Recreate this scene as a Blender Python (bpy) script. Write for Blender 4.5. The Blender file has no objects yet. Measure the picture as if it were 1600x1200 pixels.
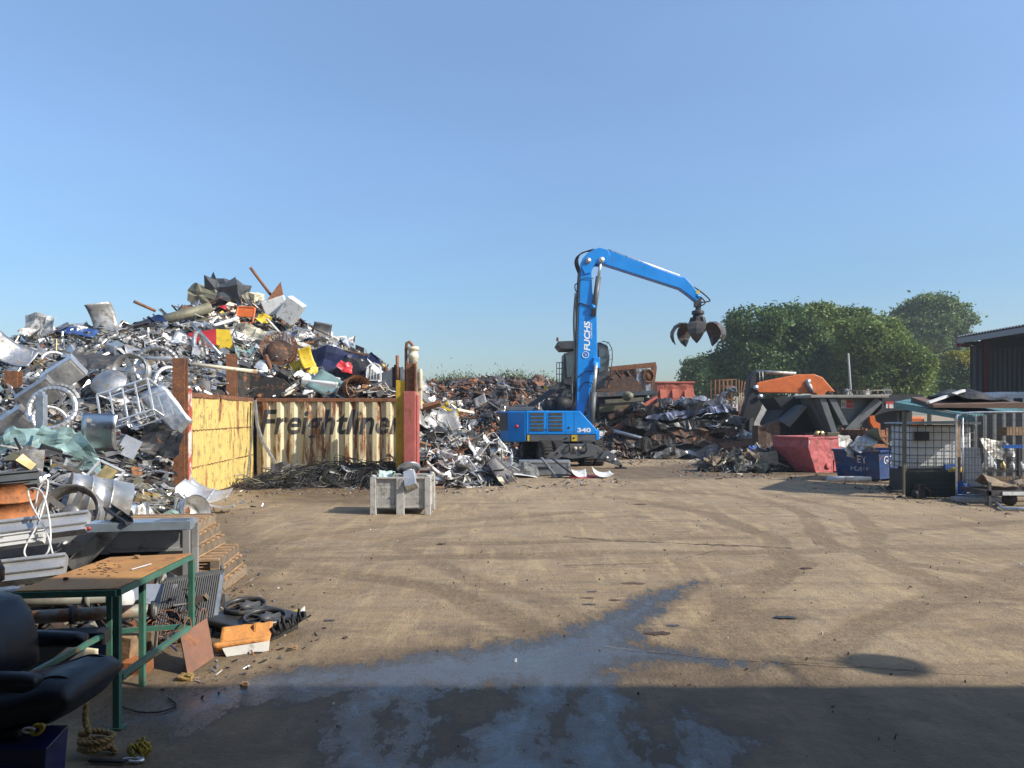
import bpy, bmesh, math, random
import numpy as np
from mathutils import Vector, Matrix, Euler, noise as mnoise
R = math.radians
random.seed(7); rng = np.random.default_rng(7)
SC = bpy.context.scene
COL = SC.collection
# ------------------------------------------------------------------ camera, sky, sun, exposure
F = 1203.0; HOR = 648.0; EYE = 2.1            # focal length in photo pixels, horizon row, eye height in metres
cam_d = bpy.data.cameras.new('camera'); cam = bpy.data.objects.new('camera', cam_d); COL.objects.link(cam)
cam.location = (0, 0, EYE); cam.rotation_euler = (R(90), 0, 0)
cam_d.sensor_width = 36; cam_d.lens = 36 * F / 1600; cam_d.shift_y = 48 / 1600
cam_d.clip_start = 0.05; cam_d.clip_end = 5000
SC.camera = cam
SUN_EL = R(35); SUN_H = (0.93, -0.36)          # horizontal direction towards the sun
world = bpy.data.worlds.new('World'); SC.world = world; world.use_nodes = True
wn = world.node_tree.nodes; wl = world.node_tree.links
bg = wn['Background']; sky = wn.new('ShaderNodeTexSky'); sky.sky_type = 'NISHITA'; sky.sun_disc = False
sky.sun_elevation = SUN_EL; sky.sun_rotation = math.atan2(SUN_H[0], SUN_H[1])
sky.altitude = 0; sky.air_density = 1.0; sky.dust_density = 1.0; sky.ozone_density = 2.5
tcw = wn.new('ShaderNodeTexCoord'); sxw = wn.new('ShaderNodeSeparateXYZ'); wl.new(tcw.outputs['Generated'], sxw.inputs[0])
crw = wn.new('ShaderNodeValToRGB'); wl.new(sxw.outputs[2], crw.inputs[0]); crw.color_ramp.elements[0].color = (0.50, 0.51, 0.53, 1); crw.color_ramp.elements[1].position = 0.55; crw.color_ramp.elements[1].color = (0.98, 1.01, 1.0, 1)
e_ = crw.color_ramp.elements.new(0.16); e_.color = (0.55, 0.64, 0.70, 1); e_ = crw.color_ramp.elements.new(0.32); e_.color = (0.77, 0.82, 0.87, 1)   # thin summer haze low in the sky
mxw = wn.new('ShaderNodeMix'); mxw.data_type = 'RGBA'; mxw.blend_type = 'MULTIPLY'; mxw.inputs[0].default_value = 1.0; wl.new(sky.outputs[0], mxw.inputs[6]); wl.new(crw.outputs[0], mxw.inputs[7])
nzw = wn.new('ShaderNodeTexNoise'); nzw.inputs['Scale'].default_value = 2.2; nzw.inputs['Detail'].default_value = 5; mpw = wn.new('ShaderNodeMapping'); mpw.inputs['Scale'].default_value = (1, 1, 4); wl.new(tcw.outputs['Generated'], mpw.inputs[0]); wl.new(mpw.outputs[0], nzw.inputs['Vector'])
rgw = wn.new('ShaderNodeMapRange'); rgw.inputs[1].default_value = 0.3; rgw.inputs[2].default_value = 0.7; rgw.inputs[3].default_value = 0.965; rgw.inputs[4].default_value = 1.035; wl.new(nzw.outputs[0], rgw.inputs[0])
vmw = wn.new('ShaderNodeVectorMath'); vmw.operation = 'SCALE'; wl.new(mxw.outputs[2], vmw.inputs[0]); wl.new(rgw.outputs[0], vmw.inputs['Scale']); wl.new(vmw.outputs[0], bg.inputs[0]); bg.inputs[1].default_value = 0.14
sun_d = bpy.data.lights.new('sun', 'SUN'); sun_d.energy = 3.9; sun_d.angle = R(0.5); sun_d.color = (1, 0.93, 0.82)
sun = bpy.data.objects.new('sun', sun_d); COL.objects.link(sun)
sd = Vector((SUN_H[0] * math.cos(SUN_EL), SUN_H[1] * math.cos(SUN_EL), math.sin(SUN_EL)))
sun.rotation_euler = sd.to_track_quat('Z', 'Y').to_euler(); sun.location = (20, -10, 30)
SC.view_settings.view_transform = 'Standard'; SC.view_settings.look = 'None'
SC.view_settings.exposure = 0.75; SC.view_settings.gamma = 1.0
SC.cycles.max_bounces = 6; SC.cycles.use_denoising = True

# ------------------------------------------------------------------ helpers
def P(px, py, Y):                              # a photo pixel at distance Y -> point
    return Vector(((px - 800) / F * Y, Y, EYE - (py - HOR) / F * Y))
def G(px, py, z=0.0):                          # a photo pixel on the plane z -> point
    Y = (EYE - z) * F / (py - HOR)
    return Vector(((px - 800) / F * Y, Y, z))
def tag(o, label=None, cat=None, group=None, kind=None):
    if label: o['label'] = label
    if cat: o['category'] = cat
    if group: o['group'] = group
    if kind: o['kind'] = kind
    return o
def T(name, label, cat, loc=(0, 0, 0), rz=0.0, group=None, rot=None):
    o = bpy.data.objects.new(name, None); COL.objects.link(o)
    o.location = loc; o.rotation_euler = rot if rot else (0, 0, rz); o.empty_display_size = 0.2
    return tag(o, label, cat, group)
def frame(d, up=(0, 0, 1)):
    d = Vector(d).normalized(); u = Vector(up)
    if abs(d.dot(u)) > 0.97: u = Vector((1, 0, 0))
    x = u.cross(d).normalized(); y = d.cross(x)
    return x, y, d
def rotm(rx=0, ry=0, rz=0):
    return Euler((R(rx), R(ry), R(rz))).to_matrix().to_4x4()

class MB:
    def __init__(s): s.v = []; s.f = []; s.m = []; s.s = []
    def add(s, vs, fs, mi=0, sm=False, M=None):
        b = len(s.v)
        if M is not None: vs = [M @ Vector(v) for v in vs]
        s.v += [tuple(v) for v in vs]
        for f in fs:
            s.f.append(tuple(i + b for i in f)); s.m.append(mi); s.s.append(sm)
        return s
    def box(s, size, loc=(0, 0, 0), M=None, mi=0):
        a, b, c = size[0] / 2, size[1] / 2, size[2] / 2
        vs = [Vector((x * a + loc[0], y * b + loc[1], z * c + loc[2])) for z in (-1, 1) for y in (-1, 1) for x in (-1, 1)]
        return s.add(vs, [(0, 2, 3, 1), (4, 5, 7, 6), (0, 1, 5, 4), (2, 6, 7, 3), (0, 4, 6, 2), (1, 3, 7, 5)], mi, False, M)
    def bb(s, x0, x1, y0, y1, z0, z1, mi=0, M=None):
        return s.box((x1 - x0, y1 - y0, z1 - z0), ((x0 + x1) / 2, (y0 + y1) / 2, (z0 + z1) / 2), M, mi)
    def hexa(s, lo, hi, mi=0):                 # two quads (same winding)
        n = len(lo); vs = list(lo) + list(hi)
        fs = [tuple(range(n))[::-1], tuple(range(n, 2 * n))] + [(i, (i + 1) % n, n + (i + 1) % n, n + i) for i in range(n)]
        return s.add(vs, fs, mi)
    def bar(s, a, b, w, h=None, mi=0, up=(0, 0, 1)):
        a = Vector(a); b = Vector(b); h = w if h is None else h
        x, y, d = frame(b - a, up)
        q = [(-1, -1), (1, -1), (1, 1), (-1, 1)]
        return s.hexa([a + x * (i * w / 2) + y * (j * h / 2) for i, j in q], [b + x * (i * w / 2) + y * (j * h / 2) for i, j in q], mi)
    def tube(s, pts, r, n=8, mi=0, closed=False, cap=True, sm=True):
        pts = [Vector(p) for p in pts]; k = len(pts); rr = r if isinstance(r, (list, tuple)) else [r] * k
        vs = []; px = None
        for i, p in enumerate(pts):
            if closed: d = pts[(i + 1) % k] - pts[i - 1]
            else: d = pts[min(i + 1, k - 1)] - pts[max(i - 1, 0)]
            if d.length < 1e-9: d = Vector((0, 0, 1))
            d.normalize()
            if px is None: x, y, _ = frame(d)
            else:
                x = px - d * px.dot(d)
                if x.length < 1e-6: x, y, _ = frame(d)
                else: x.normalize(); y = d.cross(x)
            px = x
            vs += [p + (x * math.cos(2 * math.pi * j / n) + y * math.sin(2 * math.pi * j / n)) * rr[i] for j in range(n)]
        fs = []
        for i in range(k if closed else k - 1):
            for j in range(n):
                a = i * n + j; b = i * n + (j + 1) % n; c = ((i + 1) % k) * n
                fs.append((a, b, c + (j + 1) % n, c + j))
        s.add(vs, fs, mi, sm)
        if cap and not closed:
            b0 = len(s.v) - len(vs)
            s.f.append(tuple(b0 + j for j in range(n))[::-1]); s.m.append(mi); s.s.append(False)
            s.f.append(tuple(b0 + (k - 1) * n + j for j in range(n))); s.m.append(mi); s.s.append(False)
        return s
    def lathe(s, prof, n=24, M=None, mi=0, sm=True, closed=False):   # prof: (radius, z)
        k = len(prof); vs = [Vector((r * math.cos(2 * math.pi * j / n), r * math.sin(2 * math.pi * j / n), z)) for r, z in prof for j in range(n)]
        fs = []
        for i in range(k if closed else k - 1):
            for j in range(n):
                i2 = (i + 1) % k
                fs.append((i * n + j, i * n + (j + 1) % n, i2 * n + (j + 1) % n, i2 * n + j))
        return s.add(vs, fs, mi, sm, M)
    def prism(s, poly, y0, y1, M=None, mi=0):  # poly in XZ extruded along Y
        n = len(poly)
        ar = sum(poly[i][0] * poly[(i + 1) % n][1] - poly[(i + 1) % n][0] * poly[i][1] for i in range(n))
        if ar < 0: poly = poly[::-1]
        vs = [Vector((x, y0, z)) for x, z in poly] + [Vector((x, y1, z)) for x, z in poly]
        fs = [tuple(range(n)), tuple(range(n, 2 * n))[::-1]] + [(i, n + i, n + (i + 1) % n, (i + 1) % n) for i in range(n)]
        return s.add(vs, fs, mi, False, M)
    def sheet(s, fn, nu, nv, th=0.008, mi=0, sm=True, M=None):       # fn(u,v) -> point; closed double skin
        g = [[Vector(fn(i / nu, j / nv)) for j in range(nv + 1)] for i in range(nu + 1)]
        top = []; bot = []
        for i in range(nu + 1):
            for j in range(nv + 1):
                du = g[min(i + 1, nu)][j] - g[max(i - 1, 0)][j]; dv = g[i][min(j + 1, nv)] - g[i][max(j - 1, 0)]
                nn = du.cross(dv)
                nn = nn.normalized() if nn.length > 1e-9 else Vector((0, 0, 1))
                top.append(g[i][j] + nn * th / 2); bot.append(g[i][j] - nn * th / 2)
        N = len(top); w = nv + 1; fs = []
        for i in range(nu):
            for j in range(nv):
                a = i * w + j; fs.append((a, a + w, a + w + 1, a + 1)); fs.append((N + a, N + a + 1, N + a + w + 1, N + a + w))
        for i in range(nu):
            a = i * w; fs.append((a, N + a, N + a + w, a + w)); a = i * w + nv; fs.append((a, a + w, N + a + w, N + a))
        for j in range(nv):
            fs.append((j, j + 1, N + j + 1, N + j)); a = nu * w + j; fs.append((a, N + a, N + a + 1, a + 1))
        return s.add(top + bot, fs, mi, sm, M)
    def mesh(s, name, org=None):
        me = bpy.data.meshes.new(name)
        v = s.v if org is None else [(a - org[0], b - org[1], c - org[2]) for a, b, c in s.v]
        me.from_pydata(v, [], s.f)
        me.polygons.foreach_set('material_index', s.m); me.polygons.foreach_set('use_smooth', s.s)
        me.update(); return me
    def build(s, name, mats, parent=None, loc=None, org=None, rot=None, bevel=0):
        me = s.mesh(name, org)
        for m in (mats if isinstance(mats, (list, tuple)) else [mats]): me.materials.append(m)
        o = bpy.data.objects.new(name, me); COL.objects.link(o)
        if parent: o.parent = parent
        if loc is not None: o.location = loc
        elif org is not None and parent is None: o.location = org
        if rot is not None: o.rotation_euler = rot
        if bevel:
            b = o.modifiers.new('bevel', 'BEVEL'); b.width = bevel; b.segments = 2; b.limit_method = 'ANGLE'; b.angle_limit = R(40)
        return o
def dent(o, lev=4, st=.05, sc=.6):
    m = o.modifiers.new('sub', 'SUBSURF'); m.subdivision_type = 'SIMPLE'; m.levels = lev; m.render_levels = lev
    t = bpy.data.textures.get('dents%s' % sc) or bpy.data.textures.new('dents%s' % sc, 'CLOUDS'); t.noise_scale = sc
    d = o.modifiers.new('dent', 'DISPLACE'); d.texture = t; d.strength = st; d.mid_level = .5; d.texture_coords = 'GLOBAL'
    return o
def copy_tree(o, parent=None):
    c = o.copy(); COL.objects.link(c)
    if parent: c.parent = parent
    for ch in [x for x in o.children]: copy_tree(ch, c)
    return c
def text_geo(body, size=1.0, bold=0.0, shear=0.0, sx=1.0):
    cu = bpy.data.curves.new('txt', 'FONT'); cu.body = body; cu.size = size; cu.offset = bold; cu.shear = shear; cu.resolution_u = 3
    ob = bpy.data.objects.new('txt', cu); COL.objects.link(ob)
    bpy.context.view_layer.update()
    me = bpy.data.meshes.new_from_object(ob.evaluated_get(bpy.context.evaluated_depsgraph_get()))
    vs = [Vector((v.co.x * sx, v.co.y, 0)) for v in me.vertices]; fs = [tuple(p.vertices) for p in me.polygons]
    bpy.data.objects.remove(ob); bpy.data.curves.remove(cu); bpy.data.meshes.remove(me)
    x0 = min(v.x for v in vs); y0 = min(v.y for v in vs)
    vs = [v - Vector((x0, y0, 0)) for v in vs]
    return vs, fs, max(v.x for v in vs), max(v.y for v in vs)
def add_text(mb, body, origin, xdir, ydir, width, height, th=0.004, mi=0, bold=0.0, shear=0.0):
    vs, fs, w, h = text_geo(body, 1.0, bold, shear)
    xd = Vector(xdir).normalized(); yd = Vector(ydir).normalized(); n = xd.cross(yd); o = Vector(origin)
    a = [o + xd * (v.x / w * width) + yd * (v.y / h * height) + n * th for v in vs]
    mb.add(a, fs, mi)

# ------------------------------------------------------------------ materials
def nt(name):
    m = bpy.data.materials.new(name); m.use_nodes = True
    return m, m.node_tree.nodes, m.node_tree.links, m.node_tree.nodes['Principled BSDF']
def c4(c, k=1.0): return (min(c[0] * k, 1), min(c[1] * k, 1), min(c[2] * k, 1), 1)
M_ = {}
def mat(name, col, rough=0.5, metal=0.0, var=0.25, scale=4.0, rust=0.0, rscale=4.0, streak=0.0, bump=0.0, bscale=30.0, rand=0.0,
        rcol=((0.14, 0.05, 0.022), (0.30, 0.13, 0.05)), dirt=0.0, dcol=(0.10, 0.085, 0.065), rv=0.12, coat=0.0):
    m, N, L, b = nt(name)
    tc = N.new('ShaderNodeTexCoord'); oi = N.new('ShaderNodeObjectInfo')
    mul = N.new('ShaderNodeMath'); mul.operation = 'MULTIPLY'; mul.inputs[1].default_value = 37.0; L.new(oi.outputs['Random'], mul.inputs[0])
    ad = N.new('ShaderNodeVectorMath'); ad.operation = 'ADD'; L.new(tc.outputs['Object'], ad.inputs[0]); L.new(mul.outputs[0], ad.inputs[1])
    mp = N.new('ShaderNodeMapping'); L.new(ad.outputs[0], mp.inputs[0])
    mp.inputs['Scale'].default_value = (1, 1, 1 - 0.9 * streak)
    def noise(sc, det=5, ro=0.6, vec=None):
        n = N.new('ShaderNodeTexNoise'); n.inputs['Scale'].default_value = sc; n.inputs['Detail'].default_value = det
        n.inputs['Roughness'].default_value = ro; L.new(vec or ad.outputs[0], n.inputs['Vector']); return n.outputs[0]
    def rng_(v, a, b2, c=0.0, d=1.0):
        r = N.new('ShaderNodeMapRange'); r.inputs[1].default_value = a; r.inputs[2].default_value = b2; r.inputs[3].default_value = c; r.inputs[4].default_value = d
        L.new(v, r.inputs[0]); return r.outputs[0]
    def mix(fac, a, b2):
        x = N.new('ShaderNodeMix'); x.data_type = 'RGBA'
        for sck, v in ((0, fac), (6, a), (7, b2)):
            if hasattr(v, 'links'): L.new(v, x.inputs[sck])
            else: x.inputs[sck].default_value = v
        return x.outputs[2]
    n1 = noise(scale * (2 if streak > .5 else 1), 5, .6, mp.outputs[0] if streak > .5 else None)
    c = mix(rng_(n1, 0.3, 0.7), c4(col, 1 - var), c4(col, 1 + var * 0.6))
    ro = rng_(n1, 0.3, 0.7, max(rough - rv, 0.03), min(rough + rv, 1))
    me = None
    if rand:
        h = N.new('ShaderNodeHueSaturation'); L.new(c, h.inputs['Color']); L.new(rng_(oi.outputs['Random'], 0, 1, 1 - rand, 1 + rand), h.inputs['Value']); c = h.outputs[0]
    if dirt:
        t = 0.70 - 0.32 * dirt
        f = rng_(noise(rscale * 1.7, 7, 0.7), t - 0.05, t + 0.12, 0, 0.85)
        c = mix(f, c, c4(dcol)); a = N.new('ShaderNodeMath'); a.operation = 'MULTIPLY_ADD'
        L.new(f, a.inputs[0]); a.inputs[1].default_value = 0.35; L.new(ro, a.inputs[2]); ro = a.outputs[0]
        if metal: me = rng_(f, 0, 1, metal, metal * 0.3)
    if rust:
        t = 0.70 - 0.40 * rust
        f = rng_(noise(rscale, 9, 0.68, mp.outputs[0]), t - 0.04, t + 0.05)
        rc = mix(rng_(noise(rscale * 3, 6), 0.35, 0.65), c4(rcol[0]), c4(rcol[1]))
        c = mix(f, c, rc)
        a = N.new('ShaderNodeMix'); L.new(f, a.inputs[0]); L.new(ro, a.inputs[2]); a.inputs[3].default_value = 0.85; ro = a.outputs[0]
        if metal: me = rng_(f, 0, 1, metal, 0.0)
    L.new(c, b.inputs['Base Color']); L.new(ro, b.inputs['Roughness'])
    if me is not None: L.new(me, b.inputs['Metallic'])
    else: b.inputs['Metallic'].default_value = metal
    if coat: b.inputs['Coat Weight'].default_value = coat; b.inputs['Coat Roughness'].default_value = 0.1
    if bump:
        bp = N.new('ShaderNodeBump'); bp.inputs['Strength'].default_value = min(bump, 1); bp.inputs['Distance'].default_value = 0.02
        L.new(noise(bscale, 4), bp.inputs['Height']); L.new(bp.outputs[0], b.inputs['Normal'])
    M_[name] = m; return m
mat('steel', (0.62, 0.61, 0.59), 0.36, 0.86, 0.25, 2.5, bump=0.3, bscale=5, rand=0.35, dirt=0.5, rscale=3)
mat('steel_dull', (0.43, 0.42, 0.40), 0.45, 0.85, 0.25, 3, bump=0.3, bscale=7, rand=0.35, dirt=0.65, rscale=3)
mat('alu', (0.76, 0.75, 0.73), 0.42, 0.75, 0.12, 3, bump=0.15, bscale=8, rand=0.25, dirt=0.4)
mat('galv', (0.46, 0.50, 0.54), 0.42, 0.85, 0.2, 9, rand=0.2, dirt=0.3)
mat('white_paint', (0.58, 0.57, 0.54), 0.45, 0, 0.15, 3, rust=0.25, rscale=3, rand=0.4, dirt=0.6)
mat('white_plain', (0.62, 0.62, 0.60), 0.4, 0, 0.1, 3, dirt=0.35)
mat('cream', (0.66, 0.60, 0.44), 0.5, 0, 0.12, 3, rust=0.25, rand=0.15, dirt=0.3)
mat('rust', (0.17, 0.075, 0.04), 0.85, 0, 0.5, 5, rust=0.5, rscale=7, bump=0.4, bscale=25, rand=0.35)
mat('rust_dark', (0.075, 0.045, 0.032), 0.85, 0, 0.5, 5, rust=0.3, rscale=6, bump=0.4, bscale=25, rand=0.35)
mat('rust_orange', (0.36, 0.13, 0.045), 0.8, 0, 0.4, 5, rust=0.35, rscale=6, bump=0.3, rand=0.3)
mat('dark_metal', (0.055, 0.055, 0.058), 0.5, 0.3, 0.4, 5, rust=0.15, rand=0.4, dirt=0.4)
mat('dark_grey', (0.075, 0.08, 0.085), 0.5, 0, 0.25, 4, rand=0.2, dirt=0.25)
mat('machine_grey', (0.10, 0.105, 0.11), 0.5, 0.1, 0.2, 3, dirt=0.3)
mat('black', (0.014, 0.014, 0.015), 0.65, 0, 0.3, 5, rand=0.3)
mat('rubber', (0.022, 0.021, 0.02), 0.8, 0, 0.3, 6, dirt=0.4, bump=0.3)
mat('brass', (0.50, 0.38, 0.17), 0.45, 0.7, 0.3, 4, rust=0.2, rand=0.3)
mat('blue_paint', (0.004, 0.235, 0.68), 0.38, 0, 0.1, 1.5, coat=0.2, dirt=0.22, rscale=1.6)
mat('blue_scrap', (0.025, 0.085, 0.28), 0.5, 0, 0.3, 4, rust=0.15, rand=0.3, dirt=0.3)
mat('navy', (0.012, 0.02, 0.075), 0.6, 0, 0.3, 4, rand=0.2, dirt=0.2)
mat('yellow', (0.62, 0.42, 0.02), 0.5, 0, 0.15, 4, dirt=0.3)
mat('red', (0.45, 0.025, 0.03), 0.45, 0, 0.2, 4, dirt=0.2, rand=0.2)
mat('orange', (0.60, 0.13, 0.02), 0.5, 0, 0.2, 3, dirt=0.25, rust=0.08)
mat('teal_glass', (0.24, 0.36, 0.34), 0.15, 0.2, 0.3, 3, rand=0.2, dirt=0.3)
mat('olive', (0.16, 0.15, 0.10), 0.6, 0.2, 0.3, 4, dirt=0.4, rand=0.3)
mat('wood', (0.33, 0.21, 0.115), 0.8, 0, 0.35, 7, dirt=0.35, rand=0.2, bump=0.3)
mat('wood_old', (0.20, 0.15, 0.10), 0.85, 0, 0.4, 7, dirt=0.4, rand=0.25, bump=0.3)
mat('concrete', (0.34, 0.33, 0.31), 0.85, 0, 0.2, 5, dirt=0.35, bump=0.3)
mat('heap_core', (0.035, 0.031, 0.028), 0.9, 0, 0.5, 3, rust=0.25, bump=0.5)
mat('green_paint', (0.05, 0.15, 0.11), 0.5, 0, 0.25, 6, rust=0.22, rscale=9, dirt=0.2)
mat('white_mark', (0.8, 0.8, 0.8), 0.5, 0, 0.05, 4)
mat('plastic_white', (0.62, 0.64, 0.64), 0.35, 0, 0.08, 3, dirt=0.2)
# ------------------------------------------------------------------ ground
def smooth(a, b, x):
    t = np.clip((x - a) / (b - a), 0, 1); return t * t * (3 - 2 * t)
def vnoise(x, y, sc, seed=0):                  # value noise, numpy
    r = np.random.default_rng(seed); tab = r.random((256, 256))
    X = x * sc; Y = y * sc; i = np.floor(X).astype(int); j = np.floor(Y).astype(int)
    fx = X - i; fy = Y - j; fx = fx * fx * (3 - 2 * fx); fy = fy * fy * (3 - 2 * fy)
    g = lambda a, b: tab[a % 256, b % 256]
    return (g(i, j) * (1 - fx) + g(i + 1, j) * fx) * (1 - fy) + (g(i, j + 1) * (1 - fx) + g(i + 1, j + 1) * fx) * fy
def fbm(x, y, sc, oct=4, seed=0):
    a = 0; w = 0.5
    for k in range(oct): a = a + w * vnoise(x, y, sc * 2 ** k, seed + k); w *= 0.5
    return a / (1 - 0.5 ** oct)
def seg_dist(x, y, pts, closed=False):
    d = np.full(x.shape, 1e9); n = len(pts)
    for i in range(n if closed else n - 1):
        a = pts[i]; b = pts[(i + 1) % n]; ex, ey = b[0] - a[0], b[1] - a[1]; L2 = ex * ex + ey * ey + 1e-12
        t = np.clip(((x - a[0]) * ex + (y - a[1]) * ey) / L2, 0, 1)
        d = np.minimum(d, np.hypot(x - a[0] - t * ex, y - a[1] - t * ey))
    return d
def sd_poly(x, y, pts):
    d = seg_dist(x, y, pts, True); ins = np.zeros(x.shape, bool); n = len(pts)
    for i in range(n):
        a = pts[i]; b = pts[(i + 1) % n]
        c = ((a[1] > y) != (b[1] > y)) & (x < (b[0] - a[0]) * (y - a[1]) / (b[1] - a[1] + 1e-12) + a[0]); ins ^= c
    return np.where(ins, d, -d)
def GP(l): return [(G(a, b).x, G(a, b).y) for a, b in l]
ys = [-30, -15, -6, -2, 0, 1.5, 2.5]
while ys[-1] < 60: ys.append(ys[-1] * 1.0085)
ys += [75, 100, 150, 250, 500, 1000, 2500]
xs = list(np.arange(-7, 7.001, 0.055)); d = 0.06
while xs[-1] < 40: xs.append(xs[-1] + d); d *= 1.035
xs += [60, 100, 200, 500, 1200, 2500]
d = 0.06
left = [-7.0]
while left[-1] > -40: left.append(left[-1] - d); d *= 1.035
left += [-60, -100, -200, -500, -1200, -2500]
xs = sorted(set(left[1:] + xs)); xs = np.array(xs); ys = np.array(ys)
GX, GY = np.meshgrid(xs, ys)
gx, gy = GX.ravel(), GY.ravel()
wob = (fbm(gx, gy, 1.6, 4, 3) - 0.5) * 0.35
wx = gx + wob; wy = gy + (fbm(gx, gy, 1.3, 4, 11) - 0.5) * 0.5
wet_polys = [
    GP([(1100, 908), (1030, 948), (1005, 975), (985, 1000), (1040, 1012), (1200, 1028), (1205, 1034), (1060, 1028), (985, 1030), (960, 1045),
        (985, 1100), (1000, 1150), (1020, 1260), (480, 1260), (520, 1170), (500, 1120), (540, 1085), (450, 1090), (370, 1100), (300, 1140), (180, 1130), (200, 1085), (330, 1068), (420, 1052),
        (560, 1038), (700, 1018), (800, 1003), (870, 990), (915, 968), (960, 950), (1030, 925)]),
    GP([(1050, 1130), (1080, 1110), (1130, 1150), (1155, 1260), (1040, 1260)])]
islands = [GP([(960, 1042), (1030, 1036), (1062, 1100), (1050, 1175), (1010, 1190), (985, 1110)]), GP([(590, 1110), (620, 1098), (628, 1150), (600, 1180)]), GP([(880, 1080), (905, 1070), (900, 1150), (870, 1190)]), GP([(680, 1085), (740, 1072), (800, 1062), (795, 1090), (770, 1120), (740, 1150), (720, 1185), (660, 1190), (670, 1140)])]
wet = np.full(gx.shape, -9.0)
for p in wet_polys: wet = np.maximum(wet, sd_poly(wx, wy, p))
for p in islands: wet = np.minimum(wet, -sd_poly(wx, wy, p))
wet = np.clip(wet, -0.6, 0.6)
tracks = [  # wheel paths, pixels on the ground
    [(1600, 905), (1400, 880), (1290, 850), (1275, 820), (1240, 795), (1150, 775), (1000, 765)],
    [(1600, 935), (1480, 920), (1370, 880), (1365, 830), (1320, 795), (1200, 772)],
    [(880, 1000), (800, 960), (700, 920), (560, 900), (430, 880), (400, 850), (600, 820), (900, 800)],
    [(1000, 1010), (860, 940), (740, 900), (650, 870), (600, 850), (700, 825), (1000, 805)],
    [(1100, 1000), (1180, 930), (1230, 880), (1210, 840), (1100, 800), (950, 775)],
    [(1250, 1050), (1350, 980), (1480, 930), (1600, 890)],
    [(380, 860), (700, 850), (1000, 845), (1300, 835), (1600, 815)],
    [(360, 880), (700, 868), (1000, 866), (1330, 860), (1600, 850)],
    [(1000, 1200), (1090, 1100), (1160, 1020), (1210, 960)], [(1400, 1200), (1300, 1090), (1210, 1000), (1130, 930)],
    [(680, 1200), (700, 1100), (860, 1000), (1050, 930), (1250, 880)]]
trk = np.zeros(gx.shape)
tx = gx + (fbm(gx, gy, 0.5, 3, 30) - .5) * 0.5; ty = gy + (fbm(gx, gy, 0.5, 3, 40) - .5) * 0.5
for k, t in enumerate(tracks):
    q = seg_dist(tx, ty, GP(t)); w = 0.17 + 0.04 * (k % 3); q = np.abs(q - .09)
    trk = np.maximum(trk, (1 - smooth(w * 0.35, w * .8, q)) * (0.5 + 0.5 * vnoise(gx, gy, 0.8, 60 + k)))
damp_shade_polys = [GP([(150, 1060), (420, 1040), (700, 1010), (900, 990), (1050, 1012), (1250, 1050), (1700, 1090), (1700, 1300), (100, 1300)]),  # this one spans damp dirt and the roof-shaded foreground
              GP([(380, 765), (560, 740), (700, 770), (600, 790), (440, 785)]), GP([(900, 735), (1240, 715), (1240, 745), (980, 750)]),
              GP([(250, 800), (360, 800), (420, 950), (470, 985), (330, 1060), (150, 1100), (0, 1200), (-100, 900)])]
damp_shade = np.zeros(gx.shape)
for p in damp_shade_polys: damp_shade = np.maximum(damp_shade, smooth(-0.9, 0.7, sd_poly(wx, wy, p)))
gz = (fbm(gx, gy, 0.25, 3, 90) - 0.5) * 0.03 * smooth(3, 10, gy) * (1 - smooth(60, 100, gy)) - 0.012 * trk
nxs, nys = len(xs), len(ys)
me = bpy.data.meshes.new('ground')
idx = np.arange(nxs * nys).reshape(nys, nxs)
quads = np.stack([idx[:-1, :-1], idx[:-1, 1:], idx[1:, 1:], idx[1:, :-1]], -1).reshape(-1, 4)
me.vertices.add(nxs * nys); me.vertices.foreach_set('co', np.stack([gx, gy, gz], -1).astype(np.float32).ravel())
me.loops.add(quads.size); me.loops.foreach_set('vertex_index', quads.ravel().astype(np.int32))
me.polygons.add(len(quads)); me.polygons.foreach_set('loop_start', (np.arange(len(quads)) * 4).astype(np.int32))
me.polygons.foreach_set('use_smooth', np.ones(len(quads), bool))
me.update(calc_edges=True); me.validate()
for nm, arr in (('wet', wet), ('track', trk), ('damp_shade', damp_shade)):
    a = me.attributes.new(nm, 'FLOAT', 'POINT'); a.data.foreach_set('value', arr.astype(np.float32))
gnd = bpy.data.objects.new('ground', me); COL.objects.link(gnd); tag(gnd, kind='structure')
m, N, L, b = nt('yard_dirt')
geo = N.new('ShaderNodeNewGeometry')
def gn(sc, det=6, ro=0.6, stretch=None):
    n = N.new('ShaderNodeTexNoise'); n.inputs['Scale'].default_value = sc; n.inputs['Detail'].default_value = det; n.inputs['Roughness'].default_value = ro
    if stretch:
        mp = N.new('ShaderNodeMapping'); mp.inputs['Scale'].default_value = stretch[:3]; mp.inputs['Rotation'].default_value = (0, 0, R(stretch[3])); L.new(geo.outputs['Position'], mp.inputs[0]); L.new(mp.outputs[0], n.inputs['Vector'])
    else: L.new(geo.outputs['Position'], n.inputs['Vector'])
    return n.outputs[0]
def gr(v, a, b2, c=0., d=1.):
    r = N.new('ShaderNodeMapRange'); L.new(v, r.inputs[0])
    for i, q in enumerate((a, b2, c, d)): r.inputs[i + 1].default_value = q
    return r.outputs[0]
def gm(f, a, b2):
    x = N.new('ShaderNodeMix'); x.data_type = 'RGBA'
    for k, v in ((0, f), (6, a), (7, b2)):
        if hasattr(v, 'links'): L.new(v, x.inputs[k])
        else: x.inputs[k].default_value = v
    return x.outputs[2]
def ma(op, a, b2):
    x = N.new('ShaderNodeMath'); x.operation = op
    for k, v in ((0, a), (1, b2)):
        if hasattr(v, 'links'): L.new(v, x.inputs[k])
        else: x.inputs[k].default_value = v
    return x.outputs[0]
def at(nm):
    a = N.new('ShaderNodeAttribute'); a.attribute_name = nm; return a.outputs['Fac']
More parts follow.
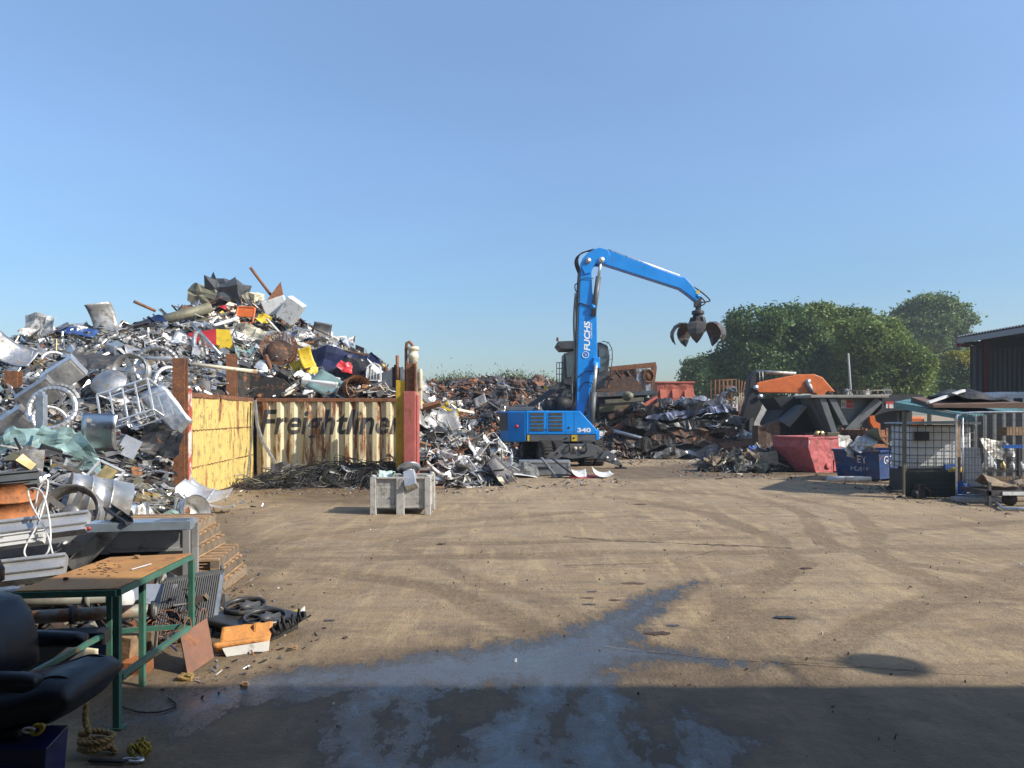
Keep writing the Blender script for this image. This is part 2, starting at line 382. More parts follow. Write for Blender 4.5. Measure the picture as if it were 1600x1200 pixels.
big = gn(0.35, 4); med = gn(1.8, 6, 0.65); fine = gn(38, 6, 0.7); st1 = gn(3.0, 6, 0.65, (1.0, 0.16, 1, 62)); st2 = gn(2.4, 6, 0.65, (0.15, 1.0, 1, 14)); grit = gn(120, 3, 0.6)
c = gm(gr(big, 0.35, 0.65), (0.240, 0.170, 0.098, 1), (0.320, 0.238, 0.146, 1))
c = gm(gr(med, 0.44, 0.66, 0, 0.8), c, (0.20, 0.150, 0.105, 1))
c = gm(gr(st1, 0.50, 0.64, 0, 0.65), c, (0.42, 0.315, 0.180, 1))
c = gm(gr(st2, 0.52, 0.66, 0, 0.7), c, (0.17, 0.125, 0.085, 1))
st3 = gn(7.0, 8, 0.72, (0.38, 1.0, 1, 14)); st4 = gn(5.0, 8, 0.72, (1.0, 0.10, 1, 38))
c = gm(gr(st3, 0.53, 0.66, 0, 0.5), c, (0.14, 0.105, 0.072, 1)); c = gm(gr(st3, 0.46, 0.36, 0, 0.5), c, (0.43, 0.335, 0.20, 1)); c = gm(gr(st4, 0.55, 0.66, 0, 0.5), c, (0.18, 0.135, 0.098, 1))
c = gm(gr(gn(0.45, 7, .68), 0.50, 0.66, 0, 0.55), c, (0.41, 0.32, 0.205, 1)); c = gm(gr(gn(0.9, 7, .7), 0.56, 0.66, 0, 0.6), c, (0.12, 0.085, 0.06, 1))
c = gm(gr(fine, 0.56, 0.75, 0, 0.7), c, (0.10, 0.078, 0.056, 1))
c = gm(gr(grit, 0.62, 0.72, 0, 0.5), c, (0.42, 0.36, 0.28, 1))
c = gm(ma('MULTIPLY', at('track'), gr(gn(14, 5, .7), 0.35, 0.65, 0.3, 1.0)), c, (0.14, 0.098, 0.06, 1))
c = gm(ma('MULTIPLY', at('damp_shade'), gr(med, 0.3, 0.7, 0.4, 0.95)), c, (0.100, 0.066, 0.034, 1))  # damp dirt, plus darker brown shade painted into the foreground colour
wf = ma('ADD', at('wet'), gr(gn(7, 9, 0.78, (1.0, .45, 1, 20)), 0.3, 0.7, -0.24, 0.24))
wmask = gr(wf, -0.015, 0.03); wdeep = gr(wf, 0.05, 0.28)
c = gm(gr(wf, -0.22, 0.02, 0, 0.65), c, (0.06, 0.05, 0.042, 1))
c = gm(gr(wmask, 0, 1, 0, .85), c, (0.060, 0.060, 0.060, 1))
L.new(c, b.inputs['Base Color'])
ro = N.new('ShaderNodeMix'); L.new(wmask, ro.inputs[0]); L.new(gr(at('damp_shade'), 0, 1, 0.93, 0.62), ro.inputs[2]); L.new(gr(gn(6, 6, .7), 0.35, 0.65, 0.12, 0.36), ro.inputs[3])
L.new(ro.outputs[0], b.inputs['Roughness']); L.new(gr(wmask, 0, 1, 0.35, 0.95), b.inputs['Specular IOR Level'])
hgt = ma('ADD', ma('MULTIPLY', fine, 0.6), ma('ADD', ma('MULTIPLY', gn(9, 6, .7), 1.2), ma('MULTIPLY', st1, 0.8)))
bp = N.new('ShaderNodeBump'); bp.inputs['Distance'].default_value = 0.03
L.new(gr(wdeep, 0, 1, 0.75, 0.10), bp.inputs['Strength']); L.new(hgt, bp.inputs['Height']); L.new(bp.outputs[0], b.inputs['Normal'])
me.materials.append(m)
# cracks and a joint in the concrete
def strip(name, pts, w, m, z=.006):
    r = random.Random(len(pts) * 7 + int(w * 1000)); mb = MB(); P2 = []
    for a, b in zip(pts[:-1], pts[1:]):
        for k in range(14): P2.append(G(a[0] + (b[0] - a[0]) * k / 14, a[1] + (b[1] - a[1]) * k / 14 + r.uniform(-.8, .8)))
    vs = []; fs = []
    for i, p in enumerate(P2):
        q = w * r.uniform(.25, 1.0); vs += [(p.x, p.y - q, p.z + z), (p.x, p.y + q, p.z + z)]
        if i: fs.append((2 * i - 2, 2 * i, 2 * i + 1, 2 * i - 1))
    mb.add(vs, fs); return tag(mb.build(name, m), kind='structure')
strip('ground_crack', [(880, 839), (1000, 847), (1080, 850), (1250, 857)], .03, M_['heap_core']); strip('ground_crack', [(1085, 851), (1160, 854)], .06, M_['heap_core'])
strip('ground_joint', [(945, 1011), (1010, 1018), (1100, 1028), (1200, 1034), (1320, 1042), (1600, 1060)], .006, M_['wood_old']); strip('ground_crack', [(1000, 1018), (1130, 1029), (1300, 1040), (1460, 1051)], .006, M_['heap_core'], .008)
strip('ground_crack', [(880, 885), (1040, 880), (1130, 858)], .010, M_['heap_core']); strip('ground_crack', [(1268, 840), (1277, 855)], .02, M_['heap_core'])
for k, (px, py, s) in enumerate(((990, 912, .10), (925, 925, .05), (918, 935, .06), (1228, 965, .09), (1030, 990, .10), (1050, 978, .05), (960, 938, .05), (920, 945, .06), (1260, 888, .08), (515, 970, .05), (690, 850, .06), (1000, 788, .12))):
    q = G(px, py); r = random.Random(k); n = 16; mb = MB(); mb.add([(q.x + s * 1.6 * math.cos(i * .3927) * r.uniform(.5, 1.1), q.y + s * .8 * math.sin(i * .3927) * r.uniform(.5, 1.1), .006) for i in range(n)], [tuple(range(n))]); tag(mb.build('oil_stain', M_['dark_metal' if k % 2 else 'rust_dark']), kind='structure')
# ------------------------------------------------------------------ bay walls from container sides
def cmat(name, col, rust, streak, rscale, dirt):
    return mat(name, col, 0.6, 0, 0.12, 2.5, rust=rust, rscale=rscale, streak=streak, bump=0.25, bscale=18, dirt=dirt)
cmat('container_yellow', (0.54, 0.41, 0.13), 0.30, 0.88, 3.0, 0.4)
cmat('container_cream', (0.62, 0.54, 0.34), 0.42, 0.93, 4.0, 0.2)
cmat('old_red', (0.42, 0.09, 0.06), 0.35, 0.6, 4, 0.2)
def corr(x, pitch=0.36, dep=0.07):             # trapezoid corrugation
    t = (x / pitch) % 1.0
    if t < 0.3: return 0.0
    if t < 0.5: return dep * (t - 0.3) / 0.2
    if t < 0.8: return dep
    return dep * (1 - (t - 0.8) / 0.2)
def corr_breaks(L, pitch=0.36):
    o = [0.0]; k = 0
    while k * pitch < L:
        for t in (0, 0.3, 0.5, 0.8):
            x = (k + t) * pitch
            if 1e-4 < x < L - 1e-4: o.append(x)
        k += 1
    return sorted(set(o)) + [L]
def corr_wall(mb, L, z0, z1, pitch=0.36, dep=0.07, mi=0, back=0.012, nz=1):
    bs = corr_breaks(L, pitch); n = len(bs)
    f = [(x, -corr(x, pitch, dep)) for x in bs]
    vs = []
    for z in (z0, z1): vs += [(x, y, z) for x, y in f] + [(x, y + back, z) for x, y in f]
    fs = []
    for i in range(n - 1):
        fs += [(i, i + 1, 2 * n + i + 1, 2 * n + i), (n + i + 1, n + i, 3 * n + i, 3 * n + i + 1), (2 * n + i, 2 * n + i + 1, 3 * n + i + 1, 3 * n + i), (i + 1, i, n + i, n + i + 1)]
    fs += [(0, 2 * n, 3 * n, n), (n - 1, 2 * n - 1, 4 * n - 1, 3 * n - 1)]
    mb.add(vs, fs, mi)
# yellow panel running away from the camera
A = Vector((-7.47, 17.7, 0)); B = Vector((-8.12, 24.05, 0)); LY = (B - A).length
root = T('container_panel', 'yellow corrugated container wall with a rusty red corner post beside the silver heap', 'container wall', A)
root.rotation_euler = (0, 0, math.atan2(B.y - A.y, B.x - A.x))   # local x along wall, local -y to the right (yard side)
mb = MB(); corr_wall(mb, LY, 0.12, 2.5, 0.16, 0.035); dent(mb.build('corrugated_sheet', M_['container_yellow'], root), 3, .09, .9)
mb = MB(); mb.bb(0, LY, -0.05, 0.06, 2.503, 2.62)
o = mb.build('top_rail', M_['rust'], root, bevel=0.01)
mb = MB(); mb.bb(0, LY, -0.05, 0.06, 0.0, 0.117); mb.build('bottom_rail', M_['rust_dark'], root, bevel=0.01)
for z in (0.85, 1.72):
    mb = MB(); mb.tube([(0.05 + i * (LY - .1) / 60, -.045, z + .01 * (i % 3)) for i in range(61)], .012, 5, sm=False)
    mb.build('weld_seam', M_['rust'], root)
mb = MB(); mb.bb(-0.22, -0.003, -0.11, 0.10, 0, 2.66); mb.bb(-0.225, 0.0, -0.12, 0.11, 2.663, 2.70)
o = mb.build('corner_post', mat('post_redwhite', (0.62, 0.55, 0.50), 0.6, 0, 0.2, 3, rust=0.5, rscale=2.2, rcol=((0.30, 0.05, 0.03), (0.40, 0.09, 0.05)), bump=0.3), root, bevel=0.012); tag(o, 'corner post in flaking red and white paint')
# cream wall facing the camera with big lettering
X0, X1, YW = -8.02, -2.95, 24.2
root = T('container_wall', 'rust streaked cream container wall lettered Freightliner at the back of the cable bay', 'container wall', (X0, YW, 0)); LW = X1 - X0
mb = MB(); corr_wall(mb, LW, 0.12, 2.5, 0.43, 0.09); mb.build('corrugated_sheet', M_['container_cream'], root)
mb = MB(); mb.bb(0, LW, -0.10, 0.05, 2.503, 2.62); mb.build('top_rail', M_['rust'], root, bevel=0.01)
mb = MB(); mb.bb(0, LW, -0.10, 0.05, 0, 0.117); mb.build('bottom_rail', M_['rust_dark'], root, bevel=0.01)
vs, fs, w, h = text_geo('Freightliner', 1.0, 0.022, 0.25)
bm = bmesh.new(); bv = [bm.verts.new((v.x / w * 4.55, 0, v.y / h * 1.02)) for v in vs]
for f in fs:
    try: bm.faces.new([bv[i] for i in f])
    except ValueError: pass
for x in corr_breaks(LW, 0.43)[1:-1]:
    bmesh.ops.bisect_plane(bm, geom=bm.verts[:] + bm.edges[:] + bm.faces[:], plane_co=(x - 0.1, 0, 0), plane_no=(1, 0, 0))
for v in bm.verts:
    v.co.x += 0.1; v.co.y = -corr(v.co.x, 0.43, 0.09) - 0.006; v.co.z += 1.24
bmesh.ops.recalc_face_normals(bm, faces=bm.faces[:])
me = bpy.data.meshes.new('lettering'); bm.to_mesh(me); bm.free()
me.materials.append(mat('worn_black_paint', (0.04, 0.04, 0.045), 0.6, 0, 0.4, 4, rust=0.26, rscale=4.2, streak=0.85, rcol=((0.50, 0.42, 0.26), (0.34, 0.20, 0.10))))
o = bpy.data.objects.new('lettering', me); COL.objects.link(o); o.parent = root
# loose strip hanging in the corner
mb = MB(); mb.tube([P(398, 625, 23.6), P(402, 665, 23.6), P(410, 690, 23.5), P(428, 720, 23.3), P(436, 738, 23.2)], 0.055, 5, sm=False)
tag(mb.build('metal_strip', M_['galv'], org=P(436, 738, 23.2)), 'bent grey metal strip hanging over the corner between yellow and cream walls', 'metal strip')
mb = MB(); mb.tube([P(396, 630, 23.3), P(393, 690, 23.2), P(386, 745, 22.8)], 0.03, 5, sm=False)
tag(mb.build('metal_strip', M_['steel_dull'], org=P(386, 745, 22.8)), 'thin straight grey strip leaning on the far end of the yellow wall', 'metal strip')
# H beam posts
def hbeam(mb, x, y, z0, z1, w=0.24, d=0.22, t=0.02):
    mb.bb(x - w / 2, x + w / 2, y - d / 2, y - d / 2 + t, z0, z1); mb.bb(x - w / 2, x + w / 2, y + d / 2 - t, y + d / 2, z0, z1); mb.bb(x - t / 2, x + t / 2, y - d / 2 + t + .001, y + d / 2 - t - .001, z0, z1)
for px, py, Y, lab in ((281.5, 560, 17.35, 'tall rusty steel H beam post standing against the near end of the yellow wall'),
                       (362, 553, 22.7, 'rusty steel H beam post rising behind the middle of the yellow wall'),
                       (21, 580, 18.2, 'short brown H beam post top poking out of the silver heap at the left')):
    p = P(px, py, Y); mb = MB(); hbeam(mb, 0, 0, 0, p.z, 0.27 if px > 100 else 0.30)
    tag(mb.build('steel_post', M_['rust'], loc=(p.x, p.y, 0), rot=(0, 0, R(4))), lab, 'post')
p = P(65, 612, 14.6); mb = MB(); mb.bb(-.075, .075, -.075, .075, 0, p.z - .05); mb.box((.1, .1, .05), (0, 0, p.z - .022))
tag(mb.build('steel_post', M_['galv'], loc=(p.x, p.y, 0), bevel=.01), 'grey galvanised square post standing in front of the silver heap', 'post')
# the red and yellow machine post at the end of the cream wall
Yp = 22.6
root = T('press_column', 'pink and yellow steel column with a cream cylinder on top beside the grey pallet box', 'steel column', P(640, 768, Yp) * 1); root.location.z = 0
ox, oy = root.location.x, root.location.y
def L2(px, py, Y=Yp): q = P(px, py, Y); return q.x - ox, q.z
mat('pink_paint', (0.38, 0.10, 0.085), 0.6, 0, 0.2, 3, rust=0.28, rscale=4, streak=.5, dirt=0.25)
mat('yellow_old', (0.55, 0.35, 0.02), 0.6, 0, 0.2, 3, rust=0.22, streak=0.7, dirt=0.25)
x0, z1 = L2(633, 612); x1, _ = L2(651, 612)
mb = MB(); mb.bb(x0, x1, -.35, .25, 0, z1); mb.bb(x1 + .003, x1 + .06, -.2, .25, .05, z1 - .1); mb.build('column', M_['pink_paint'], root, bevel=.015)
x2, z2 = L2(618, 594); mb = MB(); mb.bb(x2, x0 - .004, .05, .3, 0, z2); mb.build('side_plate', M_['yellow_old'], root, bevel=.01)
x3, z3 = L2(634, 568); x4, _ = L2(651, 568); mb = MB()
mb.bb(x3, x4, .0, .03, z1 + .003, z3); mb.bb(x3, x3 + .03, .034, .3, z1 + .003, z3 + .08); mb.bb(x4 - .05, x4, -.12, -.003, z1 + .003, z3)
mb.build('guide_rail', M_['rust'], root, bevel=.006)
xc, zc = L2(644, 545); _, zt = L2(644, 541); r = 0.16
mb = MB(); mb.lathe([(0, z1 - .3), (r * .85, z1 - .3), (r * .85, zt - .35), (r, zt - .33), (r, zt - .22), (r * .88, zt - .2), (r * .88, zt - .1), (r * 1.05, zt - .09), (r * 1.05, zt), (0, zt)], 20, Matrix.Translation((xc, .22, 0)))
mb.build('cylinder', M_['cream'], root)
mb = MB(); mb.tube([(L2(633, 0)[0], .2, z1), (L2(633, 0)[0], .2, L2(0, 545)[1]), (L2(634, 0)[0], .2, L2(0, 535)[1]), (L2(638, 0)[0], .2, L2(0, 533)[1]), (L2(642, 0)[0], .2, L2(0, 537)[1]), (L2(643, 0)[0], .2, zt)], .045, 8); mb.build('pipe', M_['rust'], root)
mb = MB(); mb.tube([(L2(620, 0)[0], .1, z2 + .002), (L2(620, 0)[0], .1, L2(0, 555)[1])], .05, 8); mb.build('pipe', M_['rust'], root)
mb = MB(); xb, zb = L2(612, 572); mb.bb(xb - .05, xb + .17, .4, .6, z2 - .2, zb); mb.bb(xb, xb + .12, .42, .58, zb + .002, zb + .07); mb.build('valve_block', M_['dark_metal'], root, bevel=.01)
mb = MB(); xb, zb = L2(657, 585); mb.bb(x4 + .01, xb, .25, .5, z1 - .5, zb + .1); mb.lathe([(0, 0), (.07, 0), (.07, .5), (.05, .52), (.05, .58), (0, .58)], 12, Matrix.Translation((xb - .03, .2, z1 + .1))); mb.build('bracket', M_['cream'], root, bevel=.01)
# ------------------------------------------------------------------ blue material handler
YE = 31.5
root = T('material_handler', 'blue wheeled material handler with raised cab and a scrap grab on its tall boom', 'material handler', ((880 - 800) / F * YE, 32.6, 0))
EX, EYY = root.location.x, root.location.y
def e(px, py, Y=YE):
    q = P(px, py, Y); return (q.x - EX, q.z)
def ep(l, Y=YE): return [e(a, b, Y) for a, b in l]
yn = YE - EYY                                   # local y of the near flank (about -1.1)
BL = M_['blue_paint']; MG = M_['machine_grey']; BK = M_['black']; DM = M_['dark_metal']
# upper structure: plan with a chamfered tail, front end tapering down
xt, zt = e(822, 642); xf, zf = e(906, 641); xb, zb = e(824, 690); xn, znn = e(934, 671)
zs = e(0, 679)[1]; z0 = e(0, 690)[1]
mb = MB(); mb.prism([(xt, zs), (xn - .06, zs), (xn, znn - .05), (xf, zt), (xt, zt)], yn, yn + 2.35)
body = mb.build('upper_body', BL, root, bevel=.03)
xr = e(795, 0)[0] - .12; xrr = e(781, 0)[0] - .1
pl = [(xt - .004, yn + .0), (xr + .1, yn + .35), (xrr + .1, yn + .95), (xrr + .1, yn + 1.5), (xr + .1, yn + 2.0), (xt - .004, yn + 2.35)]
mb = MB(); mb.hexa([(x, y, z0 - .02) for x, y in pl][::-1], [(x, y, zt - .01) for x, y in pl][::-1]); cw = mb.build('counterweight', BL, root, bevel=.05)
mb = MB(); n_ = Vector((pl[2][0] - pl[1][0], pl[2][1] - pl[1][1], 0)); pa = Vector((*pl[1], 0)) + n_ * .12; pb = Vector((*pl[1], 0)) + n_ * .95; off = Vector((-.03, -.015, 0))
mb.hexa([pa + off + Vector((0, 0, 1.45)), pb + off + Vector((0, 0, 1.45)), pb - off * .2 + Vector((0, 0, 1.45)), pa - off * .2 + Vector((0, 0, 1.45))], [pa + off + Vector((0, 0, zt - .1)), pb + off + Vector((0, 0, zt - .1)), pb - off * .2 + Vector((0, 0, zt - .1)), pa - off * .2 + Vector((0, 0, zt - .1))])
mb.build('rear_grille', M_['dark_grey'], root)
mb = MB(); c = (Vector((*pl[0], 0)) + Vector((*pl[1], 0))) / 2
mb.lathe([(0, 0), (.075, 0), (.075, .05), (0, .06)], 14, Matrix.Translation((c.x - .01, c.y - .02, 1.62)) @ rotm(90, 0, -20)); mb.build('tail_lamp', M_['red'], root)
mb = MB(); mb.bb(xt, xn - .1, yn + .02, yn + 2.3, z0, zs - .004); mb.build('skirt', MG, root, bevel=.01)
for a, b in ((824, 827), (893, 902)): mb = MB(); mb.bb(e(a, 0)[0], e(b, 0)[0], yn - .004, yn + .03, z0 + .02, zs - .02); mb.build('reflector', M_['yellow'], root)
for a, b in ((828, 851), (857, 880)):
    xa, xb2 = e(a, 0)[0], e(b, 0)[0]; f = MB(); za, zc = e(0, 674)[1], e(0, 644)[1]
    f.bb(xa, xb2, yn - .012, yn - .002, za, zc); fo = f.build('grille_panel', BL, root)
    f = MB()
    for k in range(5):
        zz = za + (k + .12) * (zc - za) / 5; f.bb(xa + .03, xb2 - .03, yn - .02, yn - .013, zz, zz + (zc - za) / 5 * .72, mi=0)
        for j in range(4): f.bb(xa + .035, xb2 - .035, yn - .028, yn - .021, zz + .012 + j * .025, zz + .022 + j * .025, mi=1)
    f.build('louvre', [M_['black'], M_['olive']], fo)
for px in (826, 854, 883, 897): mb = MB(); mb.bb(e(px, 0)[0] - .006, e(px, 0)[0] + .006, yn - .003, yn + .01, zs + .03, zt - .03); mb.build('panel_seam', BK, root)
mb = MB(); mb.bb(e(883, 0)[0], e(920, 0)[0], yn - .003, yn + .01, zs + .10, zs + .112); mb.build('panel_seam', BK, root)
for px, py in ((853, 671), (889, 668), (886, 684), (897, 684)):
    x, z = e(px, py); mb = MB(); mb.lathe([(0, 0), (.04, 0), (.04, .02), (0, .025)], 10, Matrix.Translation((x, yn - .002, z)) @ rotm(90, 0, 0)); mb.build('latch', BK, root)
mb = MB(); xa, za = e(902, 675.5); xb2, zc = e(927, 668.5); add_text(mb, '340', (xa, yn - .004, za), (1, 0, 0), (0, 0, 1), xb2 - xa - .1, zc - za, .002, 0, .03); mb.build('lettering', M_['white_mark'], root)
xn2, z_ = e(936, 676); mb = MB(); mb.bb(xn - .05, xn2 + .05, yn + .3, yn + 2.0, z0 + .05, z_ + .1); mb.build('nose_bumper', BL, root, bevel=.02)
# deck machinery on top
mb = MB(); x, z = e(790, 640); mb.bb(x, x + 1.25, yn + .5, yn + 1.9, zt - .006, zt + .18); mb.bb(x + .3, x + .9, yn + .6, yn + 1.2, zt + .183, zt + .27); mb.build('engine_hood', MG, root, bevel=.03)
mb = MB(); x, _ = e(826, 0); mb.lathe([(.06, 0), (.06, .35), (.07, .36), (.07, .5), (.0, .5)], 12, Matrix.Translation((x - .25, yn + .9, zt + .18))); mb.build('exhaust', M_['steel_dull'], root)
for px, rr in ((864, .22), (880, .28)):
    x, _ = e(px, 0); mb = MB(); mb.lathe([(0, -.35), (rr, -.35), (rr, .35), (0, .35)], 20, Matrix.Translation((x, yn + .5, zt + rr + .02)) @ rotm(0, 90, 25)); mb.build('air_tank', BK, root)
# boom
yb0, yb1 = .0 - .75, -.15
boom_pts = ep([(902, 648), (903, 560), (906, 470), (909, 410), (913, 400), (919, 402), (926, 420), (927, 455), (934, 478), (935, 572), (927, 598), (915, 640), (914, 648)])
mb = MB(); mb.prism(boom_pts, yb0, yb1); boom = mb.build('boom', BL, root, bevel=.025)
mb = MB(); mb.prism(ep([(908, 412), (911, 402), (918, 394), (929, 387), (938, 384.5), (951, 388), (955, 397), (950, 407), (940, 410), (933, 409), (929, 413), (925, 424), (915, 426)]), yb0 - .06, yb0 - .006)
mb.prism(ep([(908, 412), (911, 402), (918, 394), (929, 387), (938, 384.5), (951, 388), (955, 397), (950, 407), (940, 410), (933, 409), (929, 413), (925, 424), (915, 426)]), yb1 + .006, yb1 + .06)
mb.build('elbow_plate', BL, root, bevel=.012)
mb = MB(); mb.prism(ep([(936, 386), (952, 387.5), (1067, 430), (1074, 430.5), (1084, 441), (1095, 455), (1096, 464), (1092, 468), (1080, 458), (1066, 448), (940, 407.5), (934, 400)]), yb0 + .06, yb1 - .06); stick = mb.build('stick', BL, root, bevel=.02)
mb = MB(); pts = ep([(952, 386.5), (1066, 428)])
mb.tube([(pts[0][0], yb0 + .15, pts[0][1] + .02), (pts[1][0], yb0 + .15, pts[1][1] + .02)], .035, 8); mb.tube([(pts[0][0], yb0 + .35, pts[0][1] + .02), (pts[1][0], yb0 + .35, pts[1][1] + .02)], .03, 8); mb.build('hydraulic_line', M_['alu'], root)
for px, py, r_ in ((920, 405, .12), (941, 404, .12), (928, 478, .13), (931, 570, .16), (1093, 461, .10)):
    x, z = e(px, py); mb = MB(); mb.lathe([(0, 0), (r_, 0), (r_, .05), (r_ * .6, .055), (r_ * .6, .08), (0, .08)], 16, Matrix.Translation((x, yb0 - .062, z)) @ rotm(90, 0, 0)); mb.build('pivot_pin', M_['alu'] if px in (920, 941) else BL, root)
def cyl(name, a, b, r1, r2, fr, yy):
    A2 = Vector((a[0], yy, a[1])); B2 = Vector((b[0], yy, b[1])); Mid = A2.lerp(B2, fr)
    m_ = MB(); m_.tube([A2, Mid], r1, 14); o = m_.build(name, MG, root); m_ = MB(); m_.tube([Mid, B2], r2, 12); m_.build('piston_rod', M_['steel'], o)
cyl('stick_cylinder', e(928, 492), e(940, 406), .115, .06, .72, yb0 - .02)
for yy in (yb0 - .16, yb1 + .16): cyl('boom_cylinder', e(924, 664), e(932, 570), .13, .075, .55, yy)
mb = MB(); x, z = e(932, 565); mb.bb(x - .1, x + .18, yb0 - .08, yb1 + .08, z - .25, z + .2); mb.build('cylinder_lug', BL, root, bevel=.02)
mb = MB(); x, z = e(927, 487); mb.bb(x - .12, x + .1, yb0 - .05, yb1 + .05, z - .12, z + .3); mb.build('cylinder_lug', BL, root, bevel=.02)
for px, py in ((933, 570), (1093, 455), (929, 478)):
    x, z = e(px, py); mb = MB(); mb.bb(x - .07, x + .07, yb0 - .085, yb0 - .064, z - .07, z + .07); mb.build('warning_sticker', M_['yellow'], root)
# lettering on the boom, reading upwards
mb = MB(); xa, za = e(923.5, 547); xb2, zc = e(913.5, 500)
add_text(mb, 'FUCHS', (xa, yb0 - .005, za), (0, 0, 1), (-1, 0, 0), zc - za, xa - xb2, .003, 0, .035, .15)
xa, za = e(926.5, 528); xb2, zc = e(924.3, 503); add_text(mb, 'A TEREX BRAND', (xa, yb0 - .005, za), (0, 0, 1), (-1, 0, 0), zc - za, xa - xb2, .003, 0, .01)
x, z = e(916, 553.5); pts = [(x + .13 * math.cos(k * math.pi / 12), yb0 - .012, z + .13 * math.sin(k * math.pi / 12)) for k in range(24)]
mb.tube(pts, .012, 5, closed=True); mb.tube([(x - .07, yb0 - .01, z - .06), (x + .07, yb0 - .01, z), (x - .07, yb0 - .01, z + .06)], .012, 5); mb.tube([(x + .01, yb0 - .01, z - .04), (x + .01, yb0 - .01, z + .04)], .01, 5)
mb.build('lettering', M_['white_mark'], root)
# hoses and pipes up the boom back
def hose(l, r, yy, mt=BK, nm='hydraulic_hose'):
    pts = [Vector((e(a, b)[0], yy, e(a, b)[1])) for a, b in l]; out = []
    for i in range(len(pts) - 1):
        p0 = pts[max(i - 1, 0)]; p1, p2 = pts[i], pts[i + 1]; p3 = pts[min(i + 2, len(pts) - 1)]
        for k in range(5):
            t = k / 5; out.append(0.5 * ((2 * p1) + (p2 - p0) * t + (2 * p0 - 5 * p1 + 4 * p2 - p3) * t * t + (3 * p1 - p0 - 3 * p2 + p3) * t ** 3))
    out.append(pts[-1]); m_ = MB(); m_.tube(out, r, 6); return m_.build(nm, mt, root)
for k, yy in enumerate((yb0 + .05, yb0 + .2, yb0 + .35, yb0 + .5)):
    hose([(901.5 - k * .6, 600), (902.5, 540), (905 - k * .5, 470), (908 - .4 * k, 420)], .04, yy, MG, 'hydraulic_pipe')
    hose([(908 - k * .5, 422), (904 - k, 405), (908 - k, 394), (918, 389.5 - k), (930, 386)], .03, yy)
    hose([(902, 600), (900 - k * 2, 625), (893 - 3 * k, 640)], .035, yy)
hose([(897, 640), (895, 600), (900, 560), (898, 500), (901, 455)], .05, yb0 + .1, MG, 'hydraulic_pipe')
hose([(906, 460), (899, 466), (901, 476), (908, 472), (925, 478)], .022, yb0 - .03)
hose([(906, 440), (900, 442), (901, 452), (906, 452)], .025, yb0 + .1)
hose([(905, 590), (915, 580), (932, 580)], .018, yb0 - .05); hose([(905, 612), (915, 597), (930, 600)], .018, yb0 - .05); hose([(908, 436), (915, 432), (929, 433)], .015, yb0 - .04)
hose([(1082, 442), (1098, 452), (1111, 463), (1113, 468), (1100, 470)], .03, yb0 + .1); hose([(1084, 446), (1100, 458), (1109, 469), (1098, 476)], .03, yb0 + .4)
# raised cab behind the boom
yc0, yc1 = .45, 2.05; YC = EYY + yc0
def ec(px, py): return e(px, py, YC)
mb = MB(); mb.prism([ec(*p) for p in ((880, 600), (881, 552), (897, 548), (938, 534), (950, 540), (953, 556), (951, 580), (944, 606), (905, 606))], yc0 + .05, yc1 - .05); mb.build('cab', M_['dark_grey'], root, bevel=.04)
mb = MB(); mb.prism([ec(*p) for p in ((869, 538), (872, 533), (900, 532), (905, 536), (900, 546), (876, 546))], yc0, yc1); mb.build('cab_roof', M_['dark_grey'], root, bevel=.04)
glass = mat('cab_glass', (0.10, 0.13, 0.14), 0.08, 0.0, 0.2, 2)
mb = MB(); mb.prism([ec(*p) for p in ((936, 545), (944, 545), (947, 560), (943, 580), (936, 582))], yc0 + .02, yc0 + .046); mb.build('side_window', glass, root)
mb = MB(); mb.prism([ec(*p) for p in ((884, 556), (897, 553), (899, 588), (886, 590))], yc0 + .02, yc0 + .046); mb.build('side_window', glass, root)
mb = MB(); fr = [ec(*p) for p in ((938, 533), (948, 535), (953.5, 545), (954, 560), (951, 585), (946, 605))]
for yy in (yc0 + .02, yc1): mb.tube([(x + .08, yy, z) for x, z in fr], .02, 6)
for x, z in fr[1:]: mb.tube([(x + .08, yc0 + .02, z), (x + .08, yc1, z)], .01, 6)
for k in range(4):
    x, z = ec(951 - k * .7, 556 + k * 12); mb.tube([(x + .05, yc0 - .02, z), (x - .22, yc0 - .02, z)], .014, 5)
mb.build('window_guard', DM, root)
x, z = ec(871.5, 532); mb = MB(); mb.lathe([(0, 0), (.05, 0), (.05, .12), (.03, .16), (0, .17)], 12, Matrix.Translation((x, yc0 + .3, z))); mb.build('beacon', M_['orange'], root)
mb = MB(); hx, hz = ec(872, 585); gx2, gz2 = ec(872, 566)
for k in range(3): mb.tube([(hx - .05 + .12 * k, yc0 + .2, hz - .5), (hx - .05 + .12 * k, yc0 + .2, gz2)], .018, 5)
for k in range(3): mb.tube([(hx - .05, yc0 + .2, gz2 - .25 * k), (hx + .25, yc0 + .2, gz2 - .25 * k)], .018, 5)
mb.build('handrail', MG, root)
for yy, dy in ((yc0 + .2, 0), (yc1 - .3, 0)):
    mb = MB(); a = e(826, 636, YC); b = e(898, 586, YC); mb.bar((a[0], yy, a[1]), (b[0], yy, b[1]), .14, .22); mb.build('cab_riser_arm', M_['dark_grey'], root, bevel=.01)
    mb = MB(); a = e(850, 640, YC); b = e(900, 600, YC); mb.bar((a[0], yy, a[1]), (b[0], yy, b[1]), .12, .18); mb.build('cab_riser_arm', M_['dark_grey'], root, bevel=.01)
mb = MB(); a = ec(884, 640); b = ec(932, 604); mb.bb(a[0], b[0], yc0 + .2, yc1 - .3, zt - .004, b[1]); mb.build('cab_support', M_['dark_grey'], root, bevel=.03)
x, z = e(853, 605.5, YC); mb = MB(); mb.box((.16, .03, .16), (x, yc0 + .1, z)); mb.build('warning_sticker', M_['yellow'], root)
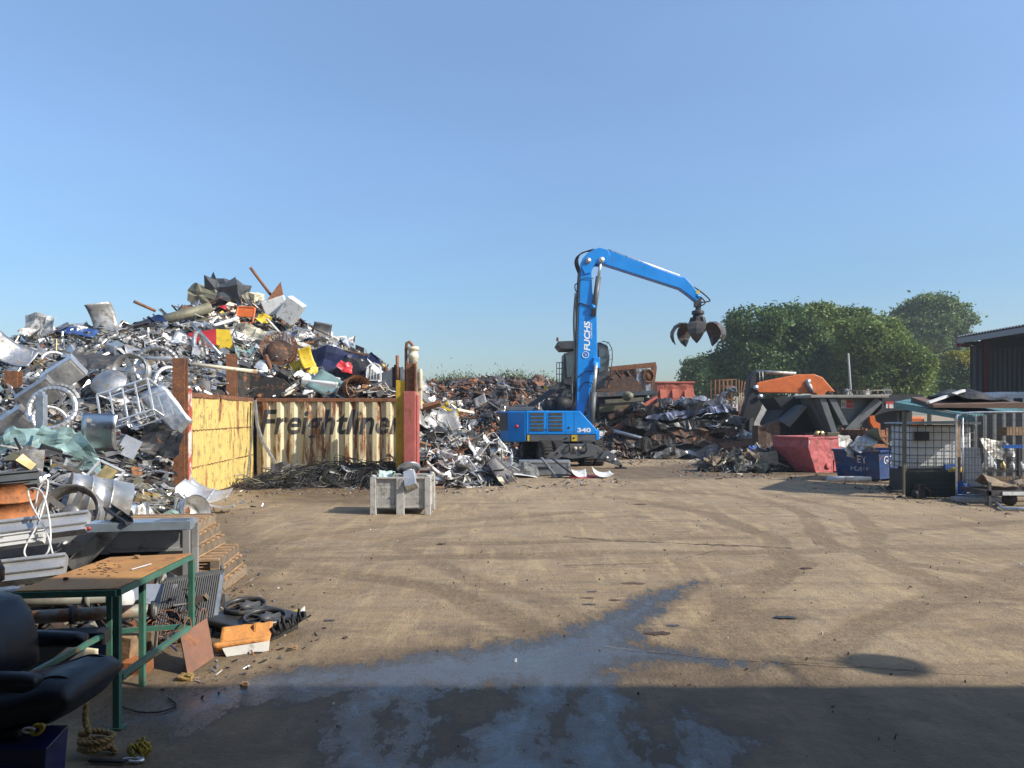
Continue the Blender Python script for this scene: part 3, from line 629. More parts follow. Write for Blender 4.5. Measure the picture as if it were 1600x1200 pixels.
# slew ring and undercarriage (turned, long axis away from the camera and to the left)
mb = MB(); mb.lathe([(0, .82), (.72, .82), (.72, z0 - .002), (0, z0 - .002)], 28); mb.build('slew_ring', DM, root)
ug = rotm(0, 0, 15)
mb = MB(); mb.box((1.1, 4.2, .42), (0, .2, .60), ug); mb.box((1.9, .5, .3), (0, -1.2, .55), ug); mb.box((1.9, .5, .3), (0, 1.6, .55), ug); mb.build('undercarriage', DM, root, bevel=.02)
tp = [(.26, -.24), (.40, -.26), (.50, -.22), (.52, -.1), (.52, .1), (.50, .22), (.40, .26), (.26, .24)]
for yy in (-1.2, 1.65):
    for xx in (-1.12, -.62, .62, 1.12):
        MM = ug @ Matrix.Translation((xx, yy, .52)) @ rotm(0, 90, 0)
        mb = MB(); mb.lathe([(r_, z_ * .8) for r_, z_ in tp], 26, MM, closed=True)
        for k in range(26):
            a_ = k * 2 * math.pi / 26; mb.box((.05, .07, .40), (.525 * math.cos(a_), .525 * math.sin(a_), 0), MM)
        w = mb.build('wheel', M_['rubber'], root); mb = MB(); mb.lathe([(0, -.08), (.12, -.08), (.14, -.15), (.262, -.19), (.262, .19), (.14, .15), (.12, .08), (0, .08)], 20, MM); mb.build('rim', MG, w)
# stabiliser across the near end, seen face on
YO = 29.9; yo = YO - EYY
def eo(px, py): return e(px, py, YO)
mb = MB(); mb.prism([eo(*p) for p in ((860, 714), (872, 699), (879, 694), (917, 693.5), (931, 695.5), (944, 705), (955, 706), (972, 727), (966, 728), (948, 722), (935, 718), (920, 714), (893, 717), (880, 714))], yo, yo + .22); mb.build('stabiliser', MG, root, bevel=.015)
mb = MB(); mb.prism([eo(*p) for p in ((936, 716), (944, 704), (957, 707.5), (972, 726), (962, 727), (950, 721))], yo - .09, yo - .006); mb.build('stabiliser_leg', M_['machine_grey'], root, bevel=.01); mb = MB(); mb.prism([eo(*p) for p in ((879, 712), (870, 704), (858, 708), (846, 727), (856, 728), (866, 722))], yo - .09, yo - .006); mb.build('stabiliser_leg', M_['machine_grey'], root, bevel=.01)
for px in (970, 848):
    x, z = eo(px, 726); mb = MB(); mb.bb(x - .2, x + .2, yo - .2, yo + .3, .0, .06); mb.tube([(x, yo, .03), (x, yo, .22)], .06, 8); mb.build('foot', BK, root)
for px in (899, 906.5):
    x, z = eo(px, 700.5); mb = MB(); mb.lathe([(0, 0), (.07, 0), (.065, .03), (0, .035)], 14, Matrix.Translation((x, yo - .002, z)) @ rotm(90, 0, 0)); mb.build('reflector_lamp', M_['cream'], root)
for px in (896, 911):
    x, z = eo(px, 707.5); mb = MB(); mb.bb(x - .1, x + .1, yo - .008, yo + .02, z - .045, z + .045); mb.build('slot', BK, root)
for px in (890, 916):
    x, z = eo(px, 699); mb = MB(); mb.tube([(x, yo - .01, z + .14), (x, yo - .1, z + .1), (x, yo - .1, z - .1), (x, yo - .01, z - .14)], .035, 8); mb.build('tow_hook', BK, root)
for px, py in ((872, 707), (935, 707), (948, 715), (960, 718)):
    x, z = eo(px, py); mb = MB(); mb.lathe([(0, 0), (.05, 0), (.05, .04), (0, .045)], 12, Matrix.Translation((x, yo - .09, z)) @ rotm(90, 0, 0)); mb.build('pivot_pin', M_['rust_dark'] if px < 940 else M_['alu'], root)
# grab
gx0, gz0 = e(1097, 470); yg = (yb0 + yb1) / 2
def g_(px, py, dy=0): q = e(px, py); return Vector((q[0], yg + dy, q[1]))
mb = MB(); mb.bb(gx0 - .16, gx0 + .1, yg - .16, yg + .16, gz0 - .16, gz0 + .2); mb.tube([g_(1097, 474), g_(1097, 484)], .12, 10); mb.lathe([(0, 0), (.18, 0), (.26, .06), (.26, .16), (.16, .2), (0, .2)], 16, Matrix.Translation(g_(1096.5, 489)));
mb.lathe([(0, 0), (.22, 0), (.28, -.06), (.16, -.12), (0, -.12)], 16, Matrix.Translation(g_(1096.5, 485)))
grab = mb.build('grab', DM, root, bevel=.01)
top = g_(1096.5, 489); H = top.z - e(0, 523)[1]
mb = MB(); mb.lathe([(0, 0), (.20, 0), (.28, -.22), (.38, -.54), (.31, -.70), (.18, -.80), (0, -.82)], 10, Matrix.Translation(top), sm=False)
for k in range(5):
    a_ = 2 * math.pi * (k + .25) / 5; mb.bar(top + Vector((.26 * math.cos(a_), .26 * math.sin(a_), -.1)), top + Vector((.39 * math.cos(a_), .39 * math.sin(a_), -.54)), .14, .08)
mb.build('grab_head', M_['black'], grab)
mat('tine_metal', (0.085, 0.075, 0.065), 0.5, 0.4, 0.3, 4, rust=0.2, dirt=0.3)
for k in range(5):
    a_ = 2 * math.pi * (k + .02) / 5 + math.pi
    prof = [(.38, -.62), (.55, -.52), (.75, -.50), (.92, -.60), (1.03, -.80), (1.06, -1.0), (1.02, -1.22), (.93, -1.42)]
    wd = [.17, .27, .36, .40, .38, .31, .19, .03]; th = [.16, .16, .13, .11, .10, .09, .07, .02]
    vs = []
    for i, (r_, z_) in enumerate(prof):
        p0 = prof[max(i - 1, 0)]; p1 = prof[min(i + 1, 7)]; d = Vector((p1[0] - p0[0], 0, p1[1] - p0[1])).normalized(); nn = Vector((-d.z, 0, d.x))
        for sx, sn in ((-1, -.5), (0, .5), (1, -.5), (0, -1.1)):
            q = Vector((r_, 0, z_)) + nn * (sn * th[i]) * -1 + Vector((0, sx * wd[i], 0)); vs.append(top + Matrix.Rotation(a_, 3, 'Z') @ Vector((q.x * 1.0, q.y * .95, q.z * .88)))
    fs = [(3, 2, 1, 0), (28, 29, 30, 31)]
    for i in range(7):
        for j in range(4): fs.append((i * 4 + j, i * 4 + (j + 1) % 4, i * 4 + 4 + (j + 1) % 4, i * 4 + 4 + j))
    mb = MB(); mb.add(vs, fs, 0, False); mb.build('tine', M_['tine_metal'], grab, bevel=.008)
# ------------------------------------------------------------------ scrap: shapes
def crumple(seed, amp, sc, sx, sy):
    off = Vector((seed * 13.7, seed * 7.1, seed * 3.3))
    def fn(u, v):
        p = Vector(((u - .5) * sx, (v - .5) * sy, 0))
        n = mnoise.noise_vector(Vector((p.x * sc, p.y * sc, 0)) + off); n2 = mnoise.noise_vector(Vector((p.x * sc * 2.6, p.y * sc * 2.6, 5)) + off)
        return p + Vector((n.x * amp * .5, n.y * amp * .5, n.z * amp)) + n2 * amp * .3
    return fn
def bent(seed, sx, sy, bend, twist):
    r = random.Random(seed)
    k = r.uniform(.3, .7); d2 = r.uniform(-.4, .4)
    def fn(u, v):
        x = (u - .5) * sx; y = (v - .5) * sy; t = (u - .5) * bend
        rr = sx / bend if abs(bend) > .05 else 1e3
        p = Vector((rr * math.sin(t), y, rr * (1 - math.cos(t))))
        p.z += twist * (u - .5) * (v - .5) * sy; f = max(0, v - k); p.z += f * d2 * sy
        return p
    return fn
def spl(pts, n=6):
    pts = [Vector(p) for p in pts]; out = []
    for i in range(len(pts) - 1):
        p0 = pts[max(i - 1, 0)]; p1, p2 = pts[i], pts[i + 1]; p3 = pts[min(i + 2, len(pts) - 1)]
        for k in range(n):
            t = k / n; out.append(0.5 * ((2 * p1) + (p2 - p0) * t + (2 * p0 - 5 * p1 + 4 * p2 - p3) * t * t + (3 * p1 - p0 - 3 * p2 + p3) * t ** 3))
    return out + [pts[-1]]
def sh_sheet(k):
    mb = MB(); r = random.Random(100 + k)
    if k % 3 == 0: mb.sheet(crumple(k, .28, 1.6, 1.2, .8), 10, 8, .008, sm=False)
    elif k % 3 == 1: mb.sheet(bent(k, 1.2, .7, r.uniform(.5, 2.0), r.uniform(-.6, .6)), 12, 6, .008)
    else: mb.sheet(crumple(k, .14, 1.0, 1.3, .6), 8, 6, .008, sm=True)
    return mb
def sh_panel(k):                               # folded-edge panel
    mb = MB(); r = random.Random(200 + k); a, b, h = r.uniform(.4, .6), r.uniform(.25, .4), .05
    mb.sheet(lambda u, v: Vector(((u - .5) * 2 * a, (v - .5) * 2 * b, .06 * math.sin(u * 3 + k) * math.sin(v * 4 + k))), 6, 5, .01, sm=False)
    mb.bb(-a, a, -b, -b + .012, -.07, .06); mb.bb(-a, a, b - .012, b, -.07, .06); mb.bb(-a, -a + .012, -b + .013, b - .013, -.07, .06)
    return mb
def sh_pipe(k):
    r = random.Random(300 + k); mb = MB(); L = 1.0; q = (.03, .05, .08)[k % 3]
    mb.lathe([(q, -L), (q, L), (q * .8, L), (q * .8, -L)], 12, rotm(0, 90, 0), closed=True)
    if k % 3 == 2: mb.lathe([(q, -.95 * L), (q * 1.6, -.95 * L), (q * 1.6, -.9 * L), (q, -.9 * L)], 12, rotm(0, 90, 0), closed=True)
    return mb
def sh_bentpipe(k):
    r = random.Random(400 + k); mb = MB(); p = [(-.9, 0, 0)]
    for i in range(4): p.append((-.9 + .5 * (i + 1), r.uniform(-.4, .4), r.uniform(-.25, .3)))
    mb.tube(spl(p, 6), (.02, .035, .05)[k % 3], 7); return mb
def sh_bar(k):                                 # L, U or flat bar, a little bent
    mb = MB(); r = random.Random(500 + k); L = 1.1; w = (.05, .08, .10)[k % 3]; bz = r.uniform(-.1, .1)
    prof = ([(0, 0), (w, 0), (w, .008), (.008, .008), (.008, w), (0, w)], [(0, 0), (w * 1.5, 0), (w * 1.5, w), (w * 1.5 - .01, w), (w * 1.5 - .01, .01), (.01, .01), (.01, w), (0, w)], [(0, 0), (w, 0), (w, .012), (0, .012)])[k % 3]
    n = len(prof); vs = []; fs = []
    for i in range(7):
        t = i / 6 * 2 - 1
        vs += [(t * L, y - w / 2, z + bz * t * t * 3) for y, z in prof]
    for i in range(6):
        for j in range(n): fs.append((i * n + j, i * n + (j + 1) % n, (i + 1) * n + (j + 1) % n, (i + 1) * n + j))
    fs += [tuple(range(n))[::-1], tuple(6 * n + j for j in range(n))]
    return mb.add(vs, fs)
def sh_frame(k):
    mb = MB(); r = random.Random(600 + k); a, b = .6, .38; w = .035
    for y in (-b, b): mb.bar((-a, y, 0), (a, y, 0), w)
    for x in (-a, a): mb.bar((x, -b + w * .51, 0), (x, b - w * .51, 0), w)
    n = 2 + k % 4
    for i in range(n): x = -a + 2 * a * (i + 1) / (n + 1); mb.bar((x, -b + w * .51, 0), (x, b - w * .51, 0), w * .8)
    if k % 2:
        for y in (-b, b):
            for x in (-a, a): mb.bar((x, y, -w * .51), (x * .9, y, -.6), w)
        for y in (-b, b): mb.bar((-a * .95 + w, y, -.3), (a * .95 - w, y, -.3), w * .7)
    return mb
def sh_drum(k):
    mb = MB(); q = .32; h = (.5, .75, .35)[k % 3]
    mb.lathe([(0, -h / 2), (q, -h / 2), (q, -h / 6), (q + .012, -h / 6), (q + .012, -h / 6 + .02), (q, -h / 6 + .02), (q, h / 6), (q + .012, h / 6), (q + .012, h / 6 + .02), (q, h / 6 + .02), (q, h / 2), (q + .015, h / 2), (q - .015, h / 2), (q - .015, -h / 2 + .03), (0, -h / 2 + .03)], 24)
    return mb
def sh_disc(k):
    mb = MB(); q = .36; d = (.05, .12, .2)[k % 3]
    mb.lathe([(0, d), (q * .5, d * .8), (q * .9, d * .1), (q, 0), (q, .015), (q * .88, d * .1 + .02), (q * .5, d * .8 + .012), (0, d + .012)], 24); return mb
def sh_wheel(k):
    mb = MB(); q = .3
    mb.lathe([(q, -.1), (q, -.08), (q * .88, -.06), (q * .84, .02), (q * .9, .08), (q, .1), (q * .97, .1), (q * .82, .05), (q * .8, -.05), (q * .97, -.1)], 22, closed=True)
    mb.lathe([(0, .0), (.08, .0), (.1, .04), (.07, .06), (0, .06)], 14)
    n = 5 + k % 3
    for i in range(n):
        a = 2 * math.pi * i / n; mb.bar((.08 * math.cos(a), .08 * math.sin(a), .03), (q * .83 * math.cos(a), q * .83 * math.sin(a), .03), .06, .03)
    return mb
def sh_casing(k):
    mb = MB(); r = random.Random(700 + k); a, b, h = .32, .28, .38; t = .012
    if k % 2: mb.bb(-a, a, -b, b, -h, -h + t)
    mb.sheet(lambda u, v: Vector(((u - .5) * 2 * a, -b + .08 * mnoise.noise(Vector((u * 3, v * 3, k))), (v - .5) * 2 * h)), 6, 6, t, sm=False)
    mb.sheet(lambda u, v: Vector(((u - .5) * 2 * a, b + .1 * mnoise.noise(Vector((u * 3, v * 3, k + 9))), (v - .5) * 2 * h)), 6, 6, t, sm=False)
    mb.bb(-a - t, -a, -b, b, -h, h); mb.bb(a, a + t, -b, b, -h, h * r.uniform(.3, 1))
    mb.bb(-a, a, -b, b, h, h + t) if k % 3 else None
    return mb
def sh_hoop(k):
    mb = MB(); q = .45; rr = .06; n = 60; arc = (1.0, .75, .55)[k % 3]; pts = []; rad = []
    m = int(n * arc)
    for i in range(m + 1):
        a = 2 * math.pi * i / n; pts.append((q * math.cos(a), q * math.sin(a), .12 * math.sin(a * .5 + k))); rad.append(rr * (1.0 if i % 2 else .9))
    mb.tube(pts, rad, 9, sm=False); return mb
def sh_wire(k):
    mb = MB(); r = random.Random(800 + k)
    for j in range(7):
        q = r.uniform(.15, .5); c = Vector((r.uniform(-.15, .15), r.uniform(-.15, .15), r.uniform(-.02, .12))); ph = r.uniform(0, 6); tl = r.uniform(-.4, .4)
        mb.tube([c + Vector((q * math.cos(ph + i * .42) * (1 + .2 * math.sin(i)), q * math.sin(ph + i * .42), tl * q * math.sin(ph + i * .42) + .04 * math.sin(i * 1.7))) for i in range(r.randint(9, 17))], r.uniform(.008, .016), 4, sm=False)
    return mb
def sh_block(k):                               # crushed lump
    mb = MB(); n = 9; vs = []; fs = []
    for i in range(n):
        for j in range(16):
            th = math.pi * i / (n - 1); ph = 2 * math.pi * j / 16; p = Vector((math.sin(th) * math.cos(ph), math.sin(th) * math.sin(ph), math.cos(th)))
            m = max(abs(p.x), abs(p.y), abs(p.z)); p = p / m * .4; q = mnoise.noise_vector(p * 4 + Vector((k * 9, 0, 0))); vs.append(Vector((p.x * 1.2, p.y, p.z * .7)) + q * .16)
    for i in range(n - 1):
        for j in range(16): fs.append((i * 16 + j, i * 16 + 16 + j, i * 16 + 16 + (j + 1) % 16, i * 16 + (j + 1) % 16))
    return mb.add(vs, fs, 0, False)
KINDS = {'crumpled_sheet': (lambda k: sh_sheet(k * 3), 4), 'curved_sheet': (lambda k: sh_sheet(k * 3 + 1), 4), 'flat_sheet': (lambda k: sh_sheet(k * 3 + 2), 4), 'folded_sheet': (sh_panel, 4), 'metal_pipe': (sh_pipe, 3), 'bent_pipe': (sh_bentpipe, 5), 'metal_bar': (sh_bar, 6), 'metal_rack': (sh_frame, 4),
         'metal_drum': (sh_drum, 3), 'metal_dish': (sh_disc, 3), 'wheel_rim': (sh_wheel, 3), 'appliance_casing': (sh_casing, 4), 'flexible_duct': (sh_hoop, 3), 'wire_tangle': (sh_wire, 4), 'crushed_lump': (sh_block, 4)}
LIB = {}
for kn, (fn, n) in KINDS.items():
    for k in range(n):
        me = fn(k).mesh(kn); me.materials.append(M_['steel']); LIB[kn, k] = me
WORD = {'crumpled_sheet': ('crumpled sheet', 'metal sheet'), 'curved_sheet': ('curved sheet', 'metal sheet'), 'flat_sheet': ('warped flat sheet', 'metal sheet'), 'folded_sheet': ('folded panel', 'metal panel'), 'metal_pipe': ('straight pipe', 'pipe'), 'bent_pipe': ('bent tube', 'tube'), 'metal_bar': ('long bar', 'metal bar'), 'metal_rack': ('frame with cross bars', 'metal frame'),
        'metal_drum': ('open drum', 'drum'), 'metal_dish': ('round dish', 'metal dish'), 'wheel_rim': ('spoked wheel rim', 'wheel rim'), 'appliance_casing': ('boxy appliance casing', 'appliance casing'), 'flexible_duct': ('ribbed duct hoop', 'duct'), 'wire_tangle': ('tangle of wire', 'wire'), 'crushed_lump': ('crushed lump', 'scrap lump')}
MWORD = {'steel': 'bare silver steel', 'steel_dull': 'dull grey steel', 'alu': 'bright aluminium', 'galv': 'blue grey galvanised', 'white_paint': 'dirty white painted', 'cream': 'cream painted', 'rust': 'brown rusty', 'rust_dark': 'dark rusted', 'rust_orange': 'orange rusted',
         'dark_metal': 'blackish metal', 'dark_grey': 'charcoal grey', 'black': 'black', 'brass': 'brassy yellow', 'blue_scrap': 'blue painted', 'navy': 'navy blue', 'yellow': 'yellow painted', 'red': 'red painted', 'orange': 'orange painted', 'teal_glass': 'greenish glassy', 'olive': 'olive drab', 'wood_old': 'weathered wooden', 'white_plain': 'clean white'}
def place(kn, k, m, loc, rot, sc, label=None, group=None, zone=None):
    if kn == 'metal_sheet': kn, k = ('crumpled_sheet', 'curved_sheet', 'flat_sheet')[k % 3], k // 3
    o = bpy.data.objects.new(kn, LIB[kn, k % KINDS[kn][1]]); COL.objects.link(o)
    o.location = loc; o.rotation_euler = rot; o.scale = sc if hasattr(sc, '__len__') else (sc, sc, sc)
    s = o.material_slots[0]; s.link = 'OBJECT'; s.material = M_[m]
    w = WORD[kn]
    if label: tag(o, label, w[1], group)
    else: tag(o, f"{MWORD[m]} {w[0]} {zone}", w[1], f"{MWORD[m]} {w[0]}s {zone}")
    return o
# ------------------------------------------------------------------ scrap: heaps as height fields
class Heap:
    def __init__(s, ridges, clip=None, rough=.35, seed=0):
        s.r = ridges; s.clip = clip; s.rough = rough; s.seed = seed
    def h(s, x, y):
        x = np.asarray(x, float); y = np.asarray(y, float); out = np.full(x.shape, -5.0)
        for pts, sl in s.r:
            if len(pts) == 1: pts = pts * 2
            for a, b in zip(pts[:-1], pts[1:]):
                ex, ey = b[0] - a[0], b[1] - a[1]; L2 = ex * ex + ey * ey + 1e-9
                t = np.clip(((x - a[0]) * ex + (y - a[1]) * ey) / L2, 0, 1); d = np.hypot(x - a[0] - t * ex, y - a[1] - t * ey)
                out = np.maximum(out, a[2] + t * (b[2] - a[2]) - sl * (np.sqrt(d * d + .25) - .5))
        out = out + (fbm(x + 50, y + 50, .55, 4, 200 + s.seed) - .5) * s.rough * 2 * smooth(-.2, 1.2, out)
        if s.clip is not None: out = np.where(s.clip(x, y), out, -5.0)
        return out
    def core(s, bx, step=.3):
        X = np.arange(bx[0], bx[1], step); Y = np.arange(bx[2], bx[3], step); gx, gy = np.meshgrid(X, Y); z = s.h(gx, gy)
        jit = np.random.default_rng(5 + s.seed); z2 = z + (jit.random(z.shape) - .5) * .25; vid = -np.ones(z.shape, int)
        vs = []; fs = []
        ok = z > 0.02; cell = ok[:-1, :-1] | ok[1:, :-1] | ok[:-1, 1:] | ok[1:, 1:]
        for j, i in zip(*np.nonzero(cell)):
            q = []
            for jj, ii in ((j, i), (j, i + 1), (j + 1, i + 1), (j + 1, i)):
                if vid[jj, ii] < 0:
                    vid[jj, ii] = len(vs); vs.append((gx[jj, ii], gy[jj, ii], max(z2[jj, ii] - .15, -.06) if ok[jj, ii] else -.06))
                q.append(vid[jj, ii])
            fs.append(tuple(q))
        return vs, fs
    def sample(s, bx, n, rg, front=-.2, minz=.05):
        out = []
        while len(out) < n:
            x = rg.uniform(bx[0], bx[1], 4000); y = rg.uniform(bx[2], bx[3], 4000); z = s.h(x, y); e_ = .25
            gx = (s.h(x + e_, y) - s.h(x - e_, y)) / (2 * e_); gy = (s.h(x, y + e_) - s.h(x, y - e_)) / (2 * e_)
            good = (z > minz) & (np.abs(gx) < 3) & (np.abs(gy) < 3)
            ar = np.sqrt(1 + gx ** 2 + gy ** 2); good &= rg.random(4000) < ar / 2.0
            nx, ny = -gx, -gy; ln = np.sqrt(nx ** 2 + ny ** 2 + 1)
            dv = np.stack([-x, -y, EYE - z]); dv /= np.linalg.norm(dv, axis=0); dot = (nx * dv[0] + ny * dv[1] + dv[2]) / ln
            good &= dot > front
            for q in np.nonzero(good)[0]: out.append((Vector((x[q], y[q], z[q])), Vector((nx[q] / ln[q], ny[q] / ln[q], 1 / ln[q])), float(dot[q])))
        return out[:n]
def qrot(nrm, spin, tilt, rg):
    q = nrm.to_track_quat('Z', 'Y').to_matrix(); ax = Vector((math.cos(rg.uniform(0, 6.28)), math.sin(rg.uniform(0, 6.28)), 0))
    return q @ Matrix.Rotation(rg.normal(0, tilt), 3, ax.normalized() if ax.length > .01 else Vector((1, 0, 0))) @ Matrix.Rotation(spin, 3, 'Z')
TPL = []
for k in range(6): TPL.append(([(-.5, -.3, 0), (0, -.3, .12 * (k - 2)), (.5, -.25, 0), (-.5, .3, 0), (0, .25, .12 * (k - 2)), (.45, .3, 0), (-.5, -.3, -.015), (0, -.3, .12 * (k - 2) - .015), (.5, -.25, -.015), (-.5, .3, -.015), (0, .25, .12 * (k - 2) - .015), (.45, .3, -.015)],
        [(0, 1, 4, 3), (1, 2, 5, 4), (9, 10, 7, 6), (10, 11, 8, 7), (0, 6, 7, 1), (1, 7, 8, 2), (3, 4, 10, 9), (4, 5, 11, 10), (0, 3, 9, 6), (2, 8, 11, 5)]))
BOXT = ([(x, y, z) for z in (-.5, .5) for y in (-.5, .5) for x in (-.5, .5)], [(0, 2, 3, 1), (4, 5, 7, 6), (0, 1, 5, 4), (2, 6, 7, 3), (0, 4, 6, 2), (1, 3, 7, 5)])
def filler(name, heap, bx, n, pal, size, rg, label, cat, stick=.35, core_mat='heap_core', lift=.0, front=-.2, minz=.03, step=.3, flat=.9):
    vs, fs = heap.core(bx, step); mats = [M_[core_mat]] + [M_[p] for p, _ in pal]; w = np.array([x for _, x in pal], float); w /= w.sum()
    V = [np.array(vs, float).reshape(-1, 3)]; FA = list(fs); MI = [0] * len(fs); base = len(vs); tpl = [(np.array(a), b) for a, b in TPL]; bt = (np.array(BOXT[0]), BOXT[1])
    mch = rg.choice(len(pal), n, p=w)
    for i, (p, nr, _) in enumerate(heap.sample(bx, n, rg, front, minz)):
        s_ = size * math.exp(rg.normal(0, .45))
        if rg.random() < stick: a, f = bt; sc = np.array([s_ * rg.uniform(1.2, 3.2), s_ * rg.uniform(.06, .2), s_ * rg.uniform(.05, .15)])
        elif rg.random() < .8: a, f = tpl[rg.integers(0, 6)]; sc = np.array([s_ * rg.uniform(.6, 1.6), s_ * rg.uniform(.4, 1.4), s_])
        else: a, f = bt; sc = np.array([s_ * .7, s_ * rg.uniform(.3, .8), s_ * rg.uniform(.2, .6)])
        Rm = np.array(qrot(nr, rg.uniform(0, 6.28), flat * .6, rg)); q = (a * sc) @ Rm.T + np.array(p) + np.array(nr) * rg.uniform(-.05, .12) * (1 + lift)
        q[:, 2] = np.maximum(q[:, 2], .005); V.append(q); FA += [tuple(v + base for v in t) for t in f]; MI += [int(mch[i]) + 1] * len(f); base += len(a)
    me = bpy.data.meshes.new(name); me.from_pydata(np.concatenate(V).tolist(), [], FA); me.polygons.foreach_set('material_index', MI)
    for m in mats: me.materials.append(m)
    o = bpy.data.objects.new(name, me); COL.objects.link(o); return tag(o, label, cat, kind='stuff')
def scatter(heap, bx, n, kinds, pal, rg, zone, sz=(.6, 1.3), front=-.1, minz=.1, lift=.1, tilt=.45):
    kk = list(kinds); kw = np.array([kinds[k] for k in kk], float); kw /= kw.sum()
    for p, nr, _ in heap.sample(bx, n, rg, front, minz):
        kn = kk[rg.choice(len(kk), p=kw)]; pm = pal(kn, p); ms = list(pm); mw = np.array([pm[q] for q in ms], float); mw /= mw.sum(); m = ms[rg.choice(len(ms), p=mw)]
        s_ = rg.uniform(*sz); t = tilt * (1.5 if kn in ('metal_drum', 'metal_dish', 'appliance_casing', 'wheel_rim', 'flexible_duct') else .7 if kn in ('metal_pipe', 'metal_bar', 'bent_pipe') else 1)
        rt = qrot(nr, rg.uniform(0, 6.28), t, rg); z = zone(p)
        place(kn, int(rg.integers(0, 20)), m, p + nr * (lift * s_), rt.to_euler(), s_ * np.array([rg.uniform(.8, 1.25), rg.uniform(.8, 1.25), 1]), zone=z)
# ------------------------------------------------------------------ scrap: the heaps
def RP(l): return [tuple(P(a, b, Y)) for a, b, Y in l]
def yard_clip(x, y):
    xl = -7.47 + (y - 17.7) * (-.65 / 6.35)
    inside = ((y > 17.2) & (y < 24.5) & (x > xl - .25)) | ((y >= 24.5) & (x > -2.6 + (y - 24.5) * .1)) | (x > -2.0)
    return ~inside & ~((y < 17.7) & (x / y > -.43 + np.clip((15.5 - y) * .012, 0, .04))) & ~((y<12) & (x / y > -.44))
silver = Heap([(RP([(-300, 552, 24), (0, 536, 24.5), (60, 527, 25), (130, 516, 25.5), (220, 516, 26), (300, 512, 27.5)]), .42), (RP([(-260, 705, 13), (0, 725, 13), (150, 752, 13.2), (250, 775, 14.2)]), .5),
              (RP([(60, 600, 19), (160, 610, 19), (230, 640, 19)]), .55)], yard_clip, .42, 1)
mixed = Heap([(RP([(215, 522, 30), (262, 503, 31.5), (300, 487, 32), (340, 471, 32), (380, 471, 32), (420, 492, 32), (465, 510, 32), (520, 546, 31), (570, 575, 30), (612, 606, 28.5), (628, 635, 27)]), .62),
             (RP([(330, 600, 25.7), (400, 598, 25.7), (480, 600, 25.7), (560, 602, 25.7), (608, 612, 25.7)]), .8)], yard_clip, .4, 2)
mid = Heap([(RP([(560, 612, 44), (660, 602, 45), (720, 594, 46), (790, 592, 46), (850, 600, 46), (900, 612, 45), (990, 622, 45)]), .40)], None, .4, 3)
light = Heap([(RP([(640, 655, 26.4), (665, 662, 25.6), (700, 692, 25.5), (735, 722, 25.2), (765, 735, 25)]), .55)], lambda x, y: (x > -3.3) & (x < -.1) & ((y > 23.2) | (x > -2.3)), .25, 4)
crush = Heap([(RP([(945, 640, 43), (1000, 640, 43), (1050, 640, 43), (1105, 650, 43), (1150, 662, 42)]), .7), (RP([(970, 688, 38.8), (1040, 690, 38.5), (1110, 695, 38.5), (1145, 705, 38)]), .7)], lambda x, y: y > 36, .3, 5)
small = Heap([(RP([(1112, 724, 28.6), (1150, 712, 28.8), (1185, 704, 29), (1212, 704, 29.3)]), .8)], None, .25, 6)
cable = Heap([(RP([(380, 758, 22.0), (440, 748, 22.6), (500, 738, 23.3), (560, 735, 23.4), (612, 735, 23.2)]), .5)], lambda x, y: (y < 24.05) & (x > -7.75), .12, 7)
fore = Heap([(RP([(-200, 900, 7.6), (0, 900, 7.6), (150, 905, 7.6), (250, 925, 7.6)]), .6), (RP([(-150, 850, 10), (60, 850, 10), (200, 855, 10.0)]), .6)], lambda x, y: y > 6.3, .15, 8)
rg = np.random.default_rng(11)
pal_silver = [('steel', 6), ('steel_dull', 3.5), ('alu', 3.2), ('galv', 1.2), ('dark_metal', 2.4), ('black', 1.3), ('brass', .6), ('rust_dark', .8), ('rust', .4), ('white_paint', 1.2), ('teal_glass', .3), ('olive', .6)]
pal_mixed = [('rust', 3), ('rust_dark', 2.2), ('white_paint', 2.2), ('steel_dull', 3), ('dark_metal', 3), ('black', 1.2), ('galv', 1.6), ('rust_orange', .6), ('yellow', .25), ('blue_scrap', .3), ('cream', 1), ('wood_old', .8), ('olive', .8)]
pal_mid = [('dark_metal', 4.5), ('steel_dull', 2.0), ('rust_dark', 3.6), ('rust', 1.6), ('rust_orange', .7), ('white_paint', .4), ('black', 2.6), ('galv', .4), ('blue_scrap', .15)]
pal_light = [('white_paint', 2.6), ('alu', 2), ('steel_dull', 2.5), ('dark_metal', 1.6), ('galv', 1.2), ('rust', .8), ('cream', .5), ('wood_old', .5)]
pal_crush = [('black', 4), ('dark_metal', 4), ('rust_dark', 2), ('steel_dull', 1.2), ('galv', .8), ('blue_scrap', .4), ('white_paint', .4)]
pal_small = [('rust_dark', 3), ('dark_metal', 3), ('olive', 2), ('black', 1.5), ('wood_old', 1.5), ('steel_dull', 1), ('blue_scrap', .4), ('white_paint', .5)]
SB = (-24, -4, 8.5, 29); XB = (-18, -2.2, 24.3, 36); MBX = (-10, 9, 33, 52); LB = (-3.4, 2.5, 22, 30); CB = (3.6, 13, 35.5, 46)
filler('silver_scrap_fill', silver, SB, 22000, pal_silver, .17, rg, 'small shiny silver scrap filling the big heap at the left', 'scrap metal')
filler('mixed_scrap_fill', mixed, XB, 16000, pal_mixed, .2, rg, 'small mixed rusty and white scrap filling the tall heap behind the container walls', 'scrap metal', stick=.5)
filler('shredded_scrap_fill', mid, MBX, 13000, pal_mid, .2, rg, 'shredded dark and rusty scrap of the low heap behind the blue machine', 'scrap metal')
filler('light_scrap_fill', light, LB, 2600, pal_light, .2, rg, 'small pale scrap in the heap beside the pink column', 'scrap metal', stick=.5)
filler('crushed_scrap_fill', crush, CB, 3500, pal_crush, .26, rg, 'black crushed scrap under the stack of flattened cars', 'scrap metal', core_mat='black')
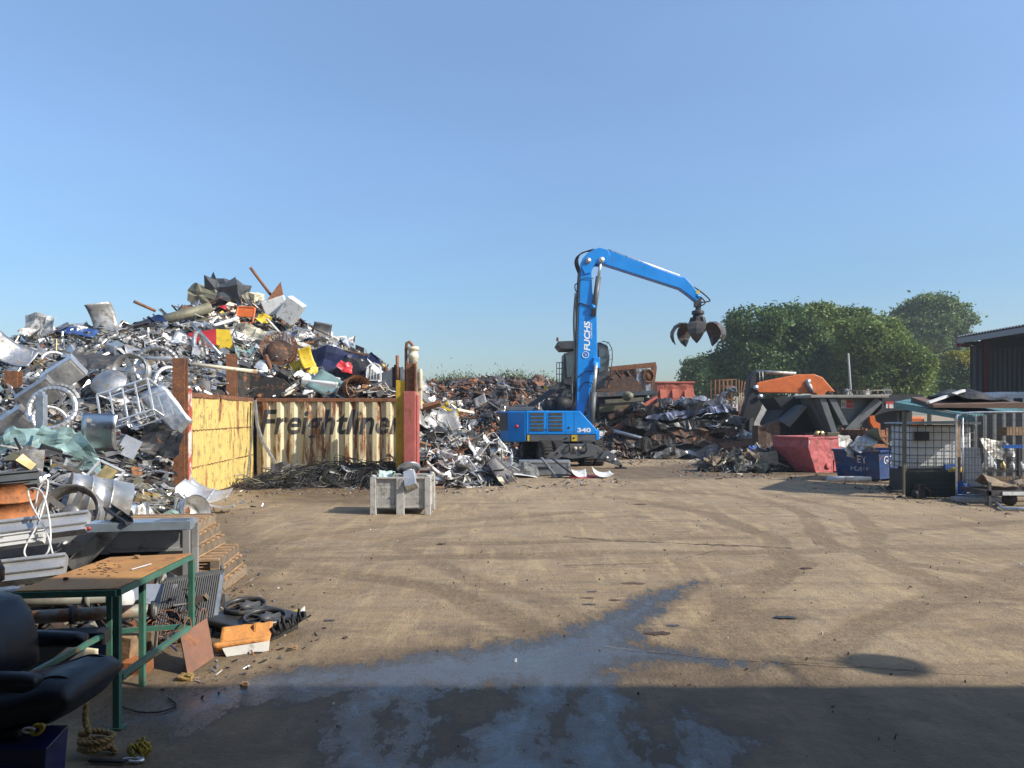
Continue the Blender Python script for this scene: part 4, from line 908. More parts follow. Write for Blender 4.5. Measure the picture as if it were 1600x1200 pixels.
filler('small_scrap_fill', small, (7, 11.5, 27, 31), 1800, pal_small, .14, rg, 'dark engine scrap and wire in the small heap left of the pink skip', 'scrap metal', stick=.6)
filler('foreground_scrap_fill', fore, (-8, -3.0, 6.3, 12), 1300, pal_small + [('rust', 1)], .10, rg, 'small dark rusty debris on the ground under the workbench', 'scrap metal', stick=.5, step=.15)
# individual pieces
def z_silver(p):
    px = 800 + p.x / p.y * F; 
    if p.y > 23: return 'near the crest of the silver heap'
    if p.y > 18: return 'in the middle slope of the silver heap'
    if p.y > 14.5: return 'on the lower slope of the silver heap'
    return 'at the front foot of the silver heap'
def z_mixed(p):
    if p.y < 27.2: return 'just above the cream wall top'
    if p.x < -11.5: return 'on the peak of the tall mixed heap'
    return 'on the right shoulder of the tall mixed heap' if p.x > -9 else 'below the peak of the tall mixed heap'
def wm(**k): return k
def ps(kn, p):
    if kn == 'metal_drum': return wm(steel=4, steel_dull=2, dark_metal=1, brass=.3)
    if kn in ('metal_bar', 'metal_pipe'): return wm(steel=4, alu=3, steel_dull=3, galv=1, rust=.6, white_paint=.6, brass=.5)
    if kn == 'flexible_duct' or kn == 'wheel_rim': return wm(steel=4, alu=3)
    return wm(steel=6, steel_dull=3.6, alu=1.2, galv=1.3, dark_metal=1.8, white_paint=.8, teal_glass=.4, brass=.4, olive=.4)
def pm(kn, p):
    if kn in ('metal_bar', 'metal_pipe', 'bent_pipe'): return wm(rust=5, rust_dark=3, white_paint=2.2, steel_dull=2, galv=1, yellow=.2, red=.2, cream=.5)
    if p.x > -9.5: return wm(white_paint=4, steel_dull=3.5, galv=2, dark_metal=1.5, cream=.8, rust=.6, yellow=.25, navy=.3, olive=.4)
    return wm(white_paint=3, steel_dull=3, galv=2, rust=1.5, dark_metal=1.5, olive=1, rust_dark=1, cream=.7, yellow=.2, blue_scrap=.3, red=.15)
scatter(silver, SB, 1050, wm(metal_sheet=9, folded_sheet=3, metal_pipe=2, bent_pipe=2, metal_bar=3, metal_rack=1.5, metal_drum=1, metal_dish=1, wheel_rim=.6, appliance_casing=1.6, flexible_duct=.6, wire_tangle=.6), ps, rg, z_silver, (.25, .72))
scatter(mixed, XB, 760, wm(metal_sheet=6, folded_sheet=4, metal_pipe=2.5, bent_pipe=2, metal_bar=5, metal_rack=1.2, metal_drum=.3, metal_dish=.5, appliance_casing=2.4, wire_tangle=.8), pm, rg, z_mixed, (.35, .95))
z_mid = lambda p: 'in the shredded heap behind the blue machine'
scatter(mid, MBX, 260, wm(metal_sheet=6, bent_pipe=2, metal_bar=2, wire_tangle=2, crushed_lump=2.5, folded_sheet=1), lambda k, p: wm(dark_metal=4, steel_dull=1.6, rust_dark=3, rust=1.5, rust_orange=.8, white_paint=.3, galv=.5), rg, z_mid, (.4, 1.0))
z_light = lambda p: 'in the pale scrap heap beside the pink column'
scatter(light, LB, 110, wm(metal_sheet=5, folded_sheet=2, bent_pipe=4, metal_bar=3, metal_rack=.6, appliance_casing=.6, wire_tangle=1.5), lambda k, p: wm(white_paint=4, alu=3, steel_dull=3, galv=1.5, dark_metal=.8, cream=.5, rust=.4), rg, z_light, (.45, 1.0))
z_cr = lambda p: 'in the black heap below the flattened cars'
scatter(crush, CB, 110, wm(metal_sheet=5, crushed_lump=4, wire_tangle=1.5, bent_pipe=2), lambda k, p: wm(black=4, dark_metal=3, rust_dark=1, steel_dull=1, galv=.6), rg, z_cr, (.6, 1.2))
z_sm = lambda p: 'in the small dark heap left of the pink skip'
scatter(small, (7, 11.5, 27, 31), 70, wm(wire_tangle=5, crushed_lump=3, bent_pipe=2, metal_sheet=1.5, metal_bar=2), lambda k, p: wm(rust_dark=3, dark_metal=2, olive=2, wood_old=1.5, black=1, steel_dull=.8, blue_scrap=.3), rg, z_sm, (.35, .7))
# cables along the cream wall
vs, fs = cable.core((-8, -2.9, 20.5, 24.2), .2); mbc = MB(); mbc.add(vs, fs)
o = mbc.build('cable_bed', M_['heap_core']); tag(o, 'dark matted cable offcuts lying along the foot of the cream wall', 'cables', kind='stuff')
for i, (p, nr, _) in enumerate(cable.sample((-8, -2.9, 20.5, 24.2), 150, rg, -.3, .02)):
    place('wire_tangle', i, 'black' if rg.random() < .62 else 'dark_metal' if rg.random() < .6 else 'olive', p + Vector((0, 0, .05)), qrot(nr, rg.uniform(0, 6.28), .25, rg).to_euler(), rg.uniform(.5, 1.0), zone='lying along the foot of the cream wall')
for (px, py, Y, k, m, sc, lab) in ((450, 738, 22.6, 0, 'dark_metal', .7, 'dark folded sheet standing among the cables near the corner of the walls'), (558, 733, 23, 5, 'galv', .7, 'pale crumpled sheet lying on the cables before the cream wall'),
                                   (530, 741, 22.8, 2, 'white_paint', .5, 'small white sheet lying on the cables before the cream wall')):
    place('metal_sheet', k, m, P(px, py, Y), (R(50 if k == 0 else 15), R(10), R(30)), sc, lab)
# weeds on top of the shredded heap
vs = []; fs = []
for i in range(5200):
    cx = rg.choice([600, 650, 665, 680, 690, 700, 715, 735, 790, 800, 812, 830, 845, 860, 880]) + rg.normal(0, 9); Y = 46.5 + rg.normal(0, .5); hgt = abs(rg.normal(0, .22)) * (1.9 if rg.random() < .15 else 1) + .05
    b = P(cx, 600, Y); b.z = float(mid.h(np.array([b.x]), np.array([Y]))[0]) - .1; q = b + Vector((rg.normal(0, .15), rg.normal(0, .2), hgt))
    a = rg.uniform(0, 6.28); w = Vector((math.cos(a), math.sin(a), rg.normal(0, .6))) * rg.uniform(.03, .08); u = Vector((rg.normal(0, .06), rg.normal(0, .06), rg.uniform(.05, .16))); n0 = len(vs)
    vs += [q - w, q + w * .3 + u * .5, q + u, q - w * .6 + u * .6]; fs.append((n0, n0 + 1, n0 + 2, n0 + 3))
mbw = MB(); mbw.add(vs, fs)
for i in range(90):
    cx = rg.choice([620, 650, 665, 690, 715, 735, 800, 812, 845, 870]) + rg.normal(0, 8); b = P(cx, 600, 46.5); b.z = float(mid.h(np.array([b.x]), np.array([46.5]))[0]) - .1
    mbw.tube([b, b + Vector((rg.normal(0, .1), 0, .4)), b + Vector((rg.normal(0, .25), 0, rg.uniform(.35, .95)))], [.016, .012, .005], 4, sm=False)
tag(mbw.build('weeds', mat('weed_green', (0.10, 0.12, 0.045), 0.8, 0, 0.5, 1.5)), 'straggly green weeds growing along the top of the shredded heap', 'weeds', kind='stuff')
# ------------------------------------------------------------------ trees
def leaf_mat(name, a, b_, tr=.25):
    m, N, L, b = nt(name)
    g = N.new('ShaderNodeNewGeometry'); n = N.new('ShaderNodeTexNoise'); n.inputs['Scale'].default_value = .45; n.inputs['Detail'].default_value = 4; L.new(g.outputs['Position'], n.inputs['Vector'])
    ad = N.new('ShaderNodeMath'); ad.operation = 'MULTIPLY_ADD'; L.new(g.outputs['Random Per Island'], ad.inputs[0]); ad.inputs[1].default_value = .5
    mr = N.new('ShaderNodeMapRange'); mr.inputs[1].default_value = .35; mr.inputs[2].default_value = .65; mr.inputs[3].default_value = -.1; mr.inputs[4].default_value = .6; L.new(n.outputs[0], mr.inputs[0]); L.new(mr.outputs[0], ad.inputs[2])
    x = N.new('ShaderNodeMix'); x.data_type = 'RGBA'; L.new(ad.outputs[0], x.inputs[0]); x.inputs[6].default_value = c4(a); x.inputs[7].default_value = c4(b_)
    L.new(x.outputs[2], b.inputs['Base Color']); b.inputs['Roughness'].default_value = .6; b.inputs['Specular IOR Level'].default_value = .3
    t = N.new('ShaderNodeBsdfTranslucent'); L.new(x.outputs[2], t.inputs[0]); ms = N.new('ShaderNodeMixShader'); ms.inputs[0].default_value = tr
    L.new(b.outputs[0], ms.inputs[1]); L.new(t.outputs[0], ms.inputs[2]); L.new(ms.outputs[0], N['Material Output'].inputs[0]); return m
bark = mat('bark', (0.09, 0.07, 0.05), .9, 0, .3, 5, bump=.5)
def tree(name, label, base, lobes, n, leaf, lm, seed, cat='tree', trunk=.35, group=None):
    """lobes: (centre Vector, (rx, ry, rz)) in world coordinates"""
    r = np.random.default_rng(seed); root = T(name, label, cat, base, group=group)
    vol = np.array([q[1][0] * q[1][2] for q in lobes]); vol = vol / vol.sum(); cs = []
    big = list(zip(lobes, vol * .4))
    for (c, rad), f in zip(lobes, vol):
        for _ in range(9):
            q = Vector(r.normal(size=3)).normalized(); k_ = r.uniform(.26, .46); c2 = c + Vector((q.x * rad[0], q.y * rad[1], q.z * rad[2])) * r.uniform(.72, .98); big.append(((c2, tuple(x * k_ for x in rad)), f * .6 / 9))
    for (c, rad), f in big:
        k = max(int(n * f / 20), 3)
        d = r.normal(size=(k, 3)); d /= np.linalg.norm(d, axis=1)[:, None]
        rr = r.uniform(.5, 1.0, k) ** .6 * (0.86 + .2 * np.array([mnoise.noise(Vector(q * 2.3) + c) * 1.3 + .5 * mnoise.noise(Vector(q * 6) + c) + .3 for q in d]))
        cs.append(np.array(c) + d * rr[:, None] * np.array(rad))
    cs = np.concatenate(cs); m = len(cs)
    pts = np.repeat(cs, 20, 0) + r.normal(size=(m * 20, 3)) * leaf * np.array([1.7, 1.7, 1.1]); k = len(pts)
    nr = r.normal(size=(k, 3)) + np.array([0, 0, .9]); nr /= np.linalg.norm(nr, axis=1)[:, None]
    a = np.cross(nr, r.normal(size=(k, 3))); a /= np.linalg.norm(a, axis=1)[:, None]; b = np.cross(nr, a); s = leaf * r.uniform(.5, 1.15, (k, 1))
    V = np.stack([pts - a * s, pts - b * s * .55, pts + a * s, pts + b * s * .55], 1).reshape(-1, 3) - np.array(base)
    me = bpy.data.meshes.new('crown'); me.vertices.add(4 * k); me.vertices.foreach_set('co', V.astype(np.float32).ravel()); me.loops.add(4 * k); me.loops.foreach_set('vertex_index', np.arange(4 * k, dtype=np.int32))
    me.polygons.add(k); me.polygons.foreach_set('loop_start', np.arange(k, dtype=np.int32) * 4); me.update(calc_edges=True); me.materials.append(lm)
    o = bpy.data.objects.new('crown', me); COL.objects.link(o); o.parent = root
    mb = MB(); top = sum((l[0] for l in lobes), Vector()) / len(lobes); bz = Vector(base)
    mid_ = bz.lerp(top, .55) ; mid_.x = (bz.x + top.x) / 2
    mb.tube([bz - bz, (mid_ - bz) * .5, mid_ - bz], [trunk, trunk * .8, trunk * .6], 9)
    for c, rad in lobes: mb.tube([mid_ - bz, (mid_.lerp(c, .5) - bz) + Vector((0, 0, .3)), c + Vector((0, 0, rad[2] * .3)) - bz], [trunk * .5, trunk * .3, trunk * .08], 6)
    mb.build('trunk', bark, root)
def lob(l, Y, dp=.9):
    o = []
    for px, py, rx, rz in l: o.append((P(px, py, Y + random.uniform(-2, 2)), (rx * Y / F, rx * Y / F * dp, rz * Y / F)))
    return o
def bs(px, Y): q = P(px, 700, Y); return (q.x, Y, 0)
lf_dark = leaf_mat('leaf_dark', (0.045, 0.085, 0.026), (0.125, 0.20, 0.06)); lf_mid = leaf_mat('leaf_mid', (0.07, 0.118, 0.026), (0.21, 0.275, 0.068))
lf_pop = leaf_mat('leaf_pop', (0.070, 0.118, 0.042), (0.19, 0.265, 0.09)); lf_yel = leaf_mat('leaf_yellow', (0.12, 0.14, 0.02), (0.42, 0.36, 0.03))
tree('broadleaf_tree', 'dark green dense tree behind the scrap grab, left part of the big wood', bs(1185, 80), lob([(1150, 555, 36, 48), (1185, 525, 42, 45), (1225, 515, 40, 38), (1200, 580, 60, 45), (1135, 590, 24, 35), (1250, 560, 45, 55)], 80), 59799, 0.22, lf_dark, 1)
tree('broadleaf_tree', 'broad mid green tree in the centre of the wood behind the orange boom', bs(1300, 84), lob([(1270, 513, 34, 32), (1310, 512, 34, 30), (1345, 518, 32, 34), (1300, 560, 60, 50), (1275, 489, 18, 12), (1330, 491, 16, 10)], 84), 50599, 0.22, lf_mid, 2)
tree('broadleaf_tree', 'lighter yellowish green rounded tree at the right of the wood', bs(1375, 74), lob([(1345, 535, 40, 42), (1385, 545, 42, 45), (1415, 570, 34, 40), (1400, 600, 48, 40), (1430, 605, 24, 30), (1340, 590, 48, 40)], 74), 55199, 0.19, lf_mid, 3)
tree('broadleaf_tree', 'small pale green tree at the left end of the wood beside the red container', bs(1092, 100), lob([(1085, 583, 20, 22), (1105, 580, 20, 22), (1078, 603, 18, 20), (1115, 605, 24, 22)], 100), 18400, 0.23, lf_pop, 4)
tree('poplar_tree', 'tall grey green tree standing far behind the wood near the shed', bs(1452, 118), lob([(1425, 492, 27, 24), (1455, 480, 30, 22), (1485, 500, 28, 30), (1450, 520, 40, 30), (1490, 535, 22, 28), (1465, 565, 32, 30), (1405, 510, 14, 16)], 118), 39100, 0.31, lf_pop, 5)
tree('bush_tree', 'low dark bushy tree between the wood and the shed', bs(1500, 88), lob([(1485, 600, 28, 28), (1512, 590, 28, 30), (1535, 600, 28, 32), (1455, 615, 22, 22)], 88), 23000, 0.20, lf_dark, 6)
tree('bush_tree', 'low bush with yellow flowering top beside the shed wall', bs(1508, 90), lob([(1500, 565, 20, 14), (1522, 562, 16, 12), (1482, 578, 14, 10)], 90), 9660, 0.19, lf_yel, 7, trunk=.15)
# ------------------------------------------------------------------ open shed on the right
shed = T('open_shed', 'dark open sided steel shed with a grey corrugated roof at the right edge', 'shed', (26.4, 45, 0))
sg = mat('shed_dark', (0.045, 0.047, 0.05), .55, .2, .2, 2, dirt=.2); sr = mat('shed_roof', (0.20, 0.215, 0.23), .5, .3, .15, 2, dirt=.2); so = mat('oxide_red', (0.16, 0.025, 0.022), .6, 0, .2, 3)
mb = MB()
def cr(u, v): return Vector((-.35 + v * 18, -25 + u * 25, 6.62 + .09 * (1 if (u * 96) % 1 < .5 else 0) + v * 1.5))
mb.sheet(cr, 192, 2, .02, sm=False); mb.build('roof', sr, shed)
mb = MB(); mb.bb(-.40, -.30, -25, 0, 6.26, 6.56); mb.build('gutter_fascia', sr, shed, bevel=.01)
mb = MB(); mb.bb(-.38, -.2, .003, .16, 6.1, 6.6); mb.bb(-.29, .3, -.2, -.05, 6.05, 6.25); mb.build('end_trim', so, shed)
for y in (-.3, -8, -16, -24):
    mb = MB(); hbeam(mb, 1.05, y, 0, 6.5, .3, .3); mb.build('column', so if y > -1 else sg, shed)
    mb = MB(); mb.hexa([(-.2, y - .1, 6.3), (1.2, y - .1, 5.9), (17, y - .1, 7.2), (17, y - .1, 7.7)], [(-.2, y + .1, 6.3), (1.2, y + .1, 5.9), (17, y + .1, 7.2), (17, y + .1, 7.7)]); mb.build('rafter', sg, shed)
def wall(mbx, x0, x1, y, z0, z1):
    n = int((x1 - x0) / .14)
    mbx.sheet(lambda u, v: Vector((x0 + u * (x1 - x0), y + (.05 if int(u * n + .5) % 2 else 0), z0 + v * (z1 - z0))), n, 1, .01, sm=False)
mb = MB(); wall(mb, 1.25, 17.5, -.2, 2.6, 7.0); wall(mb, .25, .95, -.2, .0, 6.1); mb.build('end_wall', mat('shed_sheet', (0.12, 0.125, 0.13), .5, .2, .15, 2, dirt=.2), shed)
mb = MB(); mb.bb(1.25, 17.5, -.35, -.05, 0, 2.55); mb.build('plinth_wall', M_['concrete'], shed)
mb = MB(); mb.bb(17.6, 17.9, -25, 0, 0, 8); mb.build('back_wall', sg, shed)
# white vehicle standing in the shed
p = P(1590, 640, 36); trk_ = T('white_truck', 'white tanker body with small dark windows standing under the shed at the right edge', 'truck', (p.x, 36, 0))
zt = P(0, 612, 36).z; mb = MB(); mb.hexa([(-1.0, 0, 1.0), (4, 0, 1.0), (4, 2.3, 1.0), (-1.0, 2.3, 1.0)], [(-.75, .15, zt), (4, .15, zt), (4, 2.1, zt), (-.75, 2.1, zt)]); mb.build('body', M_['white_plain'], trk_, bevel=.12)
mb = MB(); mb.bb(-.8, 4, .2, 2.1, .5, .99); mb.build('chassis', M_['dark_grey'], trk_)
for x in (-.1, .62, 1.3):
    mb = MB(); mb.bb(x, x + .34, .0, .12, zt - .62, zt - .3); mb.build('window', M_['black'], trk_)
for x in (0, 2.6):
    for y in (.15, 2.0): mb = MB(); mb.lathe([(0, -.14), (.45, -.14), (.5, -.1), (.5, .1), (.45, .14), (0, .14)], 20, Matrix.Translation((x, y, .5)) @ rotm(90, 0, 0)); mb.build('wheel', M_['rubber'], trk_)
# ------------------------------------------------------------------ boundary fence and lamp pole
f0, f1 = P(1128, 632, 52), P(1420, 632, 52); fen = T('boundary_fence', 'pale grey vertical corrugated steel fence behind the orange machine', 'fence', (f0.x, 52, 0)); mb = MB(); L_ = f1.x - f0.x; n = int(L_ / .12)
mb.sheet(lambda u, v: Vector((u * L_, .06 if int(u * n + .5) % 2 else 0, v * f0.z)), n, 1, .01, sm=False); mb.build('sheeting', mat('fence_pale', (0.50, 0.52, 0.55), .5, .1, .1, 2, dirt=.3), fen)
for z in (.8, 2.0): mb = MB(); mb.bb(0, L_, -.08, -.012, z - .04, z + .04); mb.build('rail', M_['dark_grey'], fen)
p = P(1329, 650, 48); pole = T('lamp_pole', 'thin pale grey pole rising above the grey shear against the trees', 'pole', (p.x, 48, 0)); zt = P(0, 552, 48).z
mb = MB(); mb.tube([(0, 0, 0), (0, 0, zt * .6), (0.05 - .2, 0, zt)], [.08, .075, .06], 10); mb.build('mast', M_['concrete'], pole); mb = MB(); mb.lathe([(0, 0), (.18, 0), (.18, .03), (0, .03)], 12); mb.build('base_plate', M_['galv'], pole)
# ------------------------------------------------------------------ wreck, container, plates, flattened cars
Yw = 41.0
wr = T('burnt_wagon', 'burnt brown wagon body with a torn pale blue end on top of the dark pile', 'wagon wreck', P(980, 640, Yw)); wr.location.z = 0; wx = wr.location.x
def w_(px, py, dy=0): q = P(px, py, Yw); return (q.x - wx, q.z)
RD, RU = M_['rust_dark'], M_['rust']
mb = MB(); mb.prism([w_(*p) for p in ((952, 573), (1024, 566), (1026, 574), (1020, 620), (1016, 620), (1019, 574), (954, 580))], -.1, .3); mb.build('end_frame', RU, wr)
mb = MB(); mb.sheet(lambda u, v: Vector((w_(935 + u * 85, 0)[0], 1.6 + .15 * mnoise.noise(Vector((u * 5, v * 4, 2))), w_(0, 622 - v * (44 + 5 * u))[1])), 12, 6, .03, sm=False); mb.build('back_wall', RD, wr)
mb = MB(); mb.sheet(lambda u, v: Vector((w_(994 + u * 22, 0)[0], -.15 + .06 * mnoise.noise(Vector((u * 5, v * 4, 7))), w_(0, 612 - v * 36 + u * 2)[1])), 6, 8, .03, sm=False); mb.build('cab_panel', mat('pale_blue', (0.24, 0.32, 0.38), .6, 0, .3, 3, rust=.45, rscale=3), wr)
x, z = w_(1012, 588); mb = MB(); mb.tube([(x + .28 * math.cos(a * .5236), -.2, z + .34 * math.sin(a * .5236)) for a in range(12)], .06, 7, closed=True); mb.lathe([(0, 0), (.25, 0), (.25, .02), (0, .02)], 16, Matrix.Translation((x, -.18, z)) @ rotm(90, 0, 0)); mb.build('porthole', RU, wr)
for px in (1006,): x0_, z0_ = w_(px, 612); x1_, z1_ = w_(px, 578); mb = MB(); mb.bb(x0_ - .05, x0_ + .05, -.25, -.18, z0_, z1_); mb.build('post', RD, wr)
mb = MB(); mb.prism([w_(*p) for p in ((930, 612), (950, 596), (985, 588), (998, 600), (1004, 612))], -.6, 1.2); mb.build('sloping_floor', RD, wr)
mb = MB(); mb.prism([w_(*p) for p in ((930, 613), (1020, 611), (1020, 617), (930, 621))], -.9, 1.6); mb.build('sole_bar', mat('blue_grey_old', (0.06, 0.075, 0.09), .7, 0, .4, 3, rust=.3), wr)
for i, (a, b, w) in enumerate((((938, 600), (990, 590), .2), ((960, 580), (975, 595), .12), ((975, 580), (992, 600), .25), ((945, 585), (965, 600), .1))):
    mb = MB(); A_ = w_(*a); B_ = w_(*b); mb.bar((A_[0], -.3 - .1 * i, A_[1]), (B_[0], .2, B_[1]), w, w * .5); mb.build('torn_beam', RD, wr)
mb = MB(); mb.bb(w_(932, 0)[0], w_(1018, 0)[0], -.7, 1.5, 0.4, w_(0, 622)[1]); mb.build('underframe', M_['black'], wr, bevel=.1)
# scrap beams and axles under the wagon
mat('moss', (0.13, 0.12, 0.06), .9, 0, .4, 3, rust=.35, rscale=5, bump=.5)
for i, (a, b, w, mm, lab) in enumerate((((936, 640), (1010, 634), .35, 'moss', 'mossy beam lying just below the burnt wagon'), ((945, 628), (1005, 624), .3, 'olive', 'olive round bar lying under the burnt wagon floor'), ((950, 652), (985, 642), .4, 'rust_dark', 'dark thick beam end below the mossy beam'),
                                        ((938, 665), (975, 655), .3, 'moss', 'lowest mossy beam beside the long rusty plate'), ((962, 700), (1003, 660), .5, 'rust', 'rusty girder leaning below the long rusty plate'))):
    mb = MB(); mb.bar(P(*a, 39.8), P(*b, 39.8), w, w * .7); tag(mb.build('steel_beam', M_[mm], org=P(*a, 39.8), bevel=.02), lab, 'beam')
for px, py, lab in ((978, 619, 'round yellowish axle end sticking out under the burnt wagon'), (966, 646, 'dark round axle box left of the rusty plate')):
    mb = MB(); mb.lathe([(0, 0), (.2, 0), (.24, .05), (.24, .3), (.16, .32), (.16, .6), (0, .6)], 16, rotm(90, 0, 15)); tag(mb.build('axle_end', M_['olive'] if px == 978 else M_['rust_dark'], loc=P(px, py, 39.3)), lab, 'axle')
pl_ = [((1030, 628), (1026, 640), (948, 682), (945, 677), (985, 650)), ((1015, 625), (1027, 618), (1030, 628), (1000, 640), (1004, 632))]
for k, (pp, mm, lab, Yq) in enumerate(((pl_[0], 'rust', 'long rusty brown plate sloping down the pile from the burnt wagon', 38.4), (pl_[1], 'old_red', 'short reddish torn plate above the long rusty plate', 38.7))):
    o_ = P(*pp[0], Yq); mb = MB(); mb.prism([((P(*q, Yq) - o_).x, (P(*q, Yq) - o_).z) for q in pp], -.03, .03); tag(mb.build('rusty_plate', M_[mm], loc=o_, rot=(R(-14), 0, 0)), lab, 'steel plate')
mb = MB(); mb.tube([P(958, 673, 37.2), P(1042, 695, 36.8)], .09, 10); tag(mb.build('steel_pole', M_['galv'], org=P(958, 673, 37.2)), 'long straight grey pole leaning from the rusty plate down to the ground', 'pole')
p0 = P(981, 712, 37.0); mb = MB(); mb.box((1.0, .8, p0.z * 2 + 1.1), (.42, .4, .2)); tag(mb.build('concrete_block', M_['wood_old'], loc=(p0.x, 37, 0), bevel=.03), 'grey square block standing in the dark below the long rusty plate', 'block')
# red container on the pile
p0, p1 = P(1027, 635, 45), P(1084, 596, 45); rc = T('red_container', 'orange red steel container with recessed ribs behind the flattened cars', 'container', (p0.x, 45, 0)); W_ = p1.x - p0.x
mr_ = mat('container_red', (0.42, 0.105, 0.06), .6, 0, .2, 2.5, rust=.15, dirt=.3)
mb = MB(); mb.bb(0, W_, 0, 2.4, .2, p1.z - .12); dent(mb.build('body', mr_, rc), 5, .14, .6)
for i in range(3): mb = MB(); a = .15 + i * W_ / 3; mb.hexa([(a, -.25, .4), (a + .38, -.25, .4), (a + .38, -.003, .4), (a, -.003, .4)], [(a, -.25, p1.z - 1.0), (a + .38, -.25, p1.z - .95), (a + .38, -.003, p1.z - .45), (a, -.003, p1.z - .45)]); mb.build('rib', mr_, rc)
mb = MB(); mb.bb(-.05, W_ + .05, -.06, 2.45, p1.z - .117, p1.z); mb.build('rim', mr_, rc, bevel=.02)
# flattened cars
def flat_car(k, L, W, Hh):
    mb = MB(); nx, ny = 26, 10; vs = []; fs = []
    for side in (1, -1):
        for i in range(nx + 1):
            for j in range(ny + 1):
                x = (i / nx - .5) * L; y = (j / ny - .5) * W; hh = Hh * (.5 + .25 * math.sin(i * .45 + k) * math.cos(j * .5)) * (1 - .35 * abs(2 * i / nx - 1) ** 4)
                q = mnoise.noise_vector(Vector((x * 1.6, y * 1.6, side * 3 + k * 7))); q2 = mnoise.noise_vector(Vector((x * 5, y * 5, side * 3 + k * 7)))
                vs.append(Vector((x, y, side * hh * .5)) + q * .17 + q2 * .09)
    M2 = (nx + 1) * (ny + 1); w = ny + 1
    for i in range(nx):
        for j in range(ny):
            a = i * w + j; fs += [(a, a + w, a + w + 1, a + 1), (M2 + a, M2 + a + 1, M2 + a + w + 1, M2 + a + w)]
    for i in range(nx): a = i * w; fs.append((a, M2 + a, M2 + a + w, a + w)); a += ny; fs.append((a, a + w, M2 + a + w, M2 + a))
    for j in range(ny): fs.append((j, j + 1, M2 + j + 1, M2 + j)); a = nx * w + j; fs.append((a, M2 + a, M2 + a + 1, a + 1))
    return mb.add(vs, fs, 0, False)
mat('car_silver', (0.42, 0.43, 0.45), .35, .6, .3, 3, rust=.2, dirt=.55, rscale=4); mat('car_blue', (0.03, 0.085, 0.24), .35, .1, .4, 3, rust=.4, dirt=.75, coat=.2, rcol=((0.02, 0.02, 0.022), (0.09, 0.06, 0.045))); mat('car_brown', (0.085, 0.06, 0.045), .7, .1, .4, 3, rust=.4, dirt=.4); mat('car_black', (0.02, 0.021, 0.024), .35, .1, .3, 3, dirt=.5)
cars = [(1085, 705, 37.4, 4.2, .8, 'car_silver', 3, 'flattened silver car at the bottom of the stack'), (1082, 689, 37.7, 4.4, .7, 'car_brown', -2, 'flattened brown car second from the bottom of the stack'), (1075, 676, 37.8, 4.3, .6, 'car_brown', 2, 'flattened brown car with a dark folded edge in the middle of the stack'),
        (1088, 661, 37.8, 4.2, .65, 'car_black', 4, 'flattened black car right under the blue one'), (1072, 647, 37.9, 4.0, .6, 'car_blue', 8, 'flattened bright blue car in the stack'), (1100, 640, 38.3, 2.6, .8, 'car_black', -6, 'flattened black car at the top right of the stack'),
        (1098, 628, 38.6, 2.2, .6, 'car_silver', -4, 'small crumpled silver car shell on top of the stack'), (1062, 634, 39.2, 2.6, .6, 'car_black', -10, 'flattened black car behind the blue one'), (1016, 668, 38.0, 2.6, .9, 'car_black', 12, 'crushed black car left of the stack'), (1010, 694, 37.6, 2.4, .9, 'car_black', -4, 'crushed black car on the ground left of the silver one'), (1020, 646, 39.0, 2.2, .8, 'car_black', 20, 'crushed black car below the red container')]
for k, (px, py, Y, L, Hh, mm, tl, lab) in enumerate(cars):
    b = flat_car(k, L, 1.9, Hh)
    if mm == 'car_blue': pass
    tag(b.build('flattened_car', M_[mm], loc=P(px, py, Y), rot=(R(random.uniform(-4, 4)), R(-tl if px > 1050 else tl), R(random.uniform(-8, 8)))), lab, 'crushed car')
for k in range(26):
    c_ = rng.choice(len(cars)); px, py, Y, L = cars[c_][:4]; q = P(px + rng.uniform(-45, 45), py + rng.uniform(-4, 5), Y - 1.0)
    place(['metal_sheet', 'bent_pipe', 'metal_bar', 'wire_tangle'][k % 4], k, ['dark_metal', 'steel_dull', 'black', 'galv', 'rust_dark'][k % 5], q, (rng.uniform(-.5, .5), rng.uniform(-.5, .5), rng.uniform(0, 3)), .6, zone='sticking out of the stack of flattened cars')
# wire cage and rusty plate right of the stack
cg = T('wire_cage', 'tall brown wire cage stillage against the trees right of the flattened cars', 'cage', P(1140, 640, 42.5)); cg.location.z = 0; a, b = P(1118, 0, 42.5).x - cg.location.x, P(1150, 0, 42.5).x - cg.location.x; zt, zb = P(0, 593, 42.5).z, P(0, 660, 42.5).z - .6
for y in (0, 1.0):
    mb = MB()
    for i in range(6): mb.tube([(a + (b - a) * i / 5, y, zb), (a + (b - a) * i / 5, y, zt)], .025, 5)
    for i in range(9): mb.tube([(a, y, zb + (zt - zb) * i / 8), (b, y, zb + (zt - zb) * i / 8)], .02, 5)
    mb.build('mesh_panel', RU, cg)
mb = MB()
for i in range(5): x = b + .1 + i * .09; mb.tube([(x, .1 * i, zb), (x + .05, .1 * i, (zb + zt) / 2), (x + .12 + .08 * i, .2, zt - .05 * i)], .03, 5)
mb.build('bent_rod', RU, cg)
for k in range(7): place(['crushed_lump', 'metal_sheet', 'wire_tangle'][k % 3], k, ['steel_dull', 'white_paint', 'rust_dark'][k % 3], P(1126 + rng.uniform(-4, 18), 640 - k * 5, 42.2), (k, k * .5, k), .55, zone='piled inside the tall wire cage')
mb = MB(); mb.prism([(0, 0), (2.2, .18), (2.2, .32), (0, .1)], -1, 1); q = P(1124, 697, 36.5); tag(mb.build('rusty_plate', RU, loc=q, rot=(R(8), 0, 0)), 'flat rusty plate lying at the foot of the orange machine', 'steel plate')
